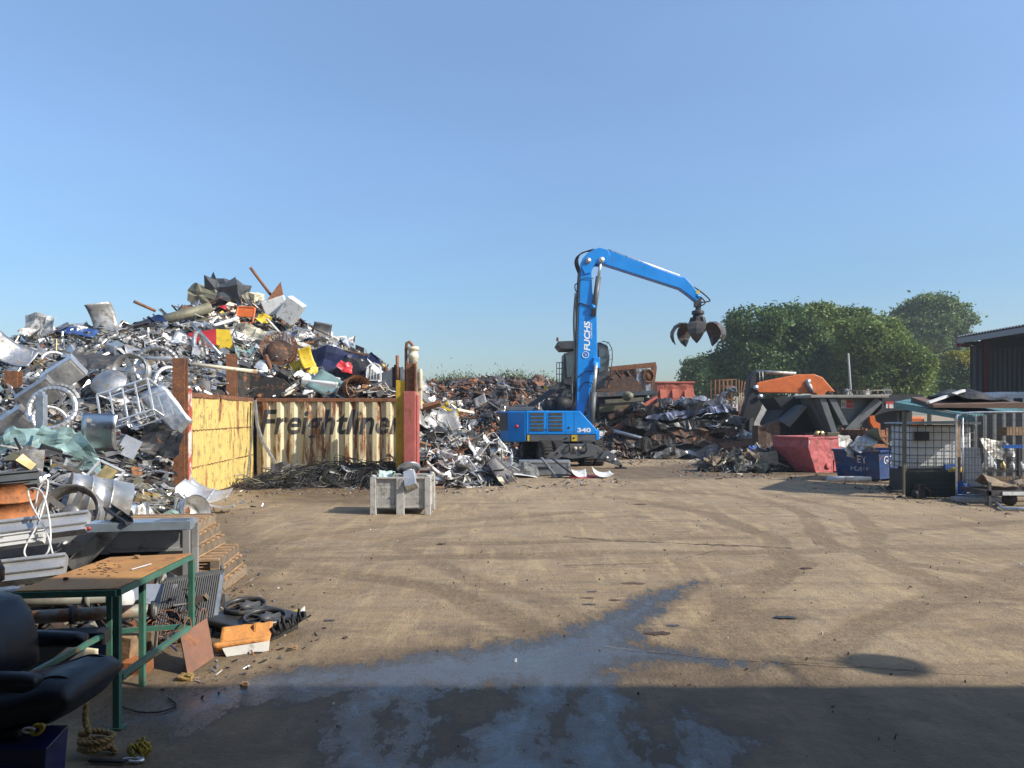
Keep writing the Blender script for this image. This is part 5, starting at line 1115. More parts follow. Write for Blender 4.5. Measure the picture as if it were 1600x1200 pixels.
for k in range(9): place('crushed_lump' if k % 2 else 'metal_sheet', k, 'alu' if k % 3 else 'white_paint', P(1148 + k * 3.2, 687 - (k % 3) * 4, 37.2), (k, k * .7, k), .42, zone='in the bright pile on the flat rusty plate')
mb = MB(); q = P(1136, 668, 43); mb.bb(-.6, 1.3, 0, 1.2, 0, q.z + .9); tag(mb.build('red_bin', M_['old_red'], loc=(q.x, 43, 0), bevel=.02), 'dull red bin standing behind the dark stick of the orange machine', 'bin')
q = P(1196, 668, 40); mb = MB(); mb.prism([(-.75, -q.z), (.75, -q.z), (.75, -.2), (-.3, 1.5), (-.75, .3)], 0, .05); tag(mb.build('white_sheet', M_['white_plain'], loc=q), 'white pointed panel leaning beside the dark stick of the orange machine', 'panel')
q = P(1184, 690, 33.5); mb = MB(); zt = P(0, 665, 33.5).z; mb.bb(0, .35, 0, .8, 0, zt); mb.hexa([(.353, 0, .0), (1.05, .2, .0), (1.05, .8, .0), (.353, .8, .0)], [(.353, 0, zt - .02), (1.05, .2, zt + .25), (1.05, .8, zt + .25), (.353, .8, zt)]); tag(mb.build('rusty_box', M_['rust_dark'], loc=(q.x, 33.5, 0), bevel=.02), 'brown rusty steel box between the orange machine and the grey shear', 'box')
# ------------------------------------------------------------------ orange excavator
Yo = 38.0; ex = T('orange_excavator', 'orange crawler excavator with its black stick reaching down behind the grey shear', 'excavator', P(1330, 660, Yo)); ex.location.z = 0; oxx = ex.location.x
def o_(px, py): q = P(px, py, Yo); return (q.x - oxx, q.z)
OR = M_['orange']
mb = MB(); mb.prism([o_(*p) for p in ((1176, 605), (1180, 598), (1243, 585.5), (1268, 585), (1281, 590), (1300, 612), (1316, 640), (1296, 642), (1270, 615), (1182, 614))], -.35, .35); mb.build('boom', OR, ex, bevel=.04)
mb = MB(); mb.prism([o_(*p) for p in ((1170, 590), (1178, 580), (1186, 584), (1187, 612), (1193, 618), (1186, 640), (1176, 660), (1174, 690), (1152, 690), (1156, 655), (1166, 622))], -.28, .28); mb.build('stick', M_['black'], ex, bevel=.03)
mb = MB(); mb.prism([o_(*p) for p in ((1168, 655), (1174, 652), (1173, 690), (1166, 690))], -.36, -.285); mb.build('wear_plate', M_['machine_grey'], ex)
mb = MB(); A_, B_ = o_(1184, 581), o_(1243, 584); mb.tube([(A_[0], 0, A_[1]), (B_[0], 0, B_[1])], .1, 10); mb.build('hydraulic_cylinder', M_['steel_dull'], ex)
for k in range(4): mb = MB(); mb.tube([(o_(1250 + k * 3, 0)[0], -.3 + .1 * k, o_(0, 584)[1]), (o_(1275, 0)[0], -.3 + .1 * k, o_(0, 588)[1]), (o_(1296, 0)[0], -.3 + .1 * k, o_(0, 611)[1])], .035, 6); mb.build('hydraulic_hose', OR if k % 2 else M_['black'], ex)
for px in (1183, 1188): mb = MB(); A_, B_ = o_(px, 581), o_(px + 1, 600); mb.tube([(A_[0], -.3, A_[1]), (B_[0], -.3, B_[1])], .04, 6); mb.build('link_rod', M_['steel_dull'], ex)
mb = MB(); A_, B_ = o_(1257, 598), o_(1264, 614); mb.tube([(A_[0], -.42, A_[1]), (B_[0], -.42, B_[1])], .12, 8); mb.build('boom_cylinder', M_['steel_dull'], ex)
for px, py in ((1177, 606), (1184, 620), (1258, 597)): x, z = o_(px, py); mb = MB(); mb.lathe([(0, 0), (.13, 0), (.13, .06), (0, .07)], 14, Matrix.Translation((x, -.36, z)) @ rotm(90, 0, 0)); mb.build('pivot_pin', M_['galv'], ex)
mb = MB(); mb.bb(-.6, 3.0, -1.2, 1.3, 1.2, 2.0); mb.build('upper_body', OR, ex, bevel=.08)
mb = MB(); mb.bb(-.5, .9, .4, 1.4, 2.003, 2.5); mb.build('cab', M_['dark_grey'], ex, bevel=.08)
for y in (-1.2, 1.2): mb = MB(); mb.prism([(-1.9, .5), (-1.5, .05), (1.7, .05), (2.1, .5), (1.7, .95), (-1.5, .95)], y - .3, y + .3); mb.build('crawler_track', M_['rubber'], ex, bevel=.04)
# ------------------------------------------------------------------ grey shear hopper
Ys = 33.5; sh = T('scrap_shear', 'large dark grey scrap shear hopper with slanted ribs and red warning signs', 'shear', P(1300, 690, Ys)); sh.location.z = 0; sx_ = sh.location.x
mat('shear_grey', (0.135, 0.145, 0.145), .55, .1, .2, 2.5, rust=.06, dirt=.3); SG = M_['shear_grey']
def s_(px, py): q = P(px, py, Ys); return (q.x - sx_, q.z)
mb = MB(); mb.prism([s_(*p) for p in ((1262, 622), (1372, 622), (1340, 676), (1318, 690), (1296, 690))], 0, 3.0); mb.build('hopper_side', SG, sh)
mb = MB(); mb.prism([s_(*p) for p in ((1256, 617.5), (1376, 618), (1376, 622), (1256, 622))], -.75, 3.3); mb.build('hopper_rim', mat('rim_worn', (0.27, 0.26, 0.23), .5, .2, .2, 3, rust=.2, dirt=.3), sh, bevel=.015)
mb = MB(); mb.prism([s_(*p) for p in ((1222, 621), (1255, 619), (1262, 622), (1296, 690), (1262, 690), (1228, 676), (1224, 662), (1236, 640))], 1.0, 3.2); mb.build('end_wall', M_['black'], sh)
for a, b in (((1276, 623), (1299, 688)), ((1290, 623), (1311, 664)), ((1304, 623), (1314, 690))):
    A_, B_ = s_(*a), s_(*b); rd_ = -.65 if a[0] < 1300 else -.12; mb = MB(); mb.hexa([(A_[0] - .14, rd_, A_[1]), (A_[0] + .14, rd_, A_[1]), (A_[0] + .14, -.003, A_[1]), (A_[0] - .14, -.003, A_[1])], [(B_[0] - .12, rd_, B_[1]), (B_[0] + .12, rd_, B_[1]), (B_[0] + .12, -.003, B_[1]), (B_[0] - .12, -.003, B_[1])]); mb.build('rib', SG, sh, bevel=.01)
A_, B_ = s_(1368, 625), s_(1318, 676); mb = MB(); mb.bar((A_[0], -.2, A_[1]), (B_[0], -.2, B_[1]), .36, .32, up=(0, 1, 0)); mb.build('brace', SG, sh, bevel=.01)
for px, py in ((1246, 657), (1245, 671), (1252, 640)): x, z = s_(px, py); mb = MB(); mb.lathe([(0, 0), (.12, 0), (.12, .03), (0, .03)], 14, Matrix.Translation((x, .99, z)) @ rotm(90, 0, 0)); mb.build('bolt_hole', M_['black'], sh)
mb = MB(); mb.prism([s_(*p) for p in ((1222, 660), (1255, 632), (1262, 636), (1234, 668))], -.0, .98); mb.build('pivot_arm', M_['dark_grey'], sh, bevel=.02)
mb = MB(); mb.bb(s_(1262, 0)[0], s_(1350, 0)[0], .2, 3.0, .0, s_(0, 676)[1] - .003); mb.build('base_frame', M_['dark_metal'], sh)
mb = MB(); mb.prism([s_(*p) for p in ((1374, 618), (1440, 617), (1440, 700), (1352, 700), (1342, 678), (1372, 640))], .8, 3.2); mb.prism([s_(*p) for p in ((1376, 617.5), (1440, 616), (1440, 640), (1388, 642), (1362, 650), (1374, 638))], -.2, .797); mb.build('drive_housing', mat('housing_black', (0.03, 0.032, 0.035), .5, .1, .2, 3, dirt=.2), sh)
mb = MB(); A_ = s_(1334, 612); B_ = s_(1400, 610)
for z in (0, -.2): mb.tube([(A_[0], .4, A_[1] + z + .05), (B_[0], .4, A_[1] + z + .08)], .025, 6)
for k in range(7): x = A_[0] + (B_[0] - A_[0]) * k / 6; mb.tube([(x, .4, s_(0, 618)[1]), (x, .4, A_[1] + .06)], .025, 6)
mb.build('guard_rail', M_['olive'], sh)
for (a, b, c, d) in ((1314, 624.5, 1333, 638), (1380.5, 627.5, 1392, 638)):
    x0_, z1_ = s_(a, b); x1_, z0_ = s_(c, d); yy = -.02 if a < 1350 else -.22
    mb = MB(); mb.bb(x0_, x1_, yy, yy + .015, z0_, z1_); sg_ = mb.build('warning_sign', M_['white_plain'], sh); w = x1_ - x0_; h = z1_ - z0_; mb = MB()
    if a < 1350:
        mb.bb(x0_ + w * .42, x1_ - .01, yy - .008, yy - .002, z0_ + h * .52, z1_ - .015); mb.bb(x0_ + w * .42, x1_ - .01, yy - .008, yy - .002, z0_ + .015, z0_ + h * .47)
        cx, cz = x0_ + w * .21, z0_ + h * .4; mb.tube([(cx + .07 * math.cos(k * .5236), yy - .004, cz + .07 * math.sin(k * .5236)) for k in range(12)], .016, 5, closed=True); mb.bar((cx - .05, yy - .004, cz + .05), (cx + .05, yy - .004, cz - .05), .02, .01)
    else: mb.bb(x0_, x1_, yy - .008, yy - .002, z0_ + h * .68, z1_); mb.bb(x0_ + w * .3, x0_ + w * .45, yy - .008, yy - .002, z0_, z0_ + h * .66)
    mb.build('sign_face', M_['red'], sg_)
q = s_(1352, 660); mb = MB(); mb.prism([s_(*p) for p in ((1351, 651), (1358, 649), (1360, 658), (1367, 662), (1367, 672), (1358, 670), (1352, 660))], -.5, -.25); mb.build('orange_guard', M_['orange'], sh)
mb = MB(); mb.bb(s_(1278, 0)[0], s_(1314, 0)[0], -1.0, -.4, .0, s_(0, 675)[1]); mb.build('control_box', M_['olive'], sh, bevel=.02)
for px in (1262, 1268): x, z = s_(px, 677); mb = MB(); mb.lathe([(0, 0), (.13, 0), (.13, .1), (0, .1)], 14, Matrix.Translation((x, -1.0, z)) @ rotm(90, 0, 0)); mb.build('lamp', M_['brass'], sh)
for k in range(16): place(['crushed_lump', 'metal_sheet', 'metal_bar', 'wire_tangle'][k % 4], k, ['rust_dark', 'rust', 'dark_metal', 'white_paint', 'steel_dull'][k % 5], P(1300 + k * 6.5, 616, 34.6), (k, k * .4, k), .45, zone='lying on top of the grey shear hopper')
for k in range(12): place(['crushed_lump', 'metal_sheet', 'wire_tangle'][k % 3], k, ['rust_dark', 'dark_metal'][k % 2], P(1208 + (k % 4) * 6, 660 - (k // 4) * 9, 40), (k, k * .4, k), .6, zone='piled in the dark behind the grey shear')
mb = MB(); mb.bb(-.6, .9, -.3, 1, 0, P(0, 645, 40).z); tag(mb.build('scrap_bin', M_['rust_dark'], loc=(P(1214, 0, 40).x, 40.4, 0)), 'dark rusty bin full of scrap behind the grey shear', 'bin')
# ------------------------------------------------------------------ skips and stillage
Yk = 27.9; sk = T('pink_skip', 'faded pink red skip with sloped ends standing before the grey shear', 'skip', P(1262, 740, Yk)); sk.location.z = 0; sk.rotation_euler = (0, 0, R(24))
mat('skip_pink', (0.46, 0.105, 0.11), .6, 0, .18, 2, rust=.22, dirt=.45, rscale=3)
prof = [(-.72, 1.27), (1.22, 1.27), (1.2, 1.13), (.45, .5), (.42, .06), (-.36, .06), (-.72, .95)]
mb = MB(); yy0, yy1 = -.75, .95; n = len(prof)
vs = [(x, yy0, z) for x, z in prof] + [(x, yy1, z) for x, z in prof]
fs = [tuple(range(n))[::-1], tuple(range(n, 2 * n))] + [(i, (i + 1) % n, n + (i + 1) % n, n + i) for i in range(1, n)]
mb.add(vs, fs); dent(mb.build('body', M_['skip_pink'], sk), 5, .09, .45)
mb = MB()
for a, b in (((-.75, yy0), (1.25, yy0)), ((-.75, yy1), (1.25, yy1))): mb.bar((a[0], a[1], 1.29), (b[0], b[1], 1.29), .07, .07)
for x in (-.75, 1.25): mb.bar((x, yy0 + .04, 1.29), (x, yy1 - .04, 1.29), .07, .07)
mb.build('rim', M_['skip_pink'], sk, bevel=.01)
mb = MB(); mb.bb(-.68, -.48, yy0 - .008, yy0 - .002, 1.07, 1.19); mb.build('label_plate', M_['white_plain'], sk)
mb = MB(); mb.lathe([(0, 0), (.11, 0), (.11, .05), (.06, .06), (0, .06)], 16, Matrix.Translation((.18, yy0, .28)) @ rotm(90, 0, 0)); mb.build('hook_boss', M_['skip_pink'], sk)
mb = MB(); mb.prism([(.43, .1), (.62, .1), (.55, .55), (.46, .5)], yy0 - .05, yy0 + .1); mb.build('lug', M_['skip_pink'], sk)
mb = MB(); mb.bb(-.7, 1.2, yy0 + .05, yy1 - .05, 1.0, 1.12); mb.build('load', M_['rust_dark'], sk)
mb = MB(); mb.bb(-1.2, 1.6, -.08, .08, 0, .055); tag(mb.build('timber', M_['wood_old'], loc=(P(1262, 0, 27).x, 27.1, 0), rot=(0, 0, R(-4))), 'flat timber lying on the ground in front of the pink skip', 'timber')
# rusty stillage
st = T('rusty_stillage', 'rusty brown ribbed steel stillage between the pink and blue skips', 'stillage', P(1352, 720, 27.5)); st.location.z = 0; st.rotation_euler = (0, 0, R(28)); zt = P(0, 672, 27.5).z
for nm, sz, lc, ax in (('side_wall', (1.15, .05, zt - .15), (.56, 0, (zt + .15) / 2), 0), ('side_wall', (1.15, .05, zt - .15), (.56, 1.0, (zt + .15) / 2), 0), ('end_wall', (.05, .95, zt - .15), (0, .5, (zt + .15) / 2), 1), ('end_wall', (.05, .95, zt - .15), (1.12, .5, (zt + .15) / 2), 1)):
    mb = MB(); mb.box(sz, lc)
    for k in range(7):
        z = .2 + k * (zt - .25) / 7; mb.box((sz[0] + (.05 if ax else -.1), sz[1] + (.05 if not ax else -.1), .07), (lc[0], lc[1], z))
    mb.build(nm, M_['rust'] if ax == 0 else M_['rust_dark'], st)
for x in (0, 1.12):
    for y in (0, 1.0): mb = MB(); mb.bb(x - .05, x + .05, y - .05, y + .05, 0, zt + .06); mb.build('corner_post', M_['rust'], st)
# blue skip
Yb = 23.9; bk = T('blue_skip', 'scuffed dark blue skip overflowing with torn sheeting before the shelter', 'skip', P(1373, 757, Yb)); bk.location.z = 0; bk.rotation_euler = (0, 0, R(38))
mat('skip_blue', (0.018, 0.062, 0.20), .45, 0, .3, 2, rust=.2, dirt=.4, rscale=3, coat=.3); zt = P(0, 707, Yb).z
mb = MB()                                       # local x to the right flank, local y to the left flank
def sk2(mb, x0, x1, y0, y1, z0, z1, t=.04, sl=.18):
    lo = [(x0 + sl, y0 + sl * .3), (x1 - sl, y0 + sl * .3), (x1 - sl, y1 - sl * .3), (x0 + sl, y1 - sl * .3)]; hi = [(x0, y0), (x1, y0), (x1, y1), (x0, y1)]
    for i in range(4):
        a, b = lo[i], lo[(i + 1) % 4]; c, d = hi[i], hi[(i + 1) % 4]; cx, cy = (x0 + x1) / 2, (y0 + y1) / 2
        inn = lambda p: (p[0] + (cx - p[0]) * t, p[1] + (cy - p[1]) * t)
        mb.hexa([(*a, z0), (*b, z0), (*inn(b), z0), (*inn(a), z0)], [(*c, z1), (*d, z1), (*inn(d), z1), (*inn(c), z1)])
    mb.bb(lo[0][0], lo[1][0], lo[0][1], lo[2][1], z0 - .02, z0 + .03)
sk2(mb, 0, 1.9, 0, 1.5, .1, zt); dent(mb.build('body', M_['skip_blue'], bk), 4, .03, .4)
mb = MB(); mb.bar((-.03, -.03, zt + .03), (1.93, -.03, zt + .03), .07); mb.bar((-.03, .01, zt + .03), (-.03, 1.53, zt + .03), .07); mb.bar((1.93, .01, zt + .03), (1.93, 1.53, zt + .03), .07); mb.bar((.01, 1.53, zt + .03), (1.9, 1.53, zt + .03), .07); mb.build('rim', M_['skip_blue'], bk, bevel=.01)
mb = MB(); mb.bb(.15, .4, .1, 1.4, 0, .08); mb.bb(1.5, 1.75, .1, 1.4, 0, .08); mb.build('skid', M_['black'], bk)
mb = MB(); add_text(mb, 'EY', (.035, .70, .58), (0, -1, -.06), (-.18, 0, 1), .32, .24, .004, 0, .02); add_text(mb, 'POSIT', (.105, .95, .32), (0, -1, -.06), (-.18, 0, 1), .6, .15, .004, 0, .01)
o = mb.build('lettering', mat('worn_white', (0.62, 0.63, 0.64), .6, 0, .1, 4, rust=.45, rscale=6, rcol=((0.012, 0.045, 0.17), (0.015, 0.05, 0.18))), bk)
mb = MB(); add_text(mb, 'GEN', (.35, .022, .55), (1, 0, 0), (0, -.05, 1), .75, .26, .006, 0, .01); mb.build('lettering', M_['worn_white'], bk)
mat('torn_sheet', (0.50, 0.49, 0.46), .5, 0, .3, 3, dirt=.5)
for k, (px, py, s_z, mm, lab) in enumerate(((1328, 702, .75, 'torn_sheet', 'grey torn plastic sheet hanging over the left flank of the blue skip'), (1350, 697, .6, 'white_paint', 'white crumpled panel sticking out of the blue skip'), (1376, 692, .9, 'olive', 'olive grey plank shaped panel lying across the blue skip'), (1392, 700, .6, 'wood_old', 'brown board at the right end of the blue skip load'), (1362, 703, .5, 'cream', 'cream crumpled sheet in the middle of the blue skip load'))):
    place('metal_sheet', [0, 3, 4, 2, 6][k], mm, P(px, py, Yb + .5) + Vector((0, 0, .05)), (R([75, 40, 10, 20, 30][k]), R([20, -30, 28, 10, 5][k]), R([40, 10, 5, 30, 60][k])), s_z, lab)
mb = MB(); mb.bb(.2, 1.7, .15, 1.35, .3, zt - .12); mb.build('load', M_['rust_dark'], bk)
mb = MB(); a = G(1292, 748, .1); mb.lathe([(.085, 0), (.085, 1.3), (.07, 1.3), (.07, 0)], 14, Matrix.Translation(a) @ rotm(0, 90, -8), closed=True); tag(mb.build('plastic_pipe', M_['white_plain'], org=a), 'short white pipe lying on the ground left of the blue skip', 'pipe')
for k in range(14): place(['metal_sheet', 'wire_tangle', 'crushed_lump', 'metal_bar'][k % 4], k, ['white_paint', 'rust_dark', 'steel_dull', 'wood_old', 'blue_scrap'][k % 5], G(1290 + rng.uniform(0, 28), 728 + rng.uniform(0, 10)) + Vector((0, 0, .12)), (k, .3 * k, k), .42, zone='on the ground between the pink and blue skips')
# ------------------------------------------------------------------ shelter with water tank
Yh = 19.6; hut = T('lean_to_shelter', 'makeshift lean-to with a teal corrugated roof on thin posts over a caged water tank', 'shelter', P(1450, 775, Yh)); hut.location.z = 0; hx = hut.location.x
def h_(px, py, Y=Yh): q = P(px, py, Y); return Vector((q.x - hx, Y - Yh, q.z))
mat('teal_sheet', (0.10, 0.23, 0.24), .5, .1, .2, 3, dirt=.4, rust=.1)
a, b, c, d = h_(1398, 629, 20.4), h_(1522, 650, 19.0), h_(1600, 640, 21.5), h_(1432, 622, 23.5)
mb = MB(); mb.sheet(lambda u, v: a.lerp(b, u).lerp(d.lerp(c, u), v) + Vector((0, 0, .02 * math.sin(v * 120))), 4, 60, .02, sm=False); mb.build('roof', M_['teal_sheet'], hut)
mb = MB(); mb.bar(a + Vector((0, -.05, -.09)), b + Vector((0, -.05, -.09)), .05, .12); mb.build('roof_beam', M_['teal_sheet'], hut)
for px, t_, Y in ((1413, 636, 20.2), (1497, 648, 19.2)):
    t2 = h_(px, t_, Y); mb = MB(); mb.bb(t2.x - .04, t2.x + .04, t2.y - .04, t2.y + .04, 0, t2.z - .12); mb.build('post', M_['wood'] if px > 1450 else M_['olive'], hut)
for x, y in ((2.2, 2.2), (.55, 2.5)): mb = MB(); mb.bb(x - .05, x + .05, y - .05, y + .05, 0, 2.15); mb.build('post', M_['olive'], hut)
# things on the roof
mat('brown_board', (0.13, 0.075, 0.05), .8, 0, .3, 3, dirt=.3)
q = P(1500, 640, 19.9); mb = MB(); mb.hexa([(-.9, -.5, 0), (1.35, -.6, -.02), (1.3, 1.0, .05), (-.7, 1.0, .05)], [(-.9, -.5, .07), (1.35, -.6, .12), (1.3, 1.0, .3), (-.7, 1.0, .3)]); tag(mb.build('brown_board', M_['brown_board'], loc=q + Vector((0, .1, .05))), 'thick brown board stack lying on the teal shelter roof', 'board')
q = P(1530, 620, 20.2); mb = MB(); mb.sheet(lambda u, v: Vector(((u - .5) * 1.9, (v - .5) * 1.4, .25 * math.sin(u * 3.14) * math.sin(v * 3.14) + .14 * mnoise.noise(Vector((u * 5, v * 4, 3))) - u * .18)), 18, 12, .03, sm=False); tag(mb.build('tarpaulin', M_['black'], loc=q + Vector((-.1, .2, .0))), 'black crumpled tarpaulin on the boards on the shelter roof', 'tarpaulin')
mb = MB(); mb.bar(P(1450, 629, 19.6), P(1506, 610, 20.0), .1, .06); tag(mb.build('white_plank', M_['white_plain'], org=P(1450, 629, 19.6)), 'long white plank lying at a slant on the shelter roof', 'plank')
# IBC tank
a, b = h_(1421, 0, 20.6), h_(1522, 0, 20.6); zb, zt = h_(0, 735, 20.6).z, h_(0, 664, 20.6).z; ibc = T('water_tank', 'white plastic water tank in a grey wire cage under the teal roof', 'tank', (hx + a.x, 20.6, 0)); W_ = b.x - a.x
mb = MB(); mb.bb(.04, W_ - .04, .05, 1.1, zb + .05, zt - .02); mb.build('bottle', M_['plastic_white'], ibc, bevel=.06)
mb = MB()
for i in range(9): x = W_ * i / 8; mb.tube([(x, 0, zb), (x, 0, zt)], .009, 5)
for i in range(7): z = zb + (zt - zb) * i / 6; mb.tube([(0, 0, z), (W_, 0, z)], .009, 5); mb.tube([(0, 0, z), (0, 1.1, z)], .012, 5)
for i in range(1, 5): mb.tube([(0, 1.1 * i / 4, zb), (0, 1.1 * i / 4, zt)], .012, 5)
mb.build('wire_cage', M_['dark_grey'], ibc)
mb = MB(); mb.bb(0, W_, 0, 1.1, .0, zb - .02); mb.build('stand', M_['dark_metal'], ibc)
mb = MB(); mb.hexa([(-.1, -.15, zt + .02), (W_ + .1, -.15, zt + .02), (W_ + .1, 1.2, zt + .02), (-.1, 1.2, zt + .02)], [(-.1, -.15, zt + .05), (W_ + .1, -.15, zt + .08), (W_ + .1, 1.2, zt + .1), (-.1, 1.2, zt + .06)]); mb.build('lid_board', M_['galv'], ibc)
mb = MB(); mb.bb(.12, .5, -.06, -.015, zt - .42, zt - .18); mb.build('black_box', M_['black'], ibc)
mb = MB(); mb.bb(.9, 1.35, -.1, -.015, zb + .02, zb + .17); mb.build('tray', M_['blue_scrap'], ibc)
# green mesh panel in front
a, b = h_(1415, 778, 19.5), h_(1511, 778, 19.2); gp = T('mesh_hoarding', 'dark green mesh covered panel along the bottom of the shelter', 'panel', (hx + a.x, 19.5, 0)); W_ = b.x - a.x; zt = h_(0, 737, 19.4).z
gp.rotation_euler = (0, 0, math.atan2(b.y - a.y, W_)); mb = MB(); mb.bb(0, W_, 0, .03, .02, zt); mb.build('board', mat('green_dark', (0.02, 0.045, 0.03), .7, 0, .3, 5, dirt=.3), gp)
mb = MB()
for i in range(34): x = W_ * i / 33; mb.bar((x, -.012, .02), (x, -.012, zt + .35), .006)
for i in range(9): mb.bar((0, -.02, .03 + i * (zt + .3) / 8), (W_, -.02, .03 + i * (zt + .3) / 8), .006)
mb.build('mesh', M_['dark_grey'], gp)
q = P(1497, 742, 19.9); mb = MB(); mb.lathe([(0, 0), (.2, .02), (.24, .1), (.2, .17), (.1, .2), (0, .2)], 18, Matrix.Diagonal((1, .8, 1, 1))); tag(mb.build('yellow_bag', M_['yellow'], loc=q), 'yellow bag lying on the ledge under the water tank', 'bag')
q = P(1506, 777, 19.0); jc = T('blue_jerrycan', 'blue plastic jerrycan beside the leaning grey slab', 'jerrycan', (q.x, 19.0, 0)); mb = MB(); mb.bb(-.1, .1, -.15, .15, 0, .42); mb.build('body', mat('bright_blue', (0.01, 0.10, 0.42), .4, 0, .1, 3), jc, bevel=.03)
mb = MB(); mb.tube([(0, -.08, .42), (0, -.08, .47), (0, .08, .47), (0, .08, .42)], .018, 6); mb.lathe([(0, .42), (.03, .42), (.03, .46), (0, .46)], 10, Matrix.Translation((0, .12, 0))); mb.build('handle', M_['bright_blue'], jc)
p0, p1 = P(1512, 780, 18.8), P(1541, 700, 18.8); mb = MB(); mb.hexa([(0, 0, 0), (p1.x - p0.x, 0, 0), (p1.x - p0.x, .06, 0), (0, .06, 0)], [(-.03, .18, p1.z), (p1.x - p0.x - .06, .18, p1.z), (p1.x - p0.x - .06, .24, p1.z), (-.03, .24, p1.z)]); tag(mb.build('grey_slab', mat('slab_grey', (0.34, 0.345, 0.36), .6, 0, .15, 3, dirt=.3), loc=(p0.x, 18.8, 0), bevel=.008), 'plain pale grey slab leaning upright against the mesh fence', 'slab')
mb = MB(); mb.bb(-.35, .75, -.2, .2, 0, .12); tag(mb.build('fence_foot', M_['concrete'], loc=(P(1520, 0, 18.4).x, 18.55, 0), bevel=.02), 'concrete fence foot block below the leaning grey slab', 'fence foot')
# mesh fence panel
a = P(1521, 0, 18.2); fp = T('mesh_fence', 'galvanised temporary mesh fence panel with rounded tube frame at the right edge', 'fence', (a.x, 18.9, 0)); zt = P(0, 645, 18.6).z; zb = P(0, 775, 18.6).z; fp.rotation_euler = (0, 0, R(-12)); W_ = 3.3
mb = MB(); mb.tube(spl([(0, 0, zb - .05), (0, 0, zt - .25), (.06, 0, zt - .07), (.25, 0, zt), (1.2, 0, zt + .02), (W_, 0, zt + .03)], 5), .024, 8); mb.tube([(.14, 0, zb), (.14, 0, zt - .12)], .02, 8); mb.tube([(0, 0, zb), (W_, 0, zb)], .02, 8); mb.tube([(W_, 0, 0), (W_, 0, zt)], .022, 8); mb.build('frame', M_['galv'], fp)
mb = MB()
for i in range(46): x = .14 + (W_ - .14) * i / 46; mb.bar((x, 0, zb), (x, 0, zt), .009)
for i in range(11): z = zb + (zt - zb) * i / 11; mb.bar((.14, .006, z), (W_, .006, z), .008)
mb.build('mesh', M_['dark_grey'], fp)
# things behind the mesh fence
q = P(1545, 730, 19.8); jg = T('white_jug', 'white plastic jug hung behind the mesh fence', 'jug', q); mb = MB(); mb.bb(-.09, .09, -.07, .07, 0, .26); mb.lathe([(0, .26), (.05, .26), (.035, .31), (.035, .35), (0, .35)], 12); mb.build('body', M_['plastic_white'], jg, bevel=.03); mb = MB(); mb.tube([(-.02, -.075, .2), (-.02, -.11, .18), (-.02, -.11, .1), (-.02, -.075, .08)], .014, 6); mb.build('handle', M_['plastic_white'], jg)
pb = P(1575, 735, 21); rk = T('storage_rack', 'low rack shelf with pale bottles behind the mesh fence', 'rack', (pb.x, 21, 0)); mb = MB(); mb.bb(-.8, 1.4, 0, .8, pb.z - .05, pb.z); mb.bb(-.8, 1.4, 0, .8, .3, .34)
for x in (-.78, .3, 1.36): mb.bb(x - .03, x + .03, -.03, .03, 0, pb.z + .6)
mb.build('shelf_frame', M_['dark_metal'], rk); mb = MB(); mb.bb(-.8, 1.4, -.03, .0, pb.z - .7, pb.z - .16); mb.build('front_board', M_['wood_old'], rk)
for k in range(8): mb = MB(); mb.lathe([(0, 0), (.07, 0), (.07, .14), (.03, .19), (.03, .22), (0, .22)], 12); tag(mb.build('bottle', M_['plastic_white'] if k % 3 else M_['brass'], loc=(pb.x - .7 + k * .25, 21.3, pb.z)), 'small pale bottle on the rack behind the mesh fence', 'bottle', 'bottles on the rack behind the mesh fence')
q = P(1560, 700, 21.5); mb = MB(); mb.sheet(crumple(4, .2, 2, .8, .6), 8, 8, .01, sm=False); tag(mb.build('grey_bundle', M_['steel_dull'], loc=q, rot=(R(60), 0, 0)), 'grey crumpled bundle standing on the rack behind the mesh fence', 'bundle')
q = P(1582, 698, 20.3); mb = MB(); mb.bb(-.25, .25, -.04, .04, -.04, .05); tag(mb.build('blue_tool', M_['bright_blue'], loc=q), 'small bright blue bar hanging behind the mesh fence', 'tool')
q = P(1590, 674, 22); mb = MB(); mb.bb(-.3, .6, 0, .4, -.12, .12); tag(mb.build('wooden_box', M_['wood'], loc=q), 'orange brown wooden box on a high shelf behind the mesh fence', 'box')
mb = MB(); wall(mb, 0, 6, 0, 0, 2.3); tag(mb.build('sheet_screen', M_['dark_grey'], loc=(P(1500, 0, 22.5).x, 22.8, 0)), 'dark grey sheet screen closing the back of the mesh fence bay', 'screen')
# trailer frame and bits in front of the fence
q = P(1558, 792, 17.3); tr = T('trailer_frame', 'low black trailer frame with a white edge at the foot of the mesh fence', 'trailer', (q.x, 17.6, 0)); mb = MB(); mb.bb(0, 3, 0, .1, .25, .36); mb.bb(0, 3, 1.0, 1.1, .25, .36); mb.bb(0, .1, .103, .997, .25, .36); mb.bb(0, .06, .0, .06, .0, .55); mb.build('frame', M_['dark_metal'], tr)
mb = MB(); mb.bb(.3, 3, -.03, -.003, .26, .34); mb.build('edge_strip', M_['white_plain'], tr)
for x in (.6, 2.4): mb = MB(); mb.lathe([(0, -.06), (.15, -.06), (.15, .06), (0, .06)], 16, Matrix.Translation((x, .2, .15)) @ rotm(90, 0, 0)); mb.build('wheel', M_['rubber'], tr)
q = P(1596, 770, 17.9); mb = MB(); mb.sheet(crumple(6, .25, 2, 1.2, .8), 10, 8, .02, sm=False); tag(mb.build('brown_sacking', M_['wood_old'], loc=(q.x, 18.3, .5)), 'brown crumpled sacking heaped on the trailer frame', 'sacking')
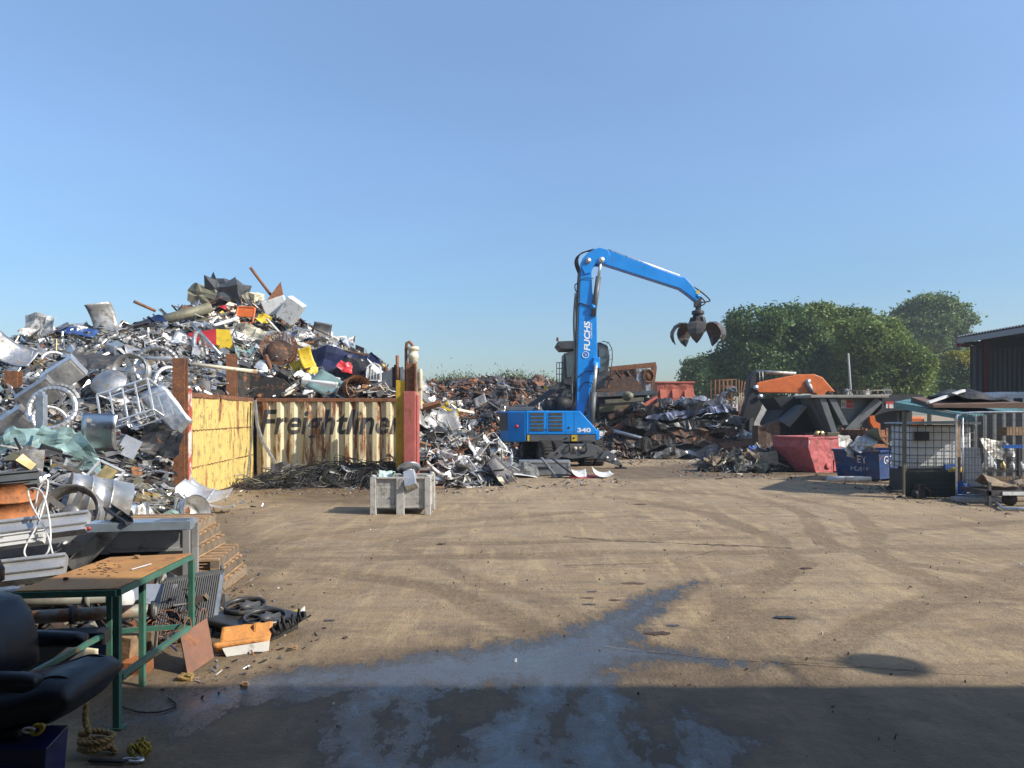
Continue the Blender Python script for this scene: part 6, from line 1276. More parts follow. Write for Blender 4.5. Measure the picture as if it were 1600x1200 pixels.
mb = MB(); a = G(1556, 786, .06); b = G(1568, 795, .05); mb.tube([a, b, b + Vector((1.2, -.1, 0))], .04, 8); tag(mb.build('grey_pipe', M_['galv'], org=a), 'bent grey pipe lying on the ground in front of the trailer', 'pipe')
q = G(1436, 779); en = T('small_engine', 'small black engine lump lying in front of the green panel', 'engine', q); mb = MB(); mb.box((.26, .22, .2), (0, 0, .12)); mb.box((.16, .18, .14), (.02, 0, .295)); mb.lathe([(0, 0), (.11, 0), (.11, .08), (0, .08)], 16, Matrix.Translation((-.16, -.02, .13)) @ rotm(0, 90, 0)); mb.build('block', M_['black'], en, bevel=.015)
mb = MB()
for k in range(5): mb.box((.2, .24, .012), (.02, 0, .24 + k * .03))
mb.tube([(.1, -.1, .3), (.2, -.15, .2), (.22, -.15, .05)], .02, 6); mb.build('cooling_fin', M_['dark_metal'], en)
for k in range(12): place(['metal_bar', 'bent_pipe', 'wire_tangle', 'metal_sheet'][k % 4], k, ['dark_metal', 'rust_dark', 'steel_dull'][k % 3], G(1390 + rng.uniform(0, 40), 762 + rng.uniform(0, 12)) + Vector((0, 0, .06)), (k * .1, .1, k), .4, zone='on the ground between the blue skip and the shelter')
# ------------------------------------------------------------------ pallet box and its load
p0, p1 = G(578, 805), G(674, 803); pb = T('pallet_box', 'grey slatted plastic pallet box standing open on the dirt before the pink column', 'pallet box', (p0.x, p0.y, 0)); W_ = p1.x - p0.x; H_ = .80; D_ = 1.0
mat('box_grey', (0.42, 0.41, 0.38), .6, 0, .12, 4, dirt=.4, bump=.2); BG = M_['box_grey']
def panel(mb, L, z0, z1, M):                    # panel with slots
    n = 12; s = L / n
    for r_ in range(3):
        za = z0 + (z1 - z0) * r_ / 3; zb_ = z0 + (z1 - z0) * (r_ + 1) / 3
        mb.bb(0, L, 0, .03, za, za + .055, M=M)
        for i in range(n): mb.bb(i * s + s * .16, (i + 1) * s - s * .0, .002, .028, za + .056, zb_ - .001, M=M)
for nm, M, L in (('side_panel', Matrix.Translation((.13, .05, 0)), W_ / 2 - .22), ('side_panel', Matrix.Translation((W_ / 2 + .09, .05, 0)), W_ / 2 - .22), ('side_panel', Matrix.Translation((.13, D_ - .08, 0)), W_ - .26),
                 ('end_panel', Matrix.Translation((.08, .13, 0)) @ rotm(0, 0, 90), D_ - .26), ('end_panel', Matrix.Translation((W_ - .05, .13, 0)) @ rotm(0, 0, 90), D_ - .26)):
    mb = MB(); panel(mb, L, .15, H_ - .05, M); mb.build(nm, BG, pb)
for x in (.06, W_ - .06):
    for y in (.06, D_ - .06): mb = MB(); mb.bb(x - .065, x + .065, y - .06, y + .06, 0, H_); mb.lathe([(0, H_), (.05, H_), (.05, H_ + .03), (0, H_ + .045)], 12, Matrix.Translation((x, y, 0))); mb.build('corner_post', BG, pb, bevel=.012)
for y in (.03, D_ - .03): mb = MB(); mb.bb(W_ / 2 - .085, W_ / 2 + .085, y - .035, y + .035, 0, H_ - .03); mb.build('middle_post', BG, pb, bevel=.01)
mb = MB(); mb.bb(.13, W_ - .13, 0, .07, H_ - .045, H_ - .003); mb.bb(.13, W_ - .13, D_ - .07, D_, H_ - .045, H_ - .003); mb.bb(.02, .09, .13, D_ - .13, H_ - .045, H_ - .003); mb.bb(W_ - .09, W_ - .02, .13, D_ - .13, H_ - .045, H_ - .003); mb.build('rim', BG, pb, bevel=.01)
mb = MB(); mb.bb(.1, W_ - .1, .1, D_ - .1, .12, .15); mb.build('floor', BG, pb)
c = P(641, 745, 16.25); li = T('flood_light', 'silver floodlight with a round rim lying tilted over the edge of the pallet box', 'light fitting', c); li.rotation_euler = (R(-35), R(-14), 0)
mb = MB(); mb.hexa([(-.13, -.13, -.28), (.13, -.13, -.28), (.13, .13, -.28), (-.13, .13, -.28)], [(-.12, -.12, .1), (.12, -.12, .1), (.12, .12, .1), (-.12, .12, .1)]); mb.lathe([(0, .1), (.12, .1), (.10, .2), (0, .2)], 16); mb.build('housing', M_['alu'], li, bevel=.015)
mb = MB(); mb.lathe([(.13, .12), (.24, .2), (.25, .22), (.23, .22), (.12, .15)], 26, closed=True); mb.build('rim', M_['galv'], li)
mb = MB(); mb.sheet(lambda u, v: Vector(((u - .5) * .3, .2 * math.cos(v * 3.14) , .16 * math.sin(v * 3.14))) + mnoise.noise_vector(Vector((u * 4, v * 4, 1))) * .05, 10, 10, .01, sm=True); tag(mb.build('plastic_bag', mat('bag_white', (.6, .72, .64), .4, 0, .2, 8, rust=.3, rscale=7, rcol=((.03, .3, .1), (.05, .4, .15))), loc=P(603, 748, 16.5)), 'white and green plastic bag lying in the pallet box', 'bag')
for k in range(12): place('wire_tangle', k, 'black' if k % 3 else 'dark_metal', P(rng.uniform(584, 668), 752 + rng.uniform(-5, 5), 16.2 + rng.uniform(.2, .7)), (rng.uniform(-.3, .3), rng.uniform(-.3, .3), k), .38, zone='heaped in the pallet box')
mb = MB(); mb.bb(.14, W_ - .14, .14, D_ - .14, .16, .66); mb.build('load', M_['black'], pb)
# ------------------------------------------------------------------ loose pieces at the front of the pale heap
def flatp(name, pts, z, th, m, lab, cat, rot=None, Yq=None):
    o0 = G(*pts[0], z); vs = [G(a, b, z) - o0 for a, b in pts]; mb = MB(); mb.hexa([v for v in vs], [v + Vector((0, 0, th)) for v in vs]); o = mb.build(name, M_[m], loc=o0, bevel=.01); o.rotation_euler = rot or (0, 0, 0); return tag(o, lab, cat)
Yc = 26.4; a, b = P(811, 755, Yc), P(891, 720, Yc); cb = T('steel_cabinet', 'silver steel cabinet lying on its side in front of the blue machine', 'cabinet', (a.x, Yc, 0)); W_ = b.x - a.x; h_c = b.z
mb = MB(); mb.bb(0, W_, 0, .7, .03, h_c); mb.build('body', M_['galv'], cb, bevel=.01)
mb = MB(); mb.bb(.04, W_ - .04, -.03, -.003, h_c - .06, h_c); mb.bb(.0, .06, -.03, -.003, .03, h_c - .063); mb.bb(W_ - .06, W_, -.03, -.003, .03, h_c - .063); mb.build('front_flange', M_['alu'], cb)
mb = MB(); mb.bb(W_ * .35, W_ * .65, -.02, -.003, h_c - .3, h_c - .2); mb.build('slot', M_['black'], cb)
for k, (a, b, w, m, lab) in enumerate((((846, 715), (872, 748), .14, 'dark_grey', 'dark bar leaning across the silver cabinet'), ((862, 716), (900, 745), .08, 'black', 'black strip leaning at the right of the silver cabinet'))):
    mb = MB(); mb.bar(P(*a, 26.1), P(*b, 25.7), w, .04); tag(mb.build('metal_bar', M_[m], org=P(*b, 25.7)), lab, 'metal bar')
for k, (px, py, kk, m, s, rot, lab) in enumerate(((822, 740, 3, 'dark_grey', .8, (60, 10, 20), 'dark crumpled sheet standing before the silver cabinet'), (808, 756, 2, 'white_plain', .95, (6, 4, 12), 'long white panel lying flat on the ground near the red scraps'), (770, 744, 0, 'red', .5, (30, 10, 0), 'red crumpled sheet beside the white panels'),
        (786, 750, 6, 'red', .55, (20, 10, 40), 'dark red piece under the white panel'), (758, 752, 5, 'white_plain', .5, (20, 20, 100), 'white folded panel left of the red pieces'), (912, 750, 5, 'red', .8, (4, 3, 8), 'flat crimson car panel lying on the dirt in front of the stabiliser'), (940, 744, 1, 'white_plain', .6, (10, 8, 15), 'white curled sheet at the right tip of the loose scrap'),
        (900, 738, 4, 'white_plain', .6, (35, 20, 15), 'white sheet standing behind the crimson panel'), (880, 757, 8, 'dark_metal', .6, (5, 3, 5), 'dark flat strip before the crimson panel'), (740, 727, 3, 'galv', .9, (50, 25, 60), 'blue grey sheet leaning on the right flank of the pale heap'),
        (680, 660, 1, 'steel_dull', 1.3, (40, 10, 30), 'grey curved sheet at the top of the pale heap beside the pink column'), (712, 718, 3, 'white_plain', 1.0, (30, 0, 70), 'white panel lying across the middle of the pale heap'), (705, 745, 4, 'rust', .6, (40, 20, 20), 'brown rusted sheet near the foot of the pale heap'))):
    q = P(px, py, 25.6 if px > 730 else 25.0); q.z = max(q.z, .08); place('metal_sheet', kk, m, q, tuple(R(v) for v in rot), s, lab)
o0 = G(672, 764); mb = MB(); mb.box((.6, .35, .05), (0.1, .1, .03)); tag(mb.build('wood_board', M_['wood'], loc=o0), 'pale wooden board on the ground right of the pallet box', 'board')
q = P(706, 748, 24.2); mb = MB(); tag(MB().add(*[(lambda m: (m.v, m.f))(sh_block(2))][0]).build('engine_block', M_['rust'], loc=(q.x, q.y, .3)), 'rusty engine block lying at the foot of the pale heap', 'engine')
# ------------------------------------------------------------------ foreground: workbench
z_t = .93
c1, c2, c3, c4_ = G(183, 921, z_t), G(299, 866, z_t), G(172, 872, z_t), G(22, 925, z_t)
wb = T('workbench', 'green framed steel workbench with a rusty orange top at the lower left', 'workbench', (c1.x, c1.y, 0)); o0 = Vector((c1.x, c1.y, 0)); A_ = [v - o0 for v in (c4_, c1, c2, c3)]
GR = M_['green_paint']; up = Vector((0, 0, .008))
mat('bench_top', (0.42, 0.21, 0.06), .7, 0, .3, 2.2, rust=.35, rscale=3.2, rcol=((0.20, 0.09, 0.04), (0.48, 0.21, 0.055)), dirt=.15, bump=.2)
mb = MB(); mb.hexa([v + up * .2 for v in A_], [v + up for v in A_]); mb.build('top_plate', M_['bench_top'], wb)
mb = MB()
for i in range(4):
    a, b = A_[i], A_[(i + 1) % 4]; mb.bar(a.lerp(b, .01) - Vector((0, 0, .022)), a.lerp(b, .99) - Vector((0, 0, .022)), .04, .04)
mb.build('top_frame', GR, wb)
for i, v in enumerate(A_):
    mb = MB(); mb.bb(v.x - .021, v.x + .021, v.y - .019, v.y + .023, .012, z_t - .044); mb.bb(v.x - .045, v.x + .05, v.y - .04, v.y + .05, 0, .01); mb.build('leg', GR, wb)
mb = MB(); zz = .33; mb.bar(A_[1].lerp(A_[2], .04) + Vector((0, 0, zz - z_t)), A_[1].lerp(A_[2], .96) + Vector((0, 0, zz - z_t)), .035); mb.bar(A_[2].lerp(A_[3], .04) + Vector((0, 0, zz - z_t)), A_[2].lerp(A_[3], .96) + Vector((0, 0, zz - z_t)), .035); mb.bar(A_[0].lerp(A_[3], .04) + Vector((0, 0, zz - z_t)), A_[0].lerp(A_[3], .96) + Vector((0, 0, zz - z_t)), .035); mb.build('lower_rail', GR, wb)
v = A_[3].lerp(A_[0], .45); mb = MB(); mb.bb(v.x + .42 - .02, v.x + .42 + .02, v.y + .2, v.y + .24, .0, z_t - .044); mb.build('leg', GR, wb)
for px, py, s, m in ((214, 872, .025, 'wood'), (103, 906, .018, 'rust_dark')):
    q = G(px, py, z_t + .012); mb = MB(); vv, ff = sh_block(1).v, sh_block(1).f; mb.add([Vector(w_2) * s * 1.6 + Vector((0, 0, s * .45)) for w_2 in vv], ff); tag(mb.build('stone', M_[m], loc=q), 'small pale stone on the far edge of the rusty bench top' if px > 200 else 'small dark stone near the front edge of the rusty bench top', 'stone')
q = G(205, 891, z_t + .012); mb = MB(); mb.bar((0, 0, .006), G(236, 882, z_t + .012) - q + Vector((0, 0, .006)), .012, .006); tag(mb.build('thin_strip', M_['white_plain'], loc=q), 'thin pale strip lying on the rusty bench top', 'strip')
mb = MB()
for i in range(40): q2 = G(rng.normal(160, 20), rng.normal(888, 6), z_t + .01); mb.box((rng.uniform(.008, .03), rng.uniform(.006, .015), .005), tuple(q2))
tag(mb.build('rust_flakes', M_['rust_dark'], org=G(160, 888, z_t + .01)), 'dark rust flakes scattered on the bench top', 'rust flakes', kind='stuff')
# ------------------------------------------------------------------ mobility chair seat at the corner
mat('vinyl', (0.006, 0.008, 0.013), .45, 0, .2, 8, bump=.08, bscale=90); VI = M_['vinyl']
Yv = 4.15; ch = T('scooter_seat', 'black padded mobility scooter seat with armrests in the lower left corner', 'seat', P(70, 1070, Yv)); ch.location.z = 0; ch.location.x -= .0; cx_, cy_ = ch.location.x, ch.location.y
def v_(px, py, Y=Yv): q = P(px, py, Y); return Vector((q.x - cx_, Y - cy_, q.z))
def pad(mb, pts_top, pts_bot, y0, y1, n=10, crown=.03):   # cushion lofted across y with rounded sides
    ks = []
    for i in range(n + 1):
        t = i / n * 2 - 1; f = (1 - abs(t) ** 4) ** .5 if abs(t) < 1 else 0
        ks.append((y0 + (y1 - y0) * (i / n), f))
    m = len(pts_top); c = [(a + b) / 2 for a, b in zip(pts_top, pts_bot)]; vs = []; fs = []
    for y, f in ks:
        ring = []
        for i in range(m): p_ = c[i].lerp(pts_top[i], .35 + .65 * f); ring.append(Vector((p_.x, y, p_.z)))
        for i in reversed(range(m)): p_ = c[i].lerp(pts_bot[i], .35 + .65 * f); ring.append(Vector((p_.x, y, p_.z)))
        vs += ring
    w = 2 * m
    for i in range(n):
        for j in range(w): a = i * w + j; b = i * w + (j + 1) % w; fs.append((a, a + w, b + w, b))
    fs += [tuple(range(w)), tuple(n * w + j for j in range(w))[::-1]]
    mb.add(vs, fs, 0, True)
mb = MB(); top = [v_(*p) for p in ((-120, 1050), (-40, 1062), (30, 1068), (90, 1056), (140, 1040), (168, 1042), (182, 1060))]; bot = [v_(*p) for p in ((-120, 1120), (-40, 1125), (30, 1126), (90, 1122), (140, 1112), (166, 1098), (180, 1076))]
pad(mb, top, bot, -.27, .30, 14); mb.build('seat_cushion', VI, ch)
for yy_ in (-.16, .19):
    mb = MB(); mb.tube(spl([Vector((v_(*p).x, yy_, v_(*p).z - .004)) for p in ((-40, 1062), (30, 1068), (90, 1056), (140, 1040), (166, 1042))], 5), .006, 6); mb.build('piping', M_['dark_grey'], ch)
mb = MB(); top = [v_(*p) for p in ((62, 1050), (60, 1010), (50, 970), (30, 945), (0, 938), (-40, 945))]; bot = [v_(*p) for p in ((-60, 1062), (-70, 1010), (-80, 980), (-85, 962), (-90, 955), (-95, 952))]
pad(mb, top, bot, -.20, .28, 12); mb.build('backrest', VI, ch)
mb = MB(); top = [v_(*p) for p in ((14, 915), (16, 895), (8, 880), (-20, 872))]; bot = [v_(*p) for p in ((-30, 920), (-50, 910), (-55, 890), (-50, 880))]; pad(mb, top, bot, -.12, .18, 10); mb.build('headrest', VI, ch); ch.location.x -= .11
mb = MB(); mb.tube([v_(-10, 945) , v_(-15, 915)], .015, 8); mb.build('headrest_post', M_['galv'], ch)
mb = MB(); top = [v_(*p, 3.85) for p in ((-120, 1040), (0, 1045), (80, 1048), (98, 1052), (102, 1058))]; bot = [v_(*p, 3.85) for p in ((-120, 1068), (0, 1073), (80, 1078), (92, 1074), (100, 1066))]; pad(mb, top, bot, -.37, -.29, 6); mb.build('armrest', VI, ch)
mb = MB(); top = [v_(*p, 4.55) for p in ((40, 985), (100, 985), (150, 988), (163, 992))]; bot = [v_(*p, 4.55) for p in ((40, 1008), (100, 1010), (150, 1010), (162, 1002))]; pad(mb, top, bot, .36, .44, 6); mb.build('armrest', VI, ch)
mb = MB(); mb.tube([v_(10, 1075, 3.85), v_(5, 1110, 3.95)], .02, 8); mb.tube([v_(60, 1010, 4.55), v_(55, 1060, 4.5)], .02, 8); mb.build('armrest_bracket', M_['black'], ch)
mb = MB(); mb.bb(-.35, .08, -.18, .2, .42, v_(0, 1124).z + .02); mb.build('seat_base', M_['black'], ch, bevel=.02)
mb = MB(); q = v_(17, 1090, 3.9); mb.bar(q + Vector((0, -.05, 0)), q + Vector((.02, -.05, .05)), .012); mb.build('seat_lever', M_['alu'], ch)
mat('deep_blue', (0.006, 0.008, 0.07), .35, 0, .2, 3, coat=.3)
mb = MB(); bx = v_(115, 1130, 3.95).x; mb.hexa([(-.9, -.3, .06), (bx, -.3, .06), (bx - .06, .0, .06), (-.9, .0, .06)], [(-.9, -.3, .41), (bx + .03, -.3, .43), (bx - .03, .0, .43), (-.9, .0, .41)])
for z in (.24, .33): mb.bb(-.9, bx - .02, -.315, -.303, z, z + .012)
mb.build('battery_cover', M_['deep_blue'], ch, bevel=.012)
mb = MB(); mb.prism([v_(8, 1196, 3.85).xz[:] if False else (v_(13, 1196, 3.85).x, .34 - .28), (v_(40, 1180, 3.85).x, .2), (v_(25, 1200, 3.85).x, .08)], -.312, -.304); mb.build('triangle_mark', M_['slab_grey'], ch)
for x in (-.6, .0): mb = MB(); mb.lathe([(0, -.04), (.07, -.04), (.08, 0), (.07, .04), (0, .04)], 16, Matrix.Translation((x, -.2, .08)) @ rotm(90, 0, 0)); mb.build('castor', M_['rubber'], ch)
# ropes and hook on the ground
mat('rope', (0.30, 0.20, 0.07), .85, 0, .35, 40, bump=.6, bscale=60, dirt=.3); mat('rope_yellow', (0.42, 0.30, 0.03), .8, 0, .35, 40, bump=.6, bscale=60, dirt=.2)
def rope(mb, pts, r): 
    pts = spl(pts, 8)
    for k in range(3):
        out = []; 
        for i, p_ in enumerate(pts):
            d = (pts[min(i + 1, len(pts) - 1)] - pts[max(i - 1, 0)]); x, y, _ = frame(d if d.length > 1e-6 else (1, 0, 0), (0.13, 0.2, 1)); a = i * .8 + k * 2.094; out.append(p_ + x * math.cos(a) * r * .55 + y * math.sin(a) * r * .55)
        mb.tube(out, r * .62, 6)
q = G(150, 1180); rp = []
for i in range(18): a = i * .95; rp.append(Vector((.09 * math.cos(a) + rng.normal(0, .012), .06 * math.sin(a) + rng.normal(0, .012), .02 + .007 * i)))
rp = [Vector((-.06, .0, .32)), Vector((-.06, -.01, .22)), Vector((-.03, -.03, .15))] + rp[::-1]; mb = MB(); rope(mb, rp, .017); tag(mb.build('tow_rope', M_['rope'], loc=q), 'thick dirty yellow rope coiled on the ground beside the scooter seat', 'rope')
q = G(218, 1183); mb = MB(); r2 = random.Random(4)
for k in range(16):
    a = r2.uniform(0, 6.28); mb.tube(spl([Vector((0, 0, .02)), Vector((.05 * math.cos(a), .04 * math.sin(a), .06 + r2.uniform(0, .05))), Vector((.07 * math.cos(a + .6), .05 * math.sin(a + .6), .05)), Vector((.04 * math.cos(a + 1.2), .05 * math.sin(a + 1.2), .012))], 5), .006, 5)
tag(mb.build('rope_tuft', M_['rope_yellow'], loc=q), 'frayed yellow rope tuft on the ground beside the silver hook', 'rope')
q = G(205, 1190); mb = MB(); mb.tube(spl([(-.05, 0, .015), (.0, .012, .015), (.05, .01, .015), (.075, -.015, .015), (.05, -.035, .015), (.0, -.025, .015)], 6), [.008 + .004 * math.sin(i * .1) for i in range(31)], 8); tag(mb.build('steel_hook', M_['alu'], loc=q), 'silver snap hook lying at the end of the thick rope', 'hook')
mb = MB(); mb.bar(G(140, 1188, .02), G(196, 1190, .02), .03, .012); tag(mb.build('dark_strap', M_['black'], org=G(140, 1188, .02)), 'dark flat strap running from the rope coil to the hook', 'strap')
q = P(58, 1140, 3.82); mb = MB(); rope(mb, [Vector((.02 * math.cos(i) * (1 + .1 * i), .0, .025 * math.sin(i * 1.1))) for i in range(9)], .008); tag(mb.build('rope_end', M_['rope_yellow'], loc=q), 'yellow rope knot hanging on the blue scooter base', 'rope')
q = P(45, 1141, 3.81); mb = MB(); mb.tube([(.03 * math.cos(k * .5), 0, .012 * math.sin(k * .5)) for k in range(11)], .006, 6); tag(mb.build('steel_hook', M_['alu'], loc=q), 'silver hook hanging on the blue scooter base', 'hook')
for px, py, s, m, lab in ((291, 1062, .05, 'rope', 'yellowish lump of foam on the ground under the rusty plate'), (382, 1071, .028, 'wood', 'small tan stone on the wet ground right of the foam lump'), (459, 1014, .03, 'wood', 'small tan stone on the dry ground right of the white tray')):
    q = G(px, py); mb = MB(); vv, ff = sh_block(3).v, sh_block(3).f; mb.add([Vector(w_2) * s * 2 + Vector((0, 0, s * .4)) for w_2 in vv], ff); tag(mb.build('stone', M_[m], loc=q), lab, 'stone')
mb = MB(); mb.tube(spl([G(180, 1100, .01), G(215, 1112, .012), G(250, 1112, .01), G(275, 1102, .01), G(262, 1090, .012)], 6), .006, 6); tag(mb.build('cable', M_['black'], org=G(180, 1100)), 'thin black cable lying on the ground beyond the bench leg', 'cable')
# ------------------------------------------------------------------ stainless cabinet and what lies on it
Yc = 8.1; mat('stainless', (0.42, 0.42, 0.42), .42, .55, .12, 2, bump=.1, bscale=3, dirt=.35); SS = M_['stainless']
cx0, cx1 = P(-260, 0, Yc).x, P(296, 0, Yc).x; zt = P(0, 820, Yc).z; fc = T('steel_counter', 'long stainless steel counter unit with control knobs behind the workbench', 'counter', (cx1, Yc, 0), R(11)); W_ = cx1 - cx0
fx = lambda px: P(px, 0, Yc).x - cx1
zz = lambda py: P(0, py, Yc).z
mb = MB(); mb.bb(-W_, 0, -.02, .5, zt - .03, zt); mb.build('counter_top', SS, fc, bevel=.004)
mb = MB(); mb.bb(-W_, fx(180), 0, .03, zz(862), zt - .033); mb.bb(fx(180), -.07, 0, .03, zt - .06, zt - .033); mb.bb(fx(180), -.07, .02, .04, zz(857), zt - .063); mb.bb(fx(180), -.07, -.004, .03, zz(860), zz(856)); mb.build('front_panel', SS, fc)
mb = MB(); mb.bb(-W_, fx(57), 0.005, .04, .1, zz(863)); mb.build('skirt', SS, fc); mb = MB(); mb.bb(-.07, -.0, 0, .06, 0, zt - .033); mb.build('leg', SS, fc, bevel=.004); mb = MB(); mb.bb(-.07, 0, .42, .48, 0, zt - .033); mb.build('leg', SS, fc, bevel=.004)
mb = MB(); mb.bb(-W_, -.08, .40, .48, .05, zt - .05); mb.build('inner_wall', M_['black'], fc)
for px, py, r_, m in ((118, 843, .028, 'alu'), (129, 841, .012, 'green_paint'), (127, 847, .008, 'orange')): mb = MB(); mb.lathe([(0, 0), (r_, 0), (r_ * .8, .02), (r_ * .5, .025), (r_ * .5, .05), (0, .05)], 14, Matrix.Translation((fx(px), 0, zz(py))) @ rotm(90, 0, 0)); mb.build('control_knob', M_[m], fc)
a, b = P(135, 812, 7.55), P(314, 806, 8.0); mb = MB(); mb.bb(0, b.x - a.x, 0, .26, 0, .012); mb.bb(0, b.x - a.x, -.012, -.001, -.07, .012); mb.bb(b.x - a.x + .001, b.x - a.x + .012, -.01, .26, -.08, .012); mb.bb(0, b.x - a.x, .261, .272, -.07, .012)
tray = T('cable_tray', 'blue grey perforated cable tray lying along the top of the steel counter', 'cable tray', (a.x, a.y, zt + .075), R(13)); mb.build('channel', mat('galv_blue', (.40, .48, .56), .4, .7, .12, 6, dirt=.2), tray)
mb = MB()
for i in range(40):
    x = (b.x - a.x) * (.1 + .86 * i / 39)
    if .28 < i / 39 < .62: continue
    for j in range(3): mb.lathe([(0, 0), (.011, 0), (.011, .002), (0, .002)], 8, Matrix.Translation((x + j * .012, .05 + j * .08, .0125)))
mb.build('perforation', M_['black'], tray)
def chan(a, b, w, h, t, m, name, lab, cat, up=(0, 0, 1), prof=None):
    a = Vector(a); b = Vector(b); x, y, d = frame(b - a, up); pr = prof or [(-w / 2, -h / 2), (w / 2, -h / 2), (w / 2, h / 2), (w / 2 - t, h / 2), (w / 2 - t, -h / 2 + t), (-w / 2 + t, -h / 2 + t), (-w / 2 + t, h / 2), (-w / 2, h / 2)]
    n = len(pr); vs = [a + x * i + y * j - a for i, j in pr] + [b + x * i + y * j - a for i, j in pr]; mb = MB(); mb.add(vs, [tuple(range(n))[::-1], tuple(range(n, 2 * n))] + [(i, (i + 1) % n, n + (i + 1) % n, n + i) for i in range(n)]); return tag(mb.build(name, M_[m], loc=a), lab, cat)
ext = [(-.11, -.05), (.11, -.05), (.11, .05), (.085, .05), (.085, .02), (.03, .02), (.03, .05), (-.03, .05), (-.03, .02), (-.085, .02), (-.085, .05), (-.11, .05)]
chan(P(-150, 850, 7.3), P(138, 815, 7.6), 0, 0, 0, 'alu', 'aluminium_profile', 'bright aluminium window profile lying over the left end of the counter', 'metal profile', (0, -.8, .6), ext)
chan(P(-150, 868, 7.25), P(70, 838, 7.4), 0, 0, 0, 'white_plain', 'aluminium_profile', 'white profile lying just below the bright aluminium one', 'metal profile', (0, -.8, .6), [(u * .6, w * .6) for u, w in ext])
chan(P(-120, 765, 9.2), P(60, 748, 9.6), 0, 0, 0, 'dark_grey', 'aluminium_profile', 'dark grey profile above the orange drum at the left edge', 'metal profile', (0, -.8, .6), ext)
chan(P(-80, 905, 6.7), P(102, 884, 6.9), 0, 0, 0, 'alu', 'aluminium_profile', 'silver profile under the white rope behind the bench', 'metal profile', (0, -.8, .6), ext)
chan(P(110, 890, 7.7), P(196, 808, 7.75), .16, .06, .006, 'steel', 'steel_channel', 'wide steel channel leaning diagonally against the counter front', 'steel channel', (0, -1, 0))
chan(P(168, 792, 7.9), P(202, 815, 7.6), .08, .05, .006, 'dark_metal', 'steel_channel', 'short dark channel crossing the top of the leaning steel channel', 'steel channel', (0, -.5, 1))
mb = MB(); mb.tube(spl([P(55, 800, 7.6), P(60, 765, 7.6), P(74, 750, 7.6), (P(72, 775, 7.55)), P(58, 820, 7.4), P(38, 860, 7.3), P(50, 875, 7.2), P(75, 862, 7.2), P(78, 820, 7.3), P(66, 770, 7.5), P(45, 765, 7.6), P(50, 790, 7.5), P(72, 830, 7.3), P(85, 872, 7.0), P(100, 884, 6.9)], 6), .009, 6); tag(mb.build('white_string', M_['white_plain'], org=P(55, 800, 7.6)), 'thin white cord looping down over the aluminium profiles', 'cord')
q = P(139, 828, 7.55); mb = MB(); mb.lathe([(0, 0), (.02, 0), (.02, .03), (0, .03)], 10); tag(mb.build('red_bung', M_['red'], loc=q), 'small red cap hanging at the end of the bright aluminium profile', 'cap')
# pallets stacked beside the counter
for k in range(6):
    q = Vector((P(322, 0, 9.0).x + .03 * k * (1 if k < 3 else .6) - .55 + (.20 if k < 3 else .0) - k * .045, 9.0, k * .135)); pt = T('wooden_pallet', ['lowest wooden pallet of the stack at the end of the counter', 'second wooden pallet from the ground in the stack by the counter', 'third wooden pallet from the ground in the stack by the counter', 'third wooden pallet from the top of the stack by the counter', 'second wooden pallet from the top of the stack by the counter', 'topmost wooden pallet of the stack by the counter'][k], 'pallet', q, R(4 + 2 * (k % 3)), 'pallets stacked by the counter')
    for i in range(6): mb = MB(); mb.bb(-.5, .5, i * .2, i * .2 + .11, .108, .128); mb.build('deck_board', M_['wood'], pt)
    for x in (-.46, 0, .46):
        mb = MB(); mb.bb(x - .05, x + .05, 0, 1.12, .021, .107); mb.build('bearer', M_['wood_old'], pt)
        mb = MB(); mb.bb(x - .05, x + .05, 0, 1.12, .002, .02); mb.build('bottom_board', M_['wood'], pt)
# radiator
a, b, c, d = P(236, 1003, 7.0), P(333, 985, 7.3), P(347, 893, 7.75), P(258, 908, 7.45); rd = T('radiator', 'grey finned radiator leaning on the scrap right of the bench', 'radiator', a); A2, B2, C2, D2 = Vector(), b - a, c - a, d - a
mb = MB(); n = 26
nrm = (B2.cross(D2)).normalized()
if nrm.y > 0: nrm = -nrm
for i in range(n):
    u0, u1 = i / n, (i + .45) / n; mb.hexa([A2.lerp(B2, u0), A2.lerp(B2, u1), D2.lerp(C2, u1), D2.lerp(C2, u0)], [v + nrm * .02 for v in (A2.lerp(B2, u0), A2.lerp(B2, u1), D2.lerp(C2, u1), D2.lerp(C2, u0))])
mb.hexa([A2, B2, C2, D2], [v - nrm * .03 for v in (A2, B2, C2, D2)]); mb.build('core', mat('rad_grey', (.11, .11, .108), .55, .3, .2, 5, dirt=.4), rd)
mb = MB(); mb.bar(D2 - nrm * .005, C2 - nrm * .005, .06, .05); mb.tube([C2, C2 + Vector((0, 0, .06))], .02, 8); mb.build('top_tank', M_['dark_grey'], rd)
mb = MB(); mb.bar(B2 - nrm * .01, C2 - nrm * .01, .05, .03); mb.build('side_plate', M_['galv'], rd); mb = MB(); mb.bar(A2, B2, .05, .05); mb.build('bottom_tank', M_['black'], rd)
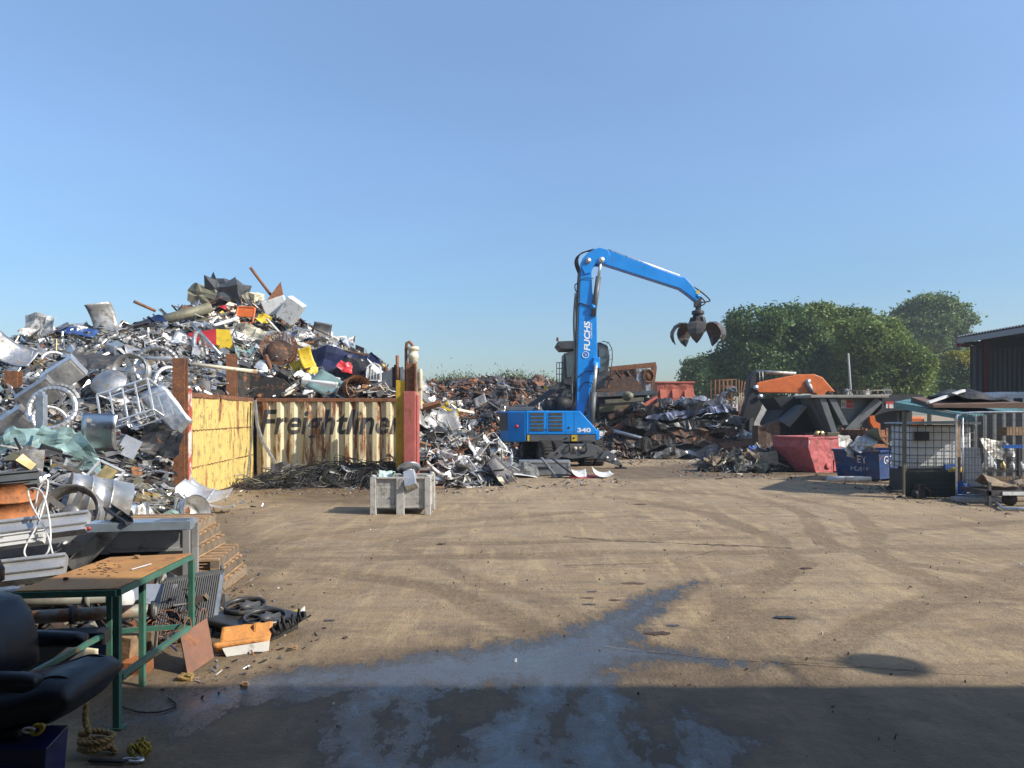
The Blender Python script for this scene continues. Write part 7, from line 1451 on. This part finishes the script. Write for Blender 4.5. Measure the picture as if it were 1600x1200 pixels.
# cooling fan unit lying on the ground
q = G(402, 957, .2); fu = T('fan_unit', 'black twin fan cowling lying on the ground right of the radiator', 'fan unit', (q.x, q.y, 0)); fu.rotation_euler = (R(6), R(4), R(-24)); PLB = mat('plastic_black', (.035, .036, .038), .4, 0, .2, 5, dirt=.35)
mb = MB(); mb.bb(-.42, .36, -.26, .30, .10, .16); mb.bb(-.35, .3, -.2, .25, .02, .098); mb.build('cowling', PLB, fu, bevel=.02)
for x, y in ((.12, -.02), (-.26, .12)):
    MM = Matrix.Translation((x, y, .16)); mb = MB(); mb.lathe([(.185, .0), (.2, .0), (.2, .05), (.185, .05), (.175, .03)], 30, MM, closed=True); fr = mb.build('fan_ring', PLB, fu)
    mb = MB(); mb.lathe([(0, .05), (.05, .05), (.06, .03), (.06, .0), (0, 0)], 18, MM)
    for k in range(7): a = k * .8976; mb.hexa([MM @ Vector((.055 * math.cos(a), .055 * math.sin(a), .01)), MM @ Vector((.17 * math.cos(a + .1), .17 * math.sin(a + .1), .005)), MM @ Vector((.17 * math.cos(a + .5), .17 * math.sin(a + .5), .025)), MM @ Vector((.055 * math.cos(a + .5), .055 * math.sin(a + .5), .03))], [MM @ Vector((.055 * math.cos(a), .055 * math.sin(a), .014)), MM @ Vector((.17 * math.cos(a + .1), .17 * math.sin(a + .1), .009)), MM @ Vector((.17 * math.cos(a + .5), .17 * math.sin(a + .5), .029)), MM @ Vector((.055 * math.cos(a + .5), .055 * math.sin(a + .5), .034))])
    mb.build('fan_rotor', mat('fan_grey', (.07, .07, .072), .45, 0, .2, 5, dirt=.3) if 'fan_grey' not in M_ else M_['fan_grey'], fu)
mb = MB()
for k in range(6): mb.tube([(.33, -.2 + .08 * k, .16), (.36 + .02 * (k % 2), -.2 + .07 * k, .2 + .03 * (k % 3)), (.40, -.2 + .07 * k, .14)], .012, 6); mb.box((.04, .03, .05), (.37, -.2 + .085 * k, .15 + .03 * (k % 2)))
mb.build('connector', M_['black'], fu)
a = G(437, 990, .02); b = G(474, 958, .03); mb = MB(); mb.hexa([Vector(), b - a, (b - a) + Vector((-.06, .1, .0)), Vector((-.1, .12, 0))], [Vector((.0, .01, .09)), (b - a) + Vector((0, 0, .03)), (b - a) + Vector((-.06, .1, .03)), Vector((-.1, .12, .1))]); tag(mb.build('foam_wedge', M_['rope_yellow'], loc=a), 'yellowish foam wedge under the right tip of the fan unit', 'foam')
mb = MB(); mb.bar(G(444, 990, .02), G(476, 956, .03), .01, .12, up=(0, 0, 1)); tag(mb.build('pale_strip', M_['white_plain'], org=G(444, 990)), 'pale curved strip along the foam wedge', 'strip')
# rusty plate with handles, and orange tray
a, b, c, d = P(292, 1056, 6.2), P(333, 1028, 6.5), P(322, 966, 6.6), P(280, 993, 6.3); rp_ = T('handled_plate', 'brown rusty square plate with two wire handles standing upright', 'steel plate', a); mb = MB(); V4 = [Vector(), b - a, c - a, d - a]; nn = (V4[1].cross(V4[3])).normalized() * .012
mb.hexa(V4, [v + nn for v in V4]); mb.build('plate', mat('plate_brown', (.20, .095, .06), .75, 0, .25, 4, rust=.3, dirt=.3, rscale=6, bump=.3), rp_)
for t_ in (.15, .72):
    base = (d - a).lerp(c - a, t_); dr = ((c - a) - (d - a)).normalized(); mb = MB(); mb.tube(spl([base - Vector((0, 0, .10)), base + Vector((0, 0, .03)), base + dr * .03 + Vector((0, 0, .09)), base + dr * .07 + Vector((0, 0, .09)), base + dr * .09 + Vector((0, 0, .02)), base + dr * .09 - Vector((0, 0, .08))], 5), .007, 6); mb.build('handle', M_['plate_brown'], rp_)
a = G(333, 1028); tr_ = T('broken_tray', 'broken tray of orange foam with a white metal side lying on the ground', 'tray', a); e1 = G(420, 1016) - a; e2 = Vector((-.02, .26, 0)); fo = mat('orange_foam', (.50, .22, .06), .85, 0, .25, 8, dirt=.25, bump=.5)
mb = MB(); mb.sheet(lambda u, v: e1 * u * .95 + e2 * v + Vector((0, 0, .03 + .17 * abs(v - .4) ** 1.5 * 2 + .01 * mnoise.noise(Vector((u * 8, v * 8, 1))))), 14, 10, .035, sm=True); mb.build('foam_lining', fo, tr_)
mb = MB(); mb.hexa([e1 * .25 + Vector((0, -.02, 0)), e1 + Vector((0, -.02, 0)), e1 + Vector((0, .0, 0)), e1 * .25], [e1 * .18 + Vector((0, -.025, .075)), e1 * 1.02 + Vector((0, -.025, .085)), e1 * 1.02 + Vector((0, -.005, .085)), e1 * .18 + Vector((0, -.005, .075))]); mb.build('metal_side', M_['white_plain'], tr_)
mb = MB(); mb.hexa([e1 * .62 + e2, e1 * .66 + e2, e1 * .66 + e2 * .75, e1 * .62 + e2 * .75], [v + Vector((0, 0, .2)) for v in (e1 * .62 + e2, e1 * .66 + e2, e1 * .66 + e2 * .75, e1 * .62 + e2 * .75)]); mb.build('end_wall', fo, tr_)
# pipes and clutter under the bench
pm_ = mat('pipe_grey', (.26, .25, .21), .6, .2, .2, 3, rust=.3, rscale=2.5, dirt=.35)
for k, (a, b, r_, m, lab) in enumerate(((P(40, 965, 6.3), P(246, 953, 6.6), .055, 'pipe_grey', 'rusty grey flanged pipe lying under the bench, nearest of three'), (P(20, 940, 6.8), P(165, 932, 7.1), .06, 'pipe_grey', 'pale rusty pipe lying behind the flanged pipe'), (P(-60, 912, 7.2), P(120, 942, 7.1), .06, 'galv', 'light grey pipe lying rearmost behind the bench'))):
    rt = T('flanged_pipe', lab, 'pipe', a); mb = MB(); mb.tube([Vector(), b - a], r_, 14); mb.build('tube', M_[m], rt); dd = (b - a).normalized()
    for t_ in (.35, .97) if k == 0 else (.8,): mb = MB(); mb.tube([(b - a) * t_ - dd * .02, (b - a) * t_ + dd * .02], r_ * 1.45, 16); mb.build('flange', M_[m] if k else M_['dark_metal'], rt)
q = P(220, 935, 7.3); mb = MB(); mb.hexa([(-.25, 0, -.12), (.22, 0, -.14), (.22, .02, -.14), (-.25, .02, -.12)], [(-.2, .15, .1), (.28, .15, .1), (.28, .17, .1), (-.2, .17, .1)]); tag(mb.build('blue_sheet', mat('pale_steel_blue', (.34, .38, .46), .5, .2, .1, 3, dirt=.2), loc=q), 'pale blue grey panel leaning behind the bench leg', 'panel')
q = P(192, 935, 6.9); mb = MB(); mb.lathe([(0, .1), (.06, .09), (.09, .05), (.1, -.03), (.08, -.08), (0, -.09)], 18); tag(mb.build('white_bowl', M_['white_plain'], loc=q), 'white round bowl behind the bench leg', 'bowl')
q = P(130, 1020, 5.95); mb = MB(); mb.sheet(lambda u, v: Vector(((u - .5) * .25, .03 * math.cos(v * 3.14), (v - .5) * .11 - u * .03)), 8, 8, .006, sm=True); tag(mb.build('cream_bracket', M_['cream'], loc=q, rot=(R(-25), 0, 0)), 'curved cream metal bracket with two holes behind the black seat', 'bracket')
o = bpy.context.scene.objects['cream_bracket']; mb = MB()
for x, z in ((-.07, .0), (.075, -.035)): mb.lathe([(0, 0), (.008, 0), (.008, .003), (0, .003)], 10, Matrix.Translation((x, -.036 if x > 0 else -.033, z)) @ rotm(90, 0, 0))
mb.build('bolt_hole', M_['black'], o)
for k, (px, py, Y, sx, sz, m, lab) in enumerate(((230, 1015, 6.6, .1, .28, 'wood_old', 'short grey wooden post propping the radiator'), (190, 1020, 6.4, .22, .3, 'wood', 'tan wooden block under the bench'), (160, 1005, 6.5, .12, .2, 'blue_scrap', 'small blue object in the shade under the bench'), (215, 1030, 6.3, .2, .1, 'rust_orange', 'orange broken brick under the bench rail'), (70, 1000, 5.9, .5, .35, 'dark_grey', 'dark grey box under the left half of the bench'), (120, 985, 6.2, .5, .1, 'black', 'flat black panel under the bench pipes'))):
    q = P(px, py, Y); mb = MB(); mb.box((sx, .15, sz), (0, 0, sz / 2)); tag(mb.build('loose_block', M_[m], loc=(q.x, Y, max(q.z - sz, 0.0)), rot=(R(5), R(random.uniform(-12, 12)), R(random.uniform(-20, 20))), bevel=.006), lab, 'block')
zf_ = lambda p: 'in the clutter behind the workbench'
scatter(fore, (-7.5, -3.0, 6.5, 11), 75, wm(metal_bar=4, metal_sheet=3, bent_pipe=3, metal_pipe=2, wire_tangle=1.5, crushed_lump=1), lambda k, p: wm(rust_dark=3, dark_metal=3, steel_dull=2, rust=1.5, galv=1, black=2, wood_old=1), rg, zf_, (.2, .5), lift=.05)
# scattered crumbs on the yard
def crumbs(name, n, pal, lab):
    V = []; FA = []; MI = []
    for i in range(n):
        Y = 4.2 * math.exp(rng.uniform(0, 1) ** .7 * 1.9); x = rng.uniform(-.72, .72) * Y; s = (.002 + .011 * rng.uniform(0, 1) ** 3) * (.8 + Y * .06)
        if x < -.33 * Y and Y < 9: continue
        if Y > 17 and x < -.05 * Y: continue
        Rm = np.array(Euler((rng.uniform(0, 3), rng.uniform(0, 3), rng.uniform(0, 3))).to_matrix()); q = (np.array(BOXT[0]) * np.array([s * rng.uniform(.8, 2.5), s, s * .5])) @ Rm.T + np.array([x, Y, s * .3]); b = len(V) * 8; V.append(q); FA += [tuple(v + b for v in f) for f in BOXT[1]]; MI += [int(rng.integers(0, len(pal)))] * 6
    me = bpy.data.meshes.new(name); me.from_pydata(np.concatenate(V).tolist(), [], FA); me.polygons.foreach_set('material_index', MI)
    for m in pal: me.materials.append(M_[m])
    o = bpy.data.objects.new(name, me); COL.objects.link(o); tag(o, lab, 'debris', kind='stuff')
crumbs('yard_debris', 1500, ['black', 'rust_dark', 'wood_old', 'white_plain', 'dark_metal', 'black', 'wood_old'], 'tiny stones, flakes and bits of scrap strewn over the yard')
V = []; FA = []; MI = []; pal_ = ['black', 'rust_dark', 'dark_metal', 'steel_dull', 'white_paint', 'rust', 'wood_old', 'galv']
feet = [GP([(300, 815), (345, 800), (350, 780), (430, 770), (560, 762), (575, 775)]), GP([(680, 772), (740, 762), (800, 760), (900, 757), (960, 748)]), GP([(950, 725), (1040, 722), (1110, 730), (1110, 744), (1220, 745), (1290, 748)]), GP([(1300, 752), (1420, 772), (1440, 782), (1530, 790), (1600, 800)]), GP([(300, 930), (360, 960), (470, 985), (420, 1030), (340, 1060), (250, 1080)]), GP([(330, 850), (350, 900), (370, 935)])]
for pth in feet:
    for a_, b_ in zip(pth[:-1], pth[1:]):
        L_ = math.hypot(b_[0] - a_[0], b_[1] - a_[1])
        for i in range(int(L_ * 55) + 10):
            t_ = rng.random(); d_ = abs(a_[1] + b_[1]) * .014; x = a_[0] + (b_[0] - a_[0]) * t_ + rng.normal(0, d_); y = a_[1] + (b_[1] - a_[1]) * t_ + rng.normal(0, d_); s = (.006 + .035 * rng.random() ** 4) * (.5 + y * .05)
            Rm = np.array(Euler((rng.normal(0, .4), rng.normal(0, .4), rng.uniform(0, 6))).to_matrix()); q = (np.array(BOXT[0]) * np.array([s * rng.uniform(.8, 3.5), s * rng.uniform(.3, 1), s * .3])) @ Rm.T + np.array([x, y, s * .25]); b = len(V) * 8; V.append(q); FA += [tuple(v + b for v in f) for f in BOXT[1]]; MI += [int(rng.integers(0, len(pal_)))] * 6
me = bpy.data.meshes.new('heap_litter'); me.from_pydata(np.concatenate(V).tolist(), [], FA); me.polygons.foreach_set('material_index', MI)
for m in pal_: me.materials.append(M_[m])
o = bpy.data.objects.new('heap_litter', me); COL.objects.link(o); tag(o, 'small litter of metal bits spread on the dirt along the feet of the heaps', 'debris', kind='stuff')
# ------------------------------------------------------------------ notable pieces on the left heaps
def put(kn, k, m, px, py, Y, rot, sc, lab): return place(kn, k, m, P(px, py, Y), tuple(R(v) for v in rot), sc, lab)
put('flexible_duct', 0, 'steel', 84, 640, 15.6, (70, 10, 0), .95, 'large ribbed duct ring behind the grey square post')
put('flexible_duct', 1, 'steel_dull', 92, 632, 15.9, (75, -15, 20), .85, 'second ribbed duct hoop resting on the large ring')
put('flexible_duct', 0, 'steel', 78, 660, 15.4, (60, 10, 40), .7, 'small ribbed duct ring lying inside the large ring')
put('flexible_duct', 2, 'steel', 312, 545, 21.5, (80, 20, 100), 1.0, 'tall ribbed duct arch right of the red and yellow sheet')
put('flexible_duct', 1, 'steel', 245, 575, 20, (70, 0, 20), 1.15, 'big curved duct hoop left of the tall rusty post')
put('flexible_duct', 1, 'alu', 262, 600, 19.4, (85, 10, 60), .9, 'upright duct hoop touching the tall rusty post')
put('metal_dish', 1, 'steel', 170, 598, 18, (50, 8, 0), 1.1, 'oval silver lid lying face out in the middle of the silver heap')
put('wheel_rim', 1, 'steel', 206, 580, 18.6, (80, 10, 0), 1.4, 'large silver fan wheel right of the oval lid')
put('metal_rack', 1, 'alu', 195, 628, 16.4, (75, -18, 0), .95, 'silver rack frame with cross bars left of the tall rusty post')
put('metal_rack', 2, 'alu', 232, 640, 16.6, (80, -20, 10), .75, 'narrow silver rack frame right of the big rack')
for i, (px, py, s) in enumerate(((20, 665, 1.5), (62, 618, 1.45), (100, 585, 1.3))):
    c = P(px, py, 16.2 + i * .7); mb = MB(); mb.box((.8, .3, .52)); mb.box((.7, .01, .42), (0, -.156, 0)); mb.lathe([(0, 0), (.05, 0), (.05, .05), (0, .06)], 10, Matrix.Translation((-.27, -.162, -.08)) @ rotm(90, 0, 0)); tag(mb.build('steel_cabinet', M_['steel'], loc=c, rot=(R(28), R(-35), R(8)), bevel=.03), ['lowest of three silver cabinets lying in a slanting row at the left edge', 'middle of three silver cabinets lying in a slanting row', 'topmost of three silver cabinets lying in a slanting row'][i], 'cabinet', 'silver cabinets in a slanting row')
q = P(160, 676, 14.4); mb = MB(); mb.sheet(lambda u, v: Vector(((u - .5) * .62, -.18 * math.sin(v * 2.2), (v - .5) * .68)), 6, 12, .01); mb_m = mat('stained_steel', (.66, .66, .65), .28, 1, .1, 2, rust=.13, rscale=2.2, rcol=((.45, .28, .14), (.5, .36, .2))); tag(mb.build('curved_plate', mb_m, loc=q, rot=(R(-8), R(2), R(4))), 'curved silver panel with a rusty stain in front of the silver heap', 'metal panel')
q = P(205, 693, 14.2); mb = MB(); mb.box((.34, .015, .22)); mb.box((.25, .015, .16), (.08, -.05, -.17)); tag(mb.build('small_plate', M_['alu'], loc=q, rot=(R(-15), R(25), 0)), 'pair of small bent silver plates right of the stained panel', 'metal panel')
for k, (px, py, Y, kk, m, s, rot, lab) in enumerate(((20, 555, 21, 1, 'steel', .95, (50, 25, 20), 'large curved silver sheet near the left end of the heap crest'), (60, 510, 24.2, 0, 'white_paint', .9, (70, 10, 0), 'white and orange stained panel on the crest of the silver heap'), (162, 500, 24.6, 4, 'steel_dull', 1.0, (80, 75, 0), 'tall crumpled silver sheet standing on the crest of the silver heap'),
        (122, 520, 24, 2, 'blue_scrap', .9, (30, 5, 0), 'blue sheet lying under the crest of the silver heap'), (148, 563, 20, 6, 'dark_metal', .9, (40, 10, 15), 'dark grey plate above the oval lid'), (95, 700, 14, 3, 'teal_glass', .75, (60, 20, 20), 'greenish glass panel beside the grey square post'), (20, 700, 14, 3, 'teal_glass', .75, (60, -10, 0), 'greenish glass panel at the left edge of the heap'),
        (120, 720, 13.6, 0, 'teal_glass', .7, (70, 60, 0), 'greenish glass panel leaning right of the grey square post'), (262, 640, 17, 2, 'galv', .9, (75, 50, 0), 'blue grey sheet leaning behind the tall rusty post'), (250, 690, 16.6, 0, 'dark_metal', .8, (60, 20, 0), 'large dark sheet in the shade left of the yellow wall'))):
    put('metal_sheet', kk, m, px, py, Y, rot, s, lab)
q = P(325, 536, 25.5); mb = MB(); mb.hexa([(-1.2, 0, -.5), (.25, 0, -.55), (.25, .03, -.55), (-1.2, .03, -.5)], [(-1.1, .1, .35), (.25, .1, .5), (.25, .13, .5), (-1.1, .13, .35)]); o = tag(mb.build('sign_sheet', M_['red'], loc=q, rot=(R(-10), R(-4), R(10))), 'red sheet with a bright yellow end lying on the slope of the heap', 'sheet metal'); mb = MB(); mb.hexa([(.253, 0, -.55), (.8, 0, -.35), (.8, .03, -.35), (.253, .03, -.55)], [(.253, .1, .5), (.7, .1, .45), (.7, .13, .45), (.253, .13, .5)]); mb.build('yellow_end', M_['yellow'], o)
ht = T('hand_truck', 'orange tubular hand truck standing on the slope below the heap peak', 'hand truck', P(380, 508, 29.3)); ht.rotation_euler = (R(-20), R(3), 0); mb = MB(); mb.tube(spl([(-.33, 0, -.4), (-.33, 0, .6), (-.25, 0, .75), (.25, 0, .75), (.33, 0, .6), (.33, 0, -.4)], 5), .04, 7)
for z in (-.3, .1): mb.tube([(-.33, 0, z), (.33, 0, z)], .03, 6)
mb.build('frame', M_['orange'], ht); mb = MB(); mb.bb(-.3, .3, -.02, .02, .35, .7); mb.build('back_plate', M_['orange'], ht); mb = MB(); mb.bb(-.3, .3, -.35, 0, -.45, -.40); mb.build('toe_plate', M_['rust'], ht)
q = P(353, 458, 31.4); mb = MB(); vv, ff = sh_block(0).v, sh_block(0).f; mb.add([Vector((a * 1.5 + .3 * mnoise.noise(Vector((a * 3, b * 3, c * 3))), b * 1.5, c * 2.2 + .5 * mnoise.noise(Vector((a * 2, b * 2, c * 2))))) for a, b, c in vv], ff); tag(mb.build('crumpled_hull', M_['dark_grey'], loc=q), 'dark grey crumpled lump crowning the peak of the tall heap', 'scrap lump')
q = P(322, 462, 31.2); mb = MB(); mb.add([Vector((a * 1.2, b, c * 1.3)) for a, b, c in sh_block(2).v], sh_block(2).f); tag(mb.build('crumpled_lump', M_['olive'], loc=q), 'olive brown crumpled lump left of the heap peak', 'scrap lump')
for a, b, r_, m, lab in (((391, 418, 30), (424, 462, 30.4), .06, 'rust', 'long thin rusty rod sticking up from the heap peak'), ((209, 471, 29), (243, 486, 29.5), .06, 'rust', 'thin red brown rod sticking out left of the tall heap'), ((537, 551, 28.5), (575, 556, 28), .09, 'rust_dark', 'dark bar jutting out of the right shoulder of the heap'),
                      ((300, 520, 27), (372, 497, 28.5), .07, 'white_plain', 'long white tube on the slope left of the hand truck'), ((345, 555, 24.5), (300, 505, 25.5), .05, 'galv', 'grey bar slanting across the red and yellow sheet'), ((200, 558, 19.2), (286, 562, 18.6), .04, 'alu', 'thin silver rail lying level left of the tall rusty post'), ((300, 569, 19.4), (402, 581, 20), .05, 'cream', 'cream rod lying level between the two tall posts'),
                      ((415, 555, 25), (438, 615, 24.8), .07, 'rust', 'rusty bar leaning over the top of the yellow wall'), ((470, 575, 26), (510, 608, 25.4), .06, 'rust', 'rusty bar leaning beside the yellow plastic piece'), ((240, 505, 28), (330, 480, 29), .2, 'olive', 'long olive folded sheet below the heap peak')):
    mb = MB(); mb.tube([P(*a), P(*b)], r_, 7); tag(mb.build('metal_rod', M_[m], org=P(*a)), lab, 'rod')
q = P(433, 463, 30.2); mb = MB(); mb.prism([(-.45, -.4), (.4, -.4), (.05, .6)], 0, .06); tag(mb.build('triangle_plate', M_['rust'], loc=q, rot=(0, R(8), R(20))), 'brown triangular plate at the top of the heap beside the long rod', 'steel plate')
mat('mesh_rust', (.16, .075, .035), .9, 0, .5, 14, rust=.5, rscale=14)
q = P(437, 553, 26.2); bk_ = T('wire_basket', 'rusty brown wire basket lying on the slope above the yellow wall', 'basket', q); bk_.rotation_euler = (R(60), R(25), 0); bk_.scale = (.72, .72, .72); mb = MB()
for k in range(30): a = k * 2 * math.pi / 30; mb.tube([(.7 * math.cos(a), .7 * math.sin(a), -.6), (.85 * math.cos(a), .85 * math.sin(a), .6)], .014, 4)
for k in range(14): z = -.6 + k * .092; r_ = .7 + .15 * (z + .6) / 1.2; mb.tube([(r_ * math.cos(j * .35), r_ * math.sin(j * .35), z) for j in range(18)], .016, 4, closed=True)
mb.build('mesh', M_['mesh_rust'], bk_); mb = MB(); mb.lathe([(0, -.3), (.6, -.3), (.66, .2), (0, .2)], 16); mb.build('inner_drum', M_['rust_dark'], bk_)
for px, py, kk, s, rot, lab in ((468, 582, 3, 1.3, (60, 15, 0), 'large yellow plastic piece above the corner of the walls'), (478, 560, 1, .9, (60, 70, 0), 'yellow curved piece above the large yellow one'), (413, 498, 0, .7, (50, 20, 0), 'small yellow crumpled piece below the heap peak')): put('metal_sheet', kk, 'yellow', px, py, 25.9 if py > 520 else 29.2, rot, s * .68, lab)
def appliance(px, py, Y, sz, rot, lab, door=True):
    rt = T('washing_machine', lab, 'appliance', P(px, py, Y)); rt.rotation_euler = tuple(R(v) for v in rot); mb = MB(); mb.box(sz); mb.build('casing', M_['white_plain'], rt, bevel=.03)
    if door: mb = MB(); mb.lathe([(.0, .0), (.13, .0), (.16, .03), (.22, .03), (.22, 0)], 22, Matrix.Translation((0, -sz[1] / 2 - .001, -.05)) @ rotm(90, 0, 0)); mb.build('porthole', M_['dark_grey'], rt); mb = MB(); mb.bb(-sz[0] / 2 + .03, sz[0] / 2 - .03, -sz[1] / 2 - .012, -sz[1] / 2 - .002, sz[2] / 2 - .15, sz[2] / 2 - .03); mb.build('control_panel', M_['plastic_white'], rt)
appliance(500, 612, 25.3, (1.15, .7, .95), (20, 8, 6), 'white appliance with a round grey opening just above the cream wall')
appliance(422, 607, 25.1, (1.2, .25, 1.0), (35, 32, 0), 'plain white tilted casing above the corner of the walls', False)
appliance(430, 478, 30.2, (.9, .6, .6), (10, -20, 10), 'white casing on the right shoulder of the heap peak', False)
appliance(455, 485, 29.8, (.7, .6, .9), (15, 35, 10), 'white box tilted on the right shoulder of the heap', False)
appliance(575, 585, 27, (.9, .7, .7), (10, 40, 0), 'white tilted box near the right end of the heap', False)
for k, (px, py, Y, kk, m, s, rot, lab) in enumerate(((520, 578, 26.6, 0, 'navy', 2.0, (50, 10, 0), 'navy blue crumpled cover on the right part of the heap'), (545, 582, 26.3, 3, 'black', 1.2, (40, -20, 0), 'black crumpled sheet right of the navy cover'), (540, 575, 26.2, 3, 'red', .5, (40, 30, 0), 'small dark red crumpled piece on the navy cover'), (386, 528, 28, 0, 'cream', 1.1, (70, 20, 0), 'pale stained sheet below the orange hand truck'), (358, 530, 27, 3, 'white_plain', .9, (30, 0, 0), 'white crumpled basin left of the pale stained sheet'),
        (525, 612, 25.0, 2, 'teal_glass', 1.3, (65, 30, 0), 'glassy car windscreen lying above the cream wall'), (487, 597, 25.4, 4, 'white_plain', 1.0, (40, 20, 0), 'white curved panel left of the appliance above the cream wall'), (596, 600, 26, 2, 'dark_grey', 1.4, (50, -20, 0), 'dark sheet leaning at the right end of the heap by the valve block'))): put('metal_sheet', kk, m, px, py, Y, rot, s, lab)
put('metal_drum', 1, 'rust', 552, 611, 25.2, (80, 15, 30), 1.35, 'crushed rusty brown drum lying above the cream wall')
put('metal_drum', 1, 'blue_scrap', 240, 508, 27.5, (80, 0, 60), .9, 'blue drum lying near the crest left of the tall heap')
put('metal_drum', 1, 'steel', 152, 783, 11.4, (75, 20, -60), 1.1, 'open steel drum lying behind the cable tray')
put('wheel_rim', 0, 'steel_dull', 112, 803, 10.5, (70, 0, 10), 1.3, 'grey wheel ring left of the open steel drum')
put('metal_drum', 1, 'rust_orange', 10, 796, 9.6, (4, 3, 0), 1.0, 'rusty orange drum standing at the left edge behind the counter')
put('metal_drum', 2, 'steel', 300, 800, 13.0, (70, 30, 50), .8, 'small steel pot at the right foot of the silver heap')
wc = T('white_chair', 'white chair frame tangled at the right end of the heap', 'chair', P(583, 596, 25.8)); mb = MB()
for x in (-.25, .25): mb.tube(spl([(x, 0, -.5), (x, .05, 0), (x * .9, .15, .5)], 4), .025, 6); mb.tube([(x, -.4, -.5), (x, -.4, 0), (x, .05, 0)], .025, 6)
mb.tube(spl([(-.22, .15, .5), (0, .18, .62), (.22, .15, .5)], 5), .025, 6); mb.build('frame', M_['white_plain'], wc); mb = MB(); mb.bb(-.25, .25, -.4, .05, .01, .04); mb.build('seat', M_['white_plain'], wc)
mb = MB()
for k in range(5): mb.tube([(-.2 + .1 * k, .06, .05), (-.18 + .09 * k, .15, .52)], .012, 5)
mb.build('backrest', M_['white_plain'], wc)
fr_ = T('amber_rack', 'small metal frame holding an amber panel at the foot of the silver heap', 'frame', P(157, 750, 12.6)); mb = MB()
for a, b in (((-.22, -.3), (.22, -.3)), ((.22, -.3), (.22, .3)), ((.22, .3), (-.22, .3)), ((-.22, .3), (-.22, -.3))): mb.bar((a[0], 0, a[1]), (b[0], 0, b[1]), .04)
mb.build('frame', M_['alu'], fr_); mb = MB(); mb.bb(-.1, .12, -.01, .03, -.27, .27); mb.build('panel', M_['brass'], fr_); fr_.rotation_euler = (R(-40), R(25), 0)
# curled sheets spilling out at the corner of the yellow wall
for px, py, Y, kk, m, s, rot, lab in ((325, 778, 16.6, 1, 'alu', .8, (15, 10, 10), 'curled silver sheet spilling onto the dirt at the foot of the red post'), (305, 772, 16.4, 4, 'alu', .7, (50, 20, 0), 'folded silver sheet leaning at the foot of the red post'), (345, 790, 16.4, 7, 'steel', .5, (8, 4, 15), 'flat strip of silver sheet on the dirt right of the heap foot')):
    q = P(px, py, Y); q.z = max(q.z, .1); place('metal_sheet', kk, m, q, tuple(R(v) for v in rot), s, lab)
# ------------------------------------------------------------------ warehouse behind the camera whose roof shades the foreground
wh = T('warehouse', 'open fronted steel warehouse over the camera position', 'warehouse', (0, 0, 0))
ZR = 7.0; YR = 5.84 - ZR * .36 / .93 * (math.cos(SUN_EL) / math.sin(SUN_EL)) * .93
mb = MB(); mb.bb(-16, 26, -18, YR, ZR, ZR + .25); mb.build('roof', mat('pale_sheet', (.55, .54, .52), .6, 0, .1, 2), wh)
mb = MB(); mb.tube([(11.7, YR - .01, ZR + .1), (11.7, 3.1, ZR + .05), (11.7, 3.15, 6.55)], .018, 8); mb.lathe([(0, 0), (.29, 0), (.29, .1), (.1, .2), (0, .2)], 20, Matrix.Translation((11.7, 3.15, 6.4))); mb.build('shadow_caster', M_['dark_grey'], wh)  # unseen disc on an arm, added to cast an oval ground shadow
for x in (-15.5, 25.5): mb = MB(); mb.bb(x - .15, x + .15, -17.5, YR - .6, 0, ZR - .003); mb.build('side_wall', sr, wh)
mb = MB(); mb.bb(-15.3, 25.3, -17.8, -17.5, 0, ZR - .003); mb.build('back_wall', sr, wh)

# ------------------------------------------------------------------ thin summer haze
mb = MB(); mb.bb(-160, 160, -25, 190, -1.5, 24); hz = mb.build('haze', bpy.data.materials.new('haze')); tag(hz, kind='stuff'); hz['label'] = 'thin pale summer haze in the air over the whole yard'; hz['category'] = 'haze'
hm = hz.data.materials[0]; hm.use_nodes = True; hn = hm.node_tree.nodes; hn.remove(hn['Principled BSDF']); pv = hn.new('ShaderNodeVolumePrincipled'); pv.inputs['Density'].default_value = .0007; pv.inputs['Color'].default_value = (.80, .88, .95, 1); pv.inputs['Anisotropy'].default_value = .3
hm.node_tree.links.new(pv.outputs[0], hn['Material Output'].inputs['Volume'])
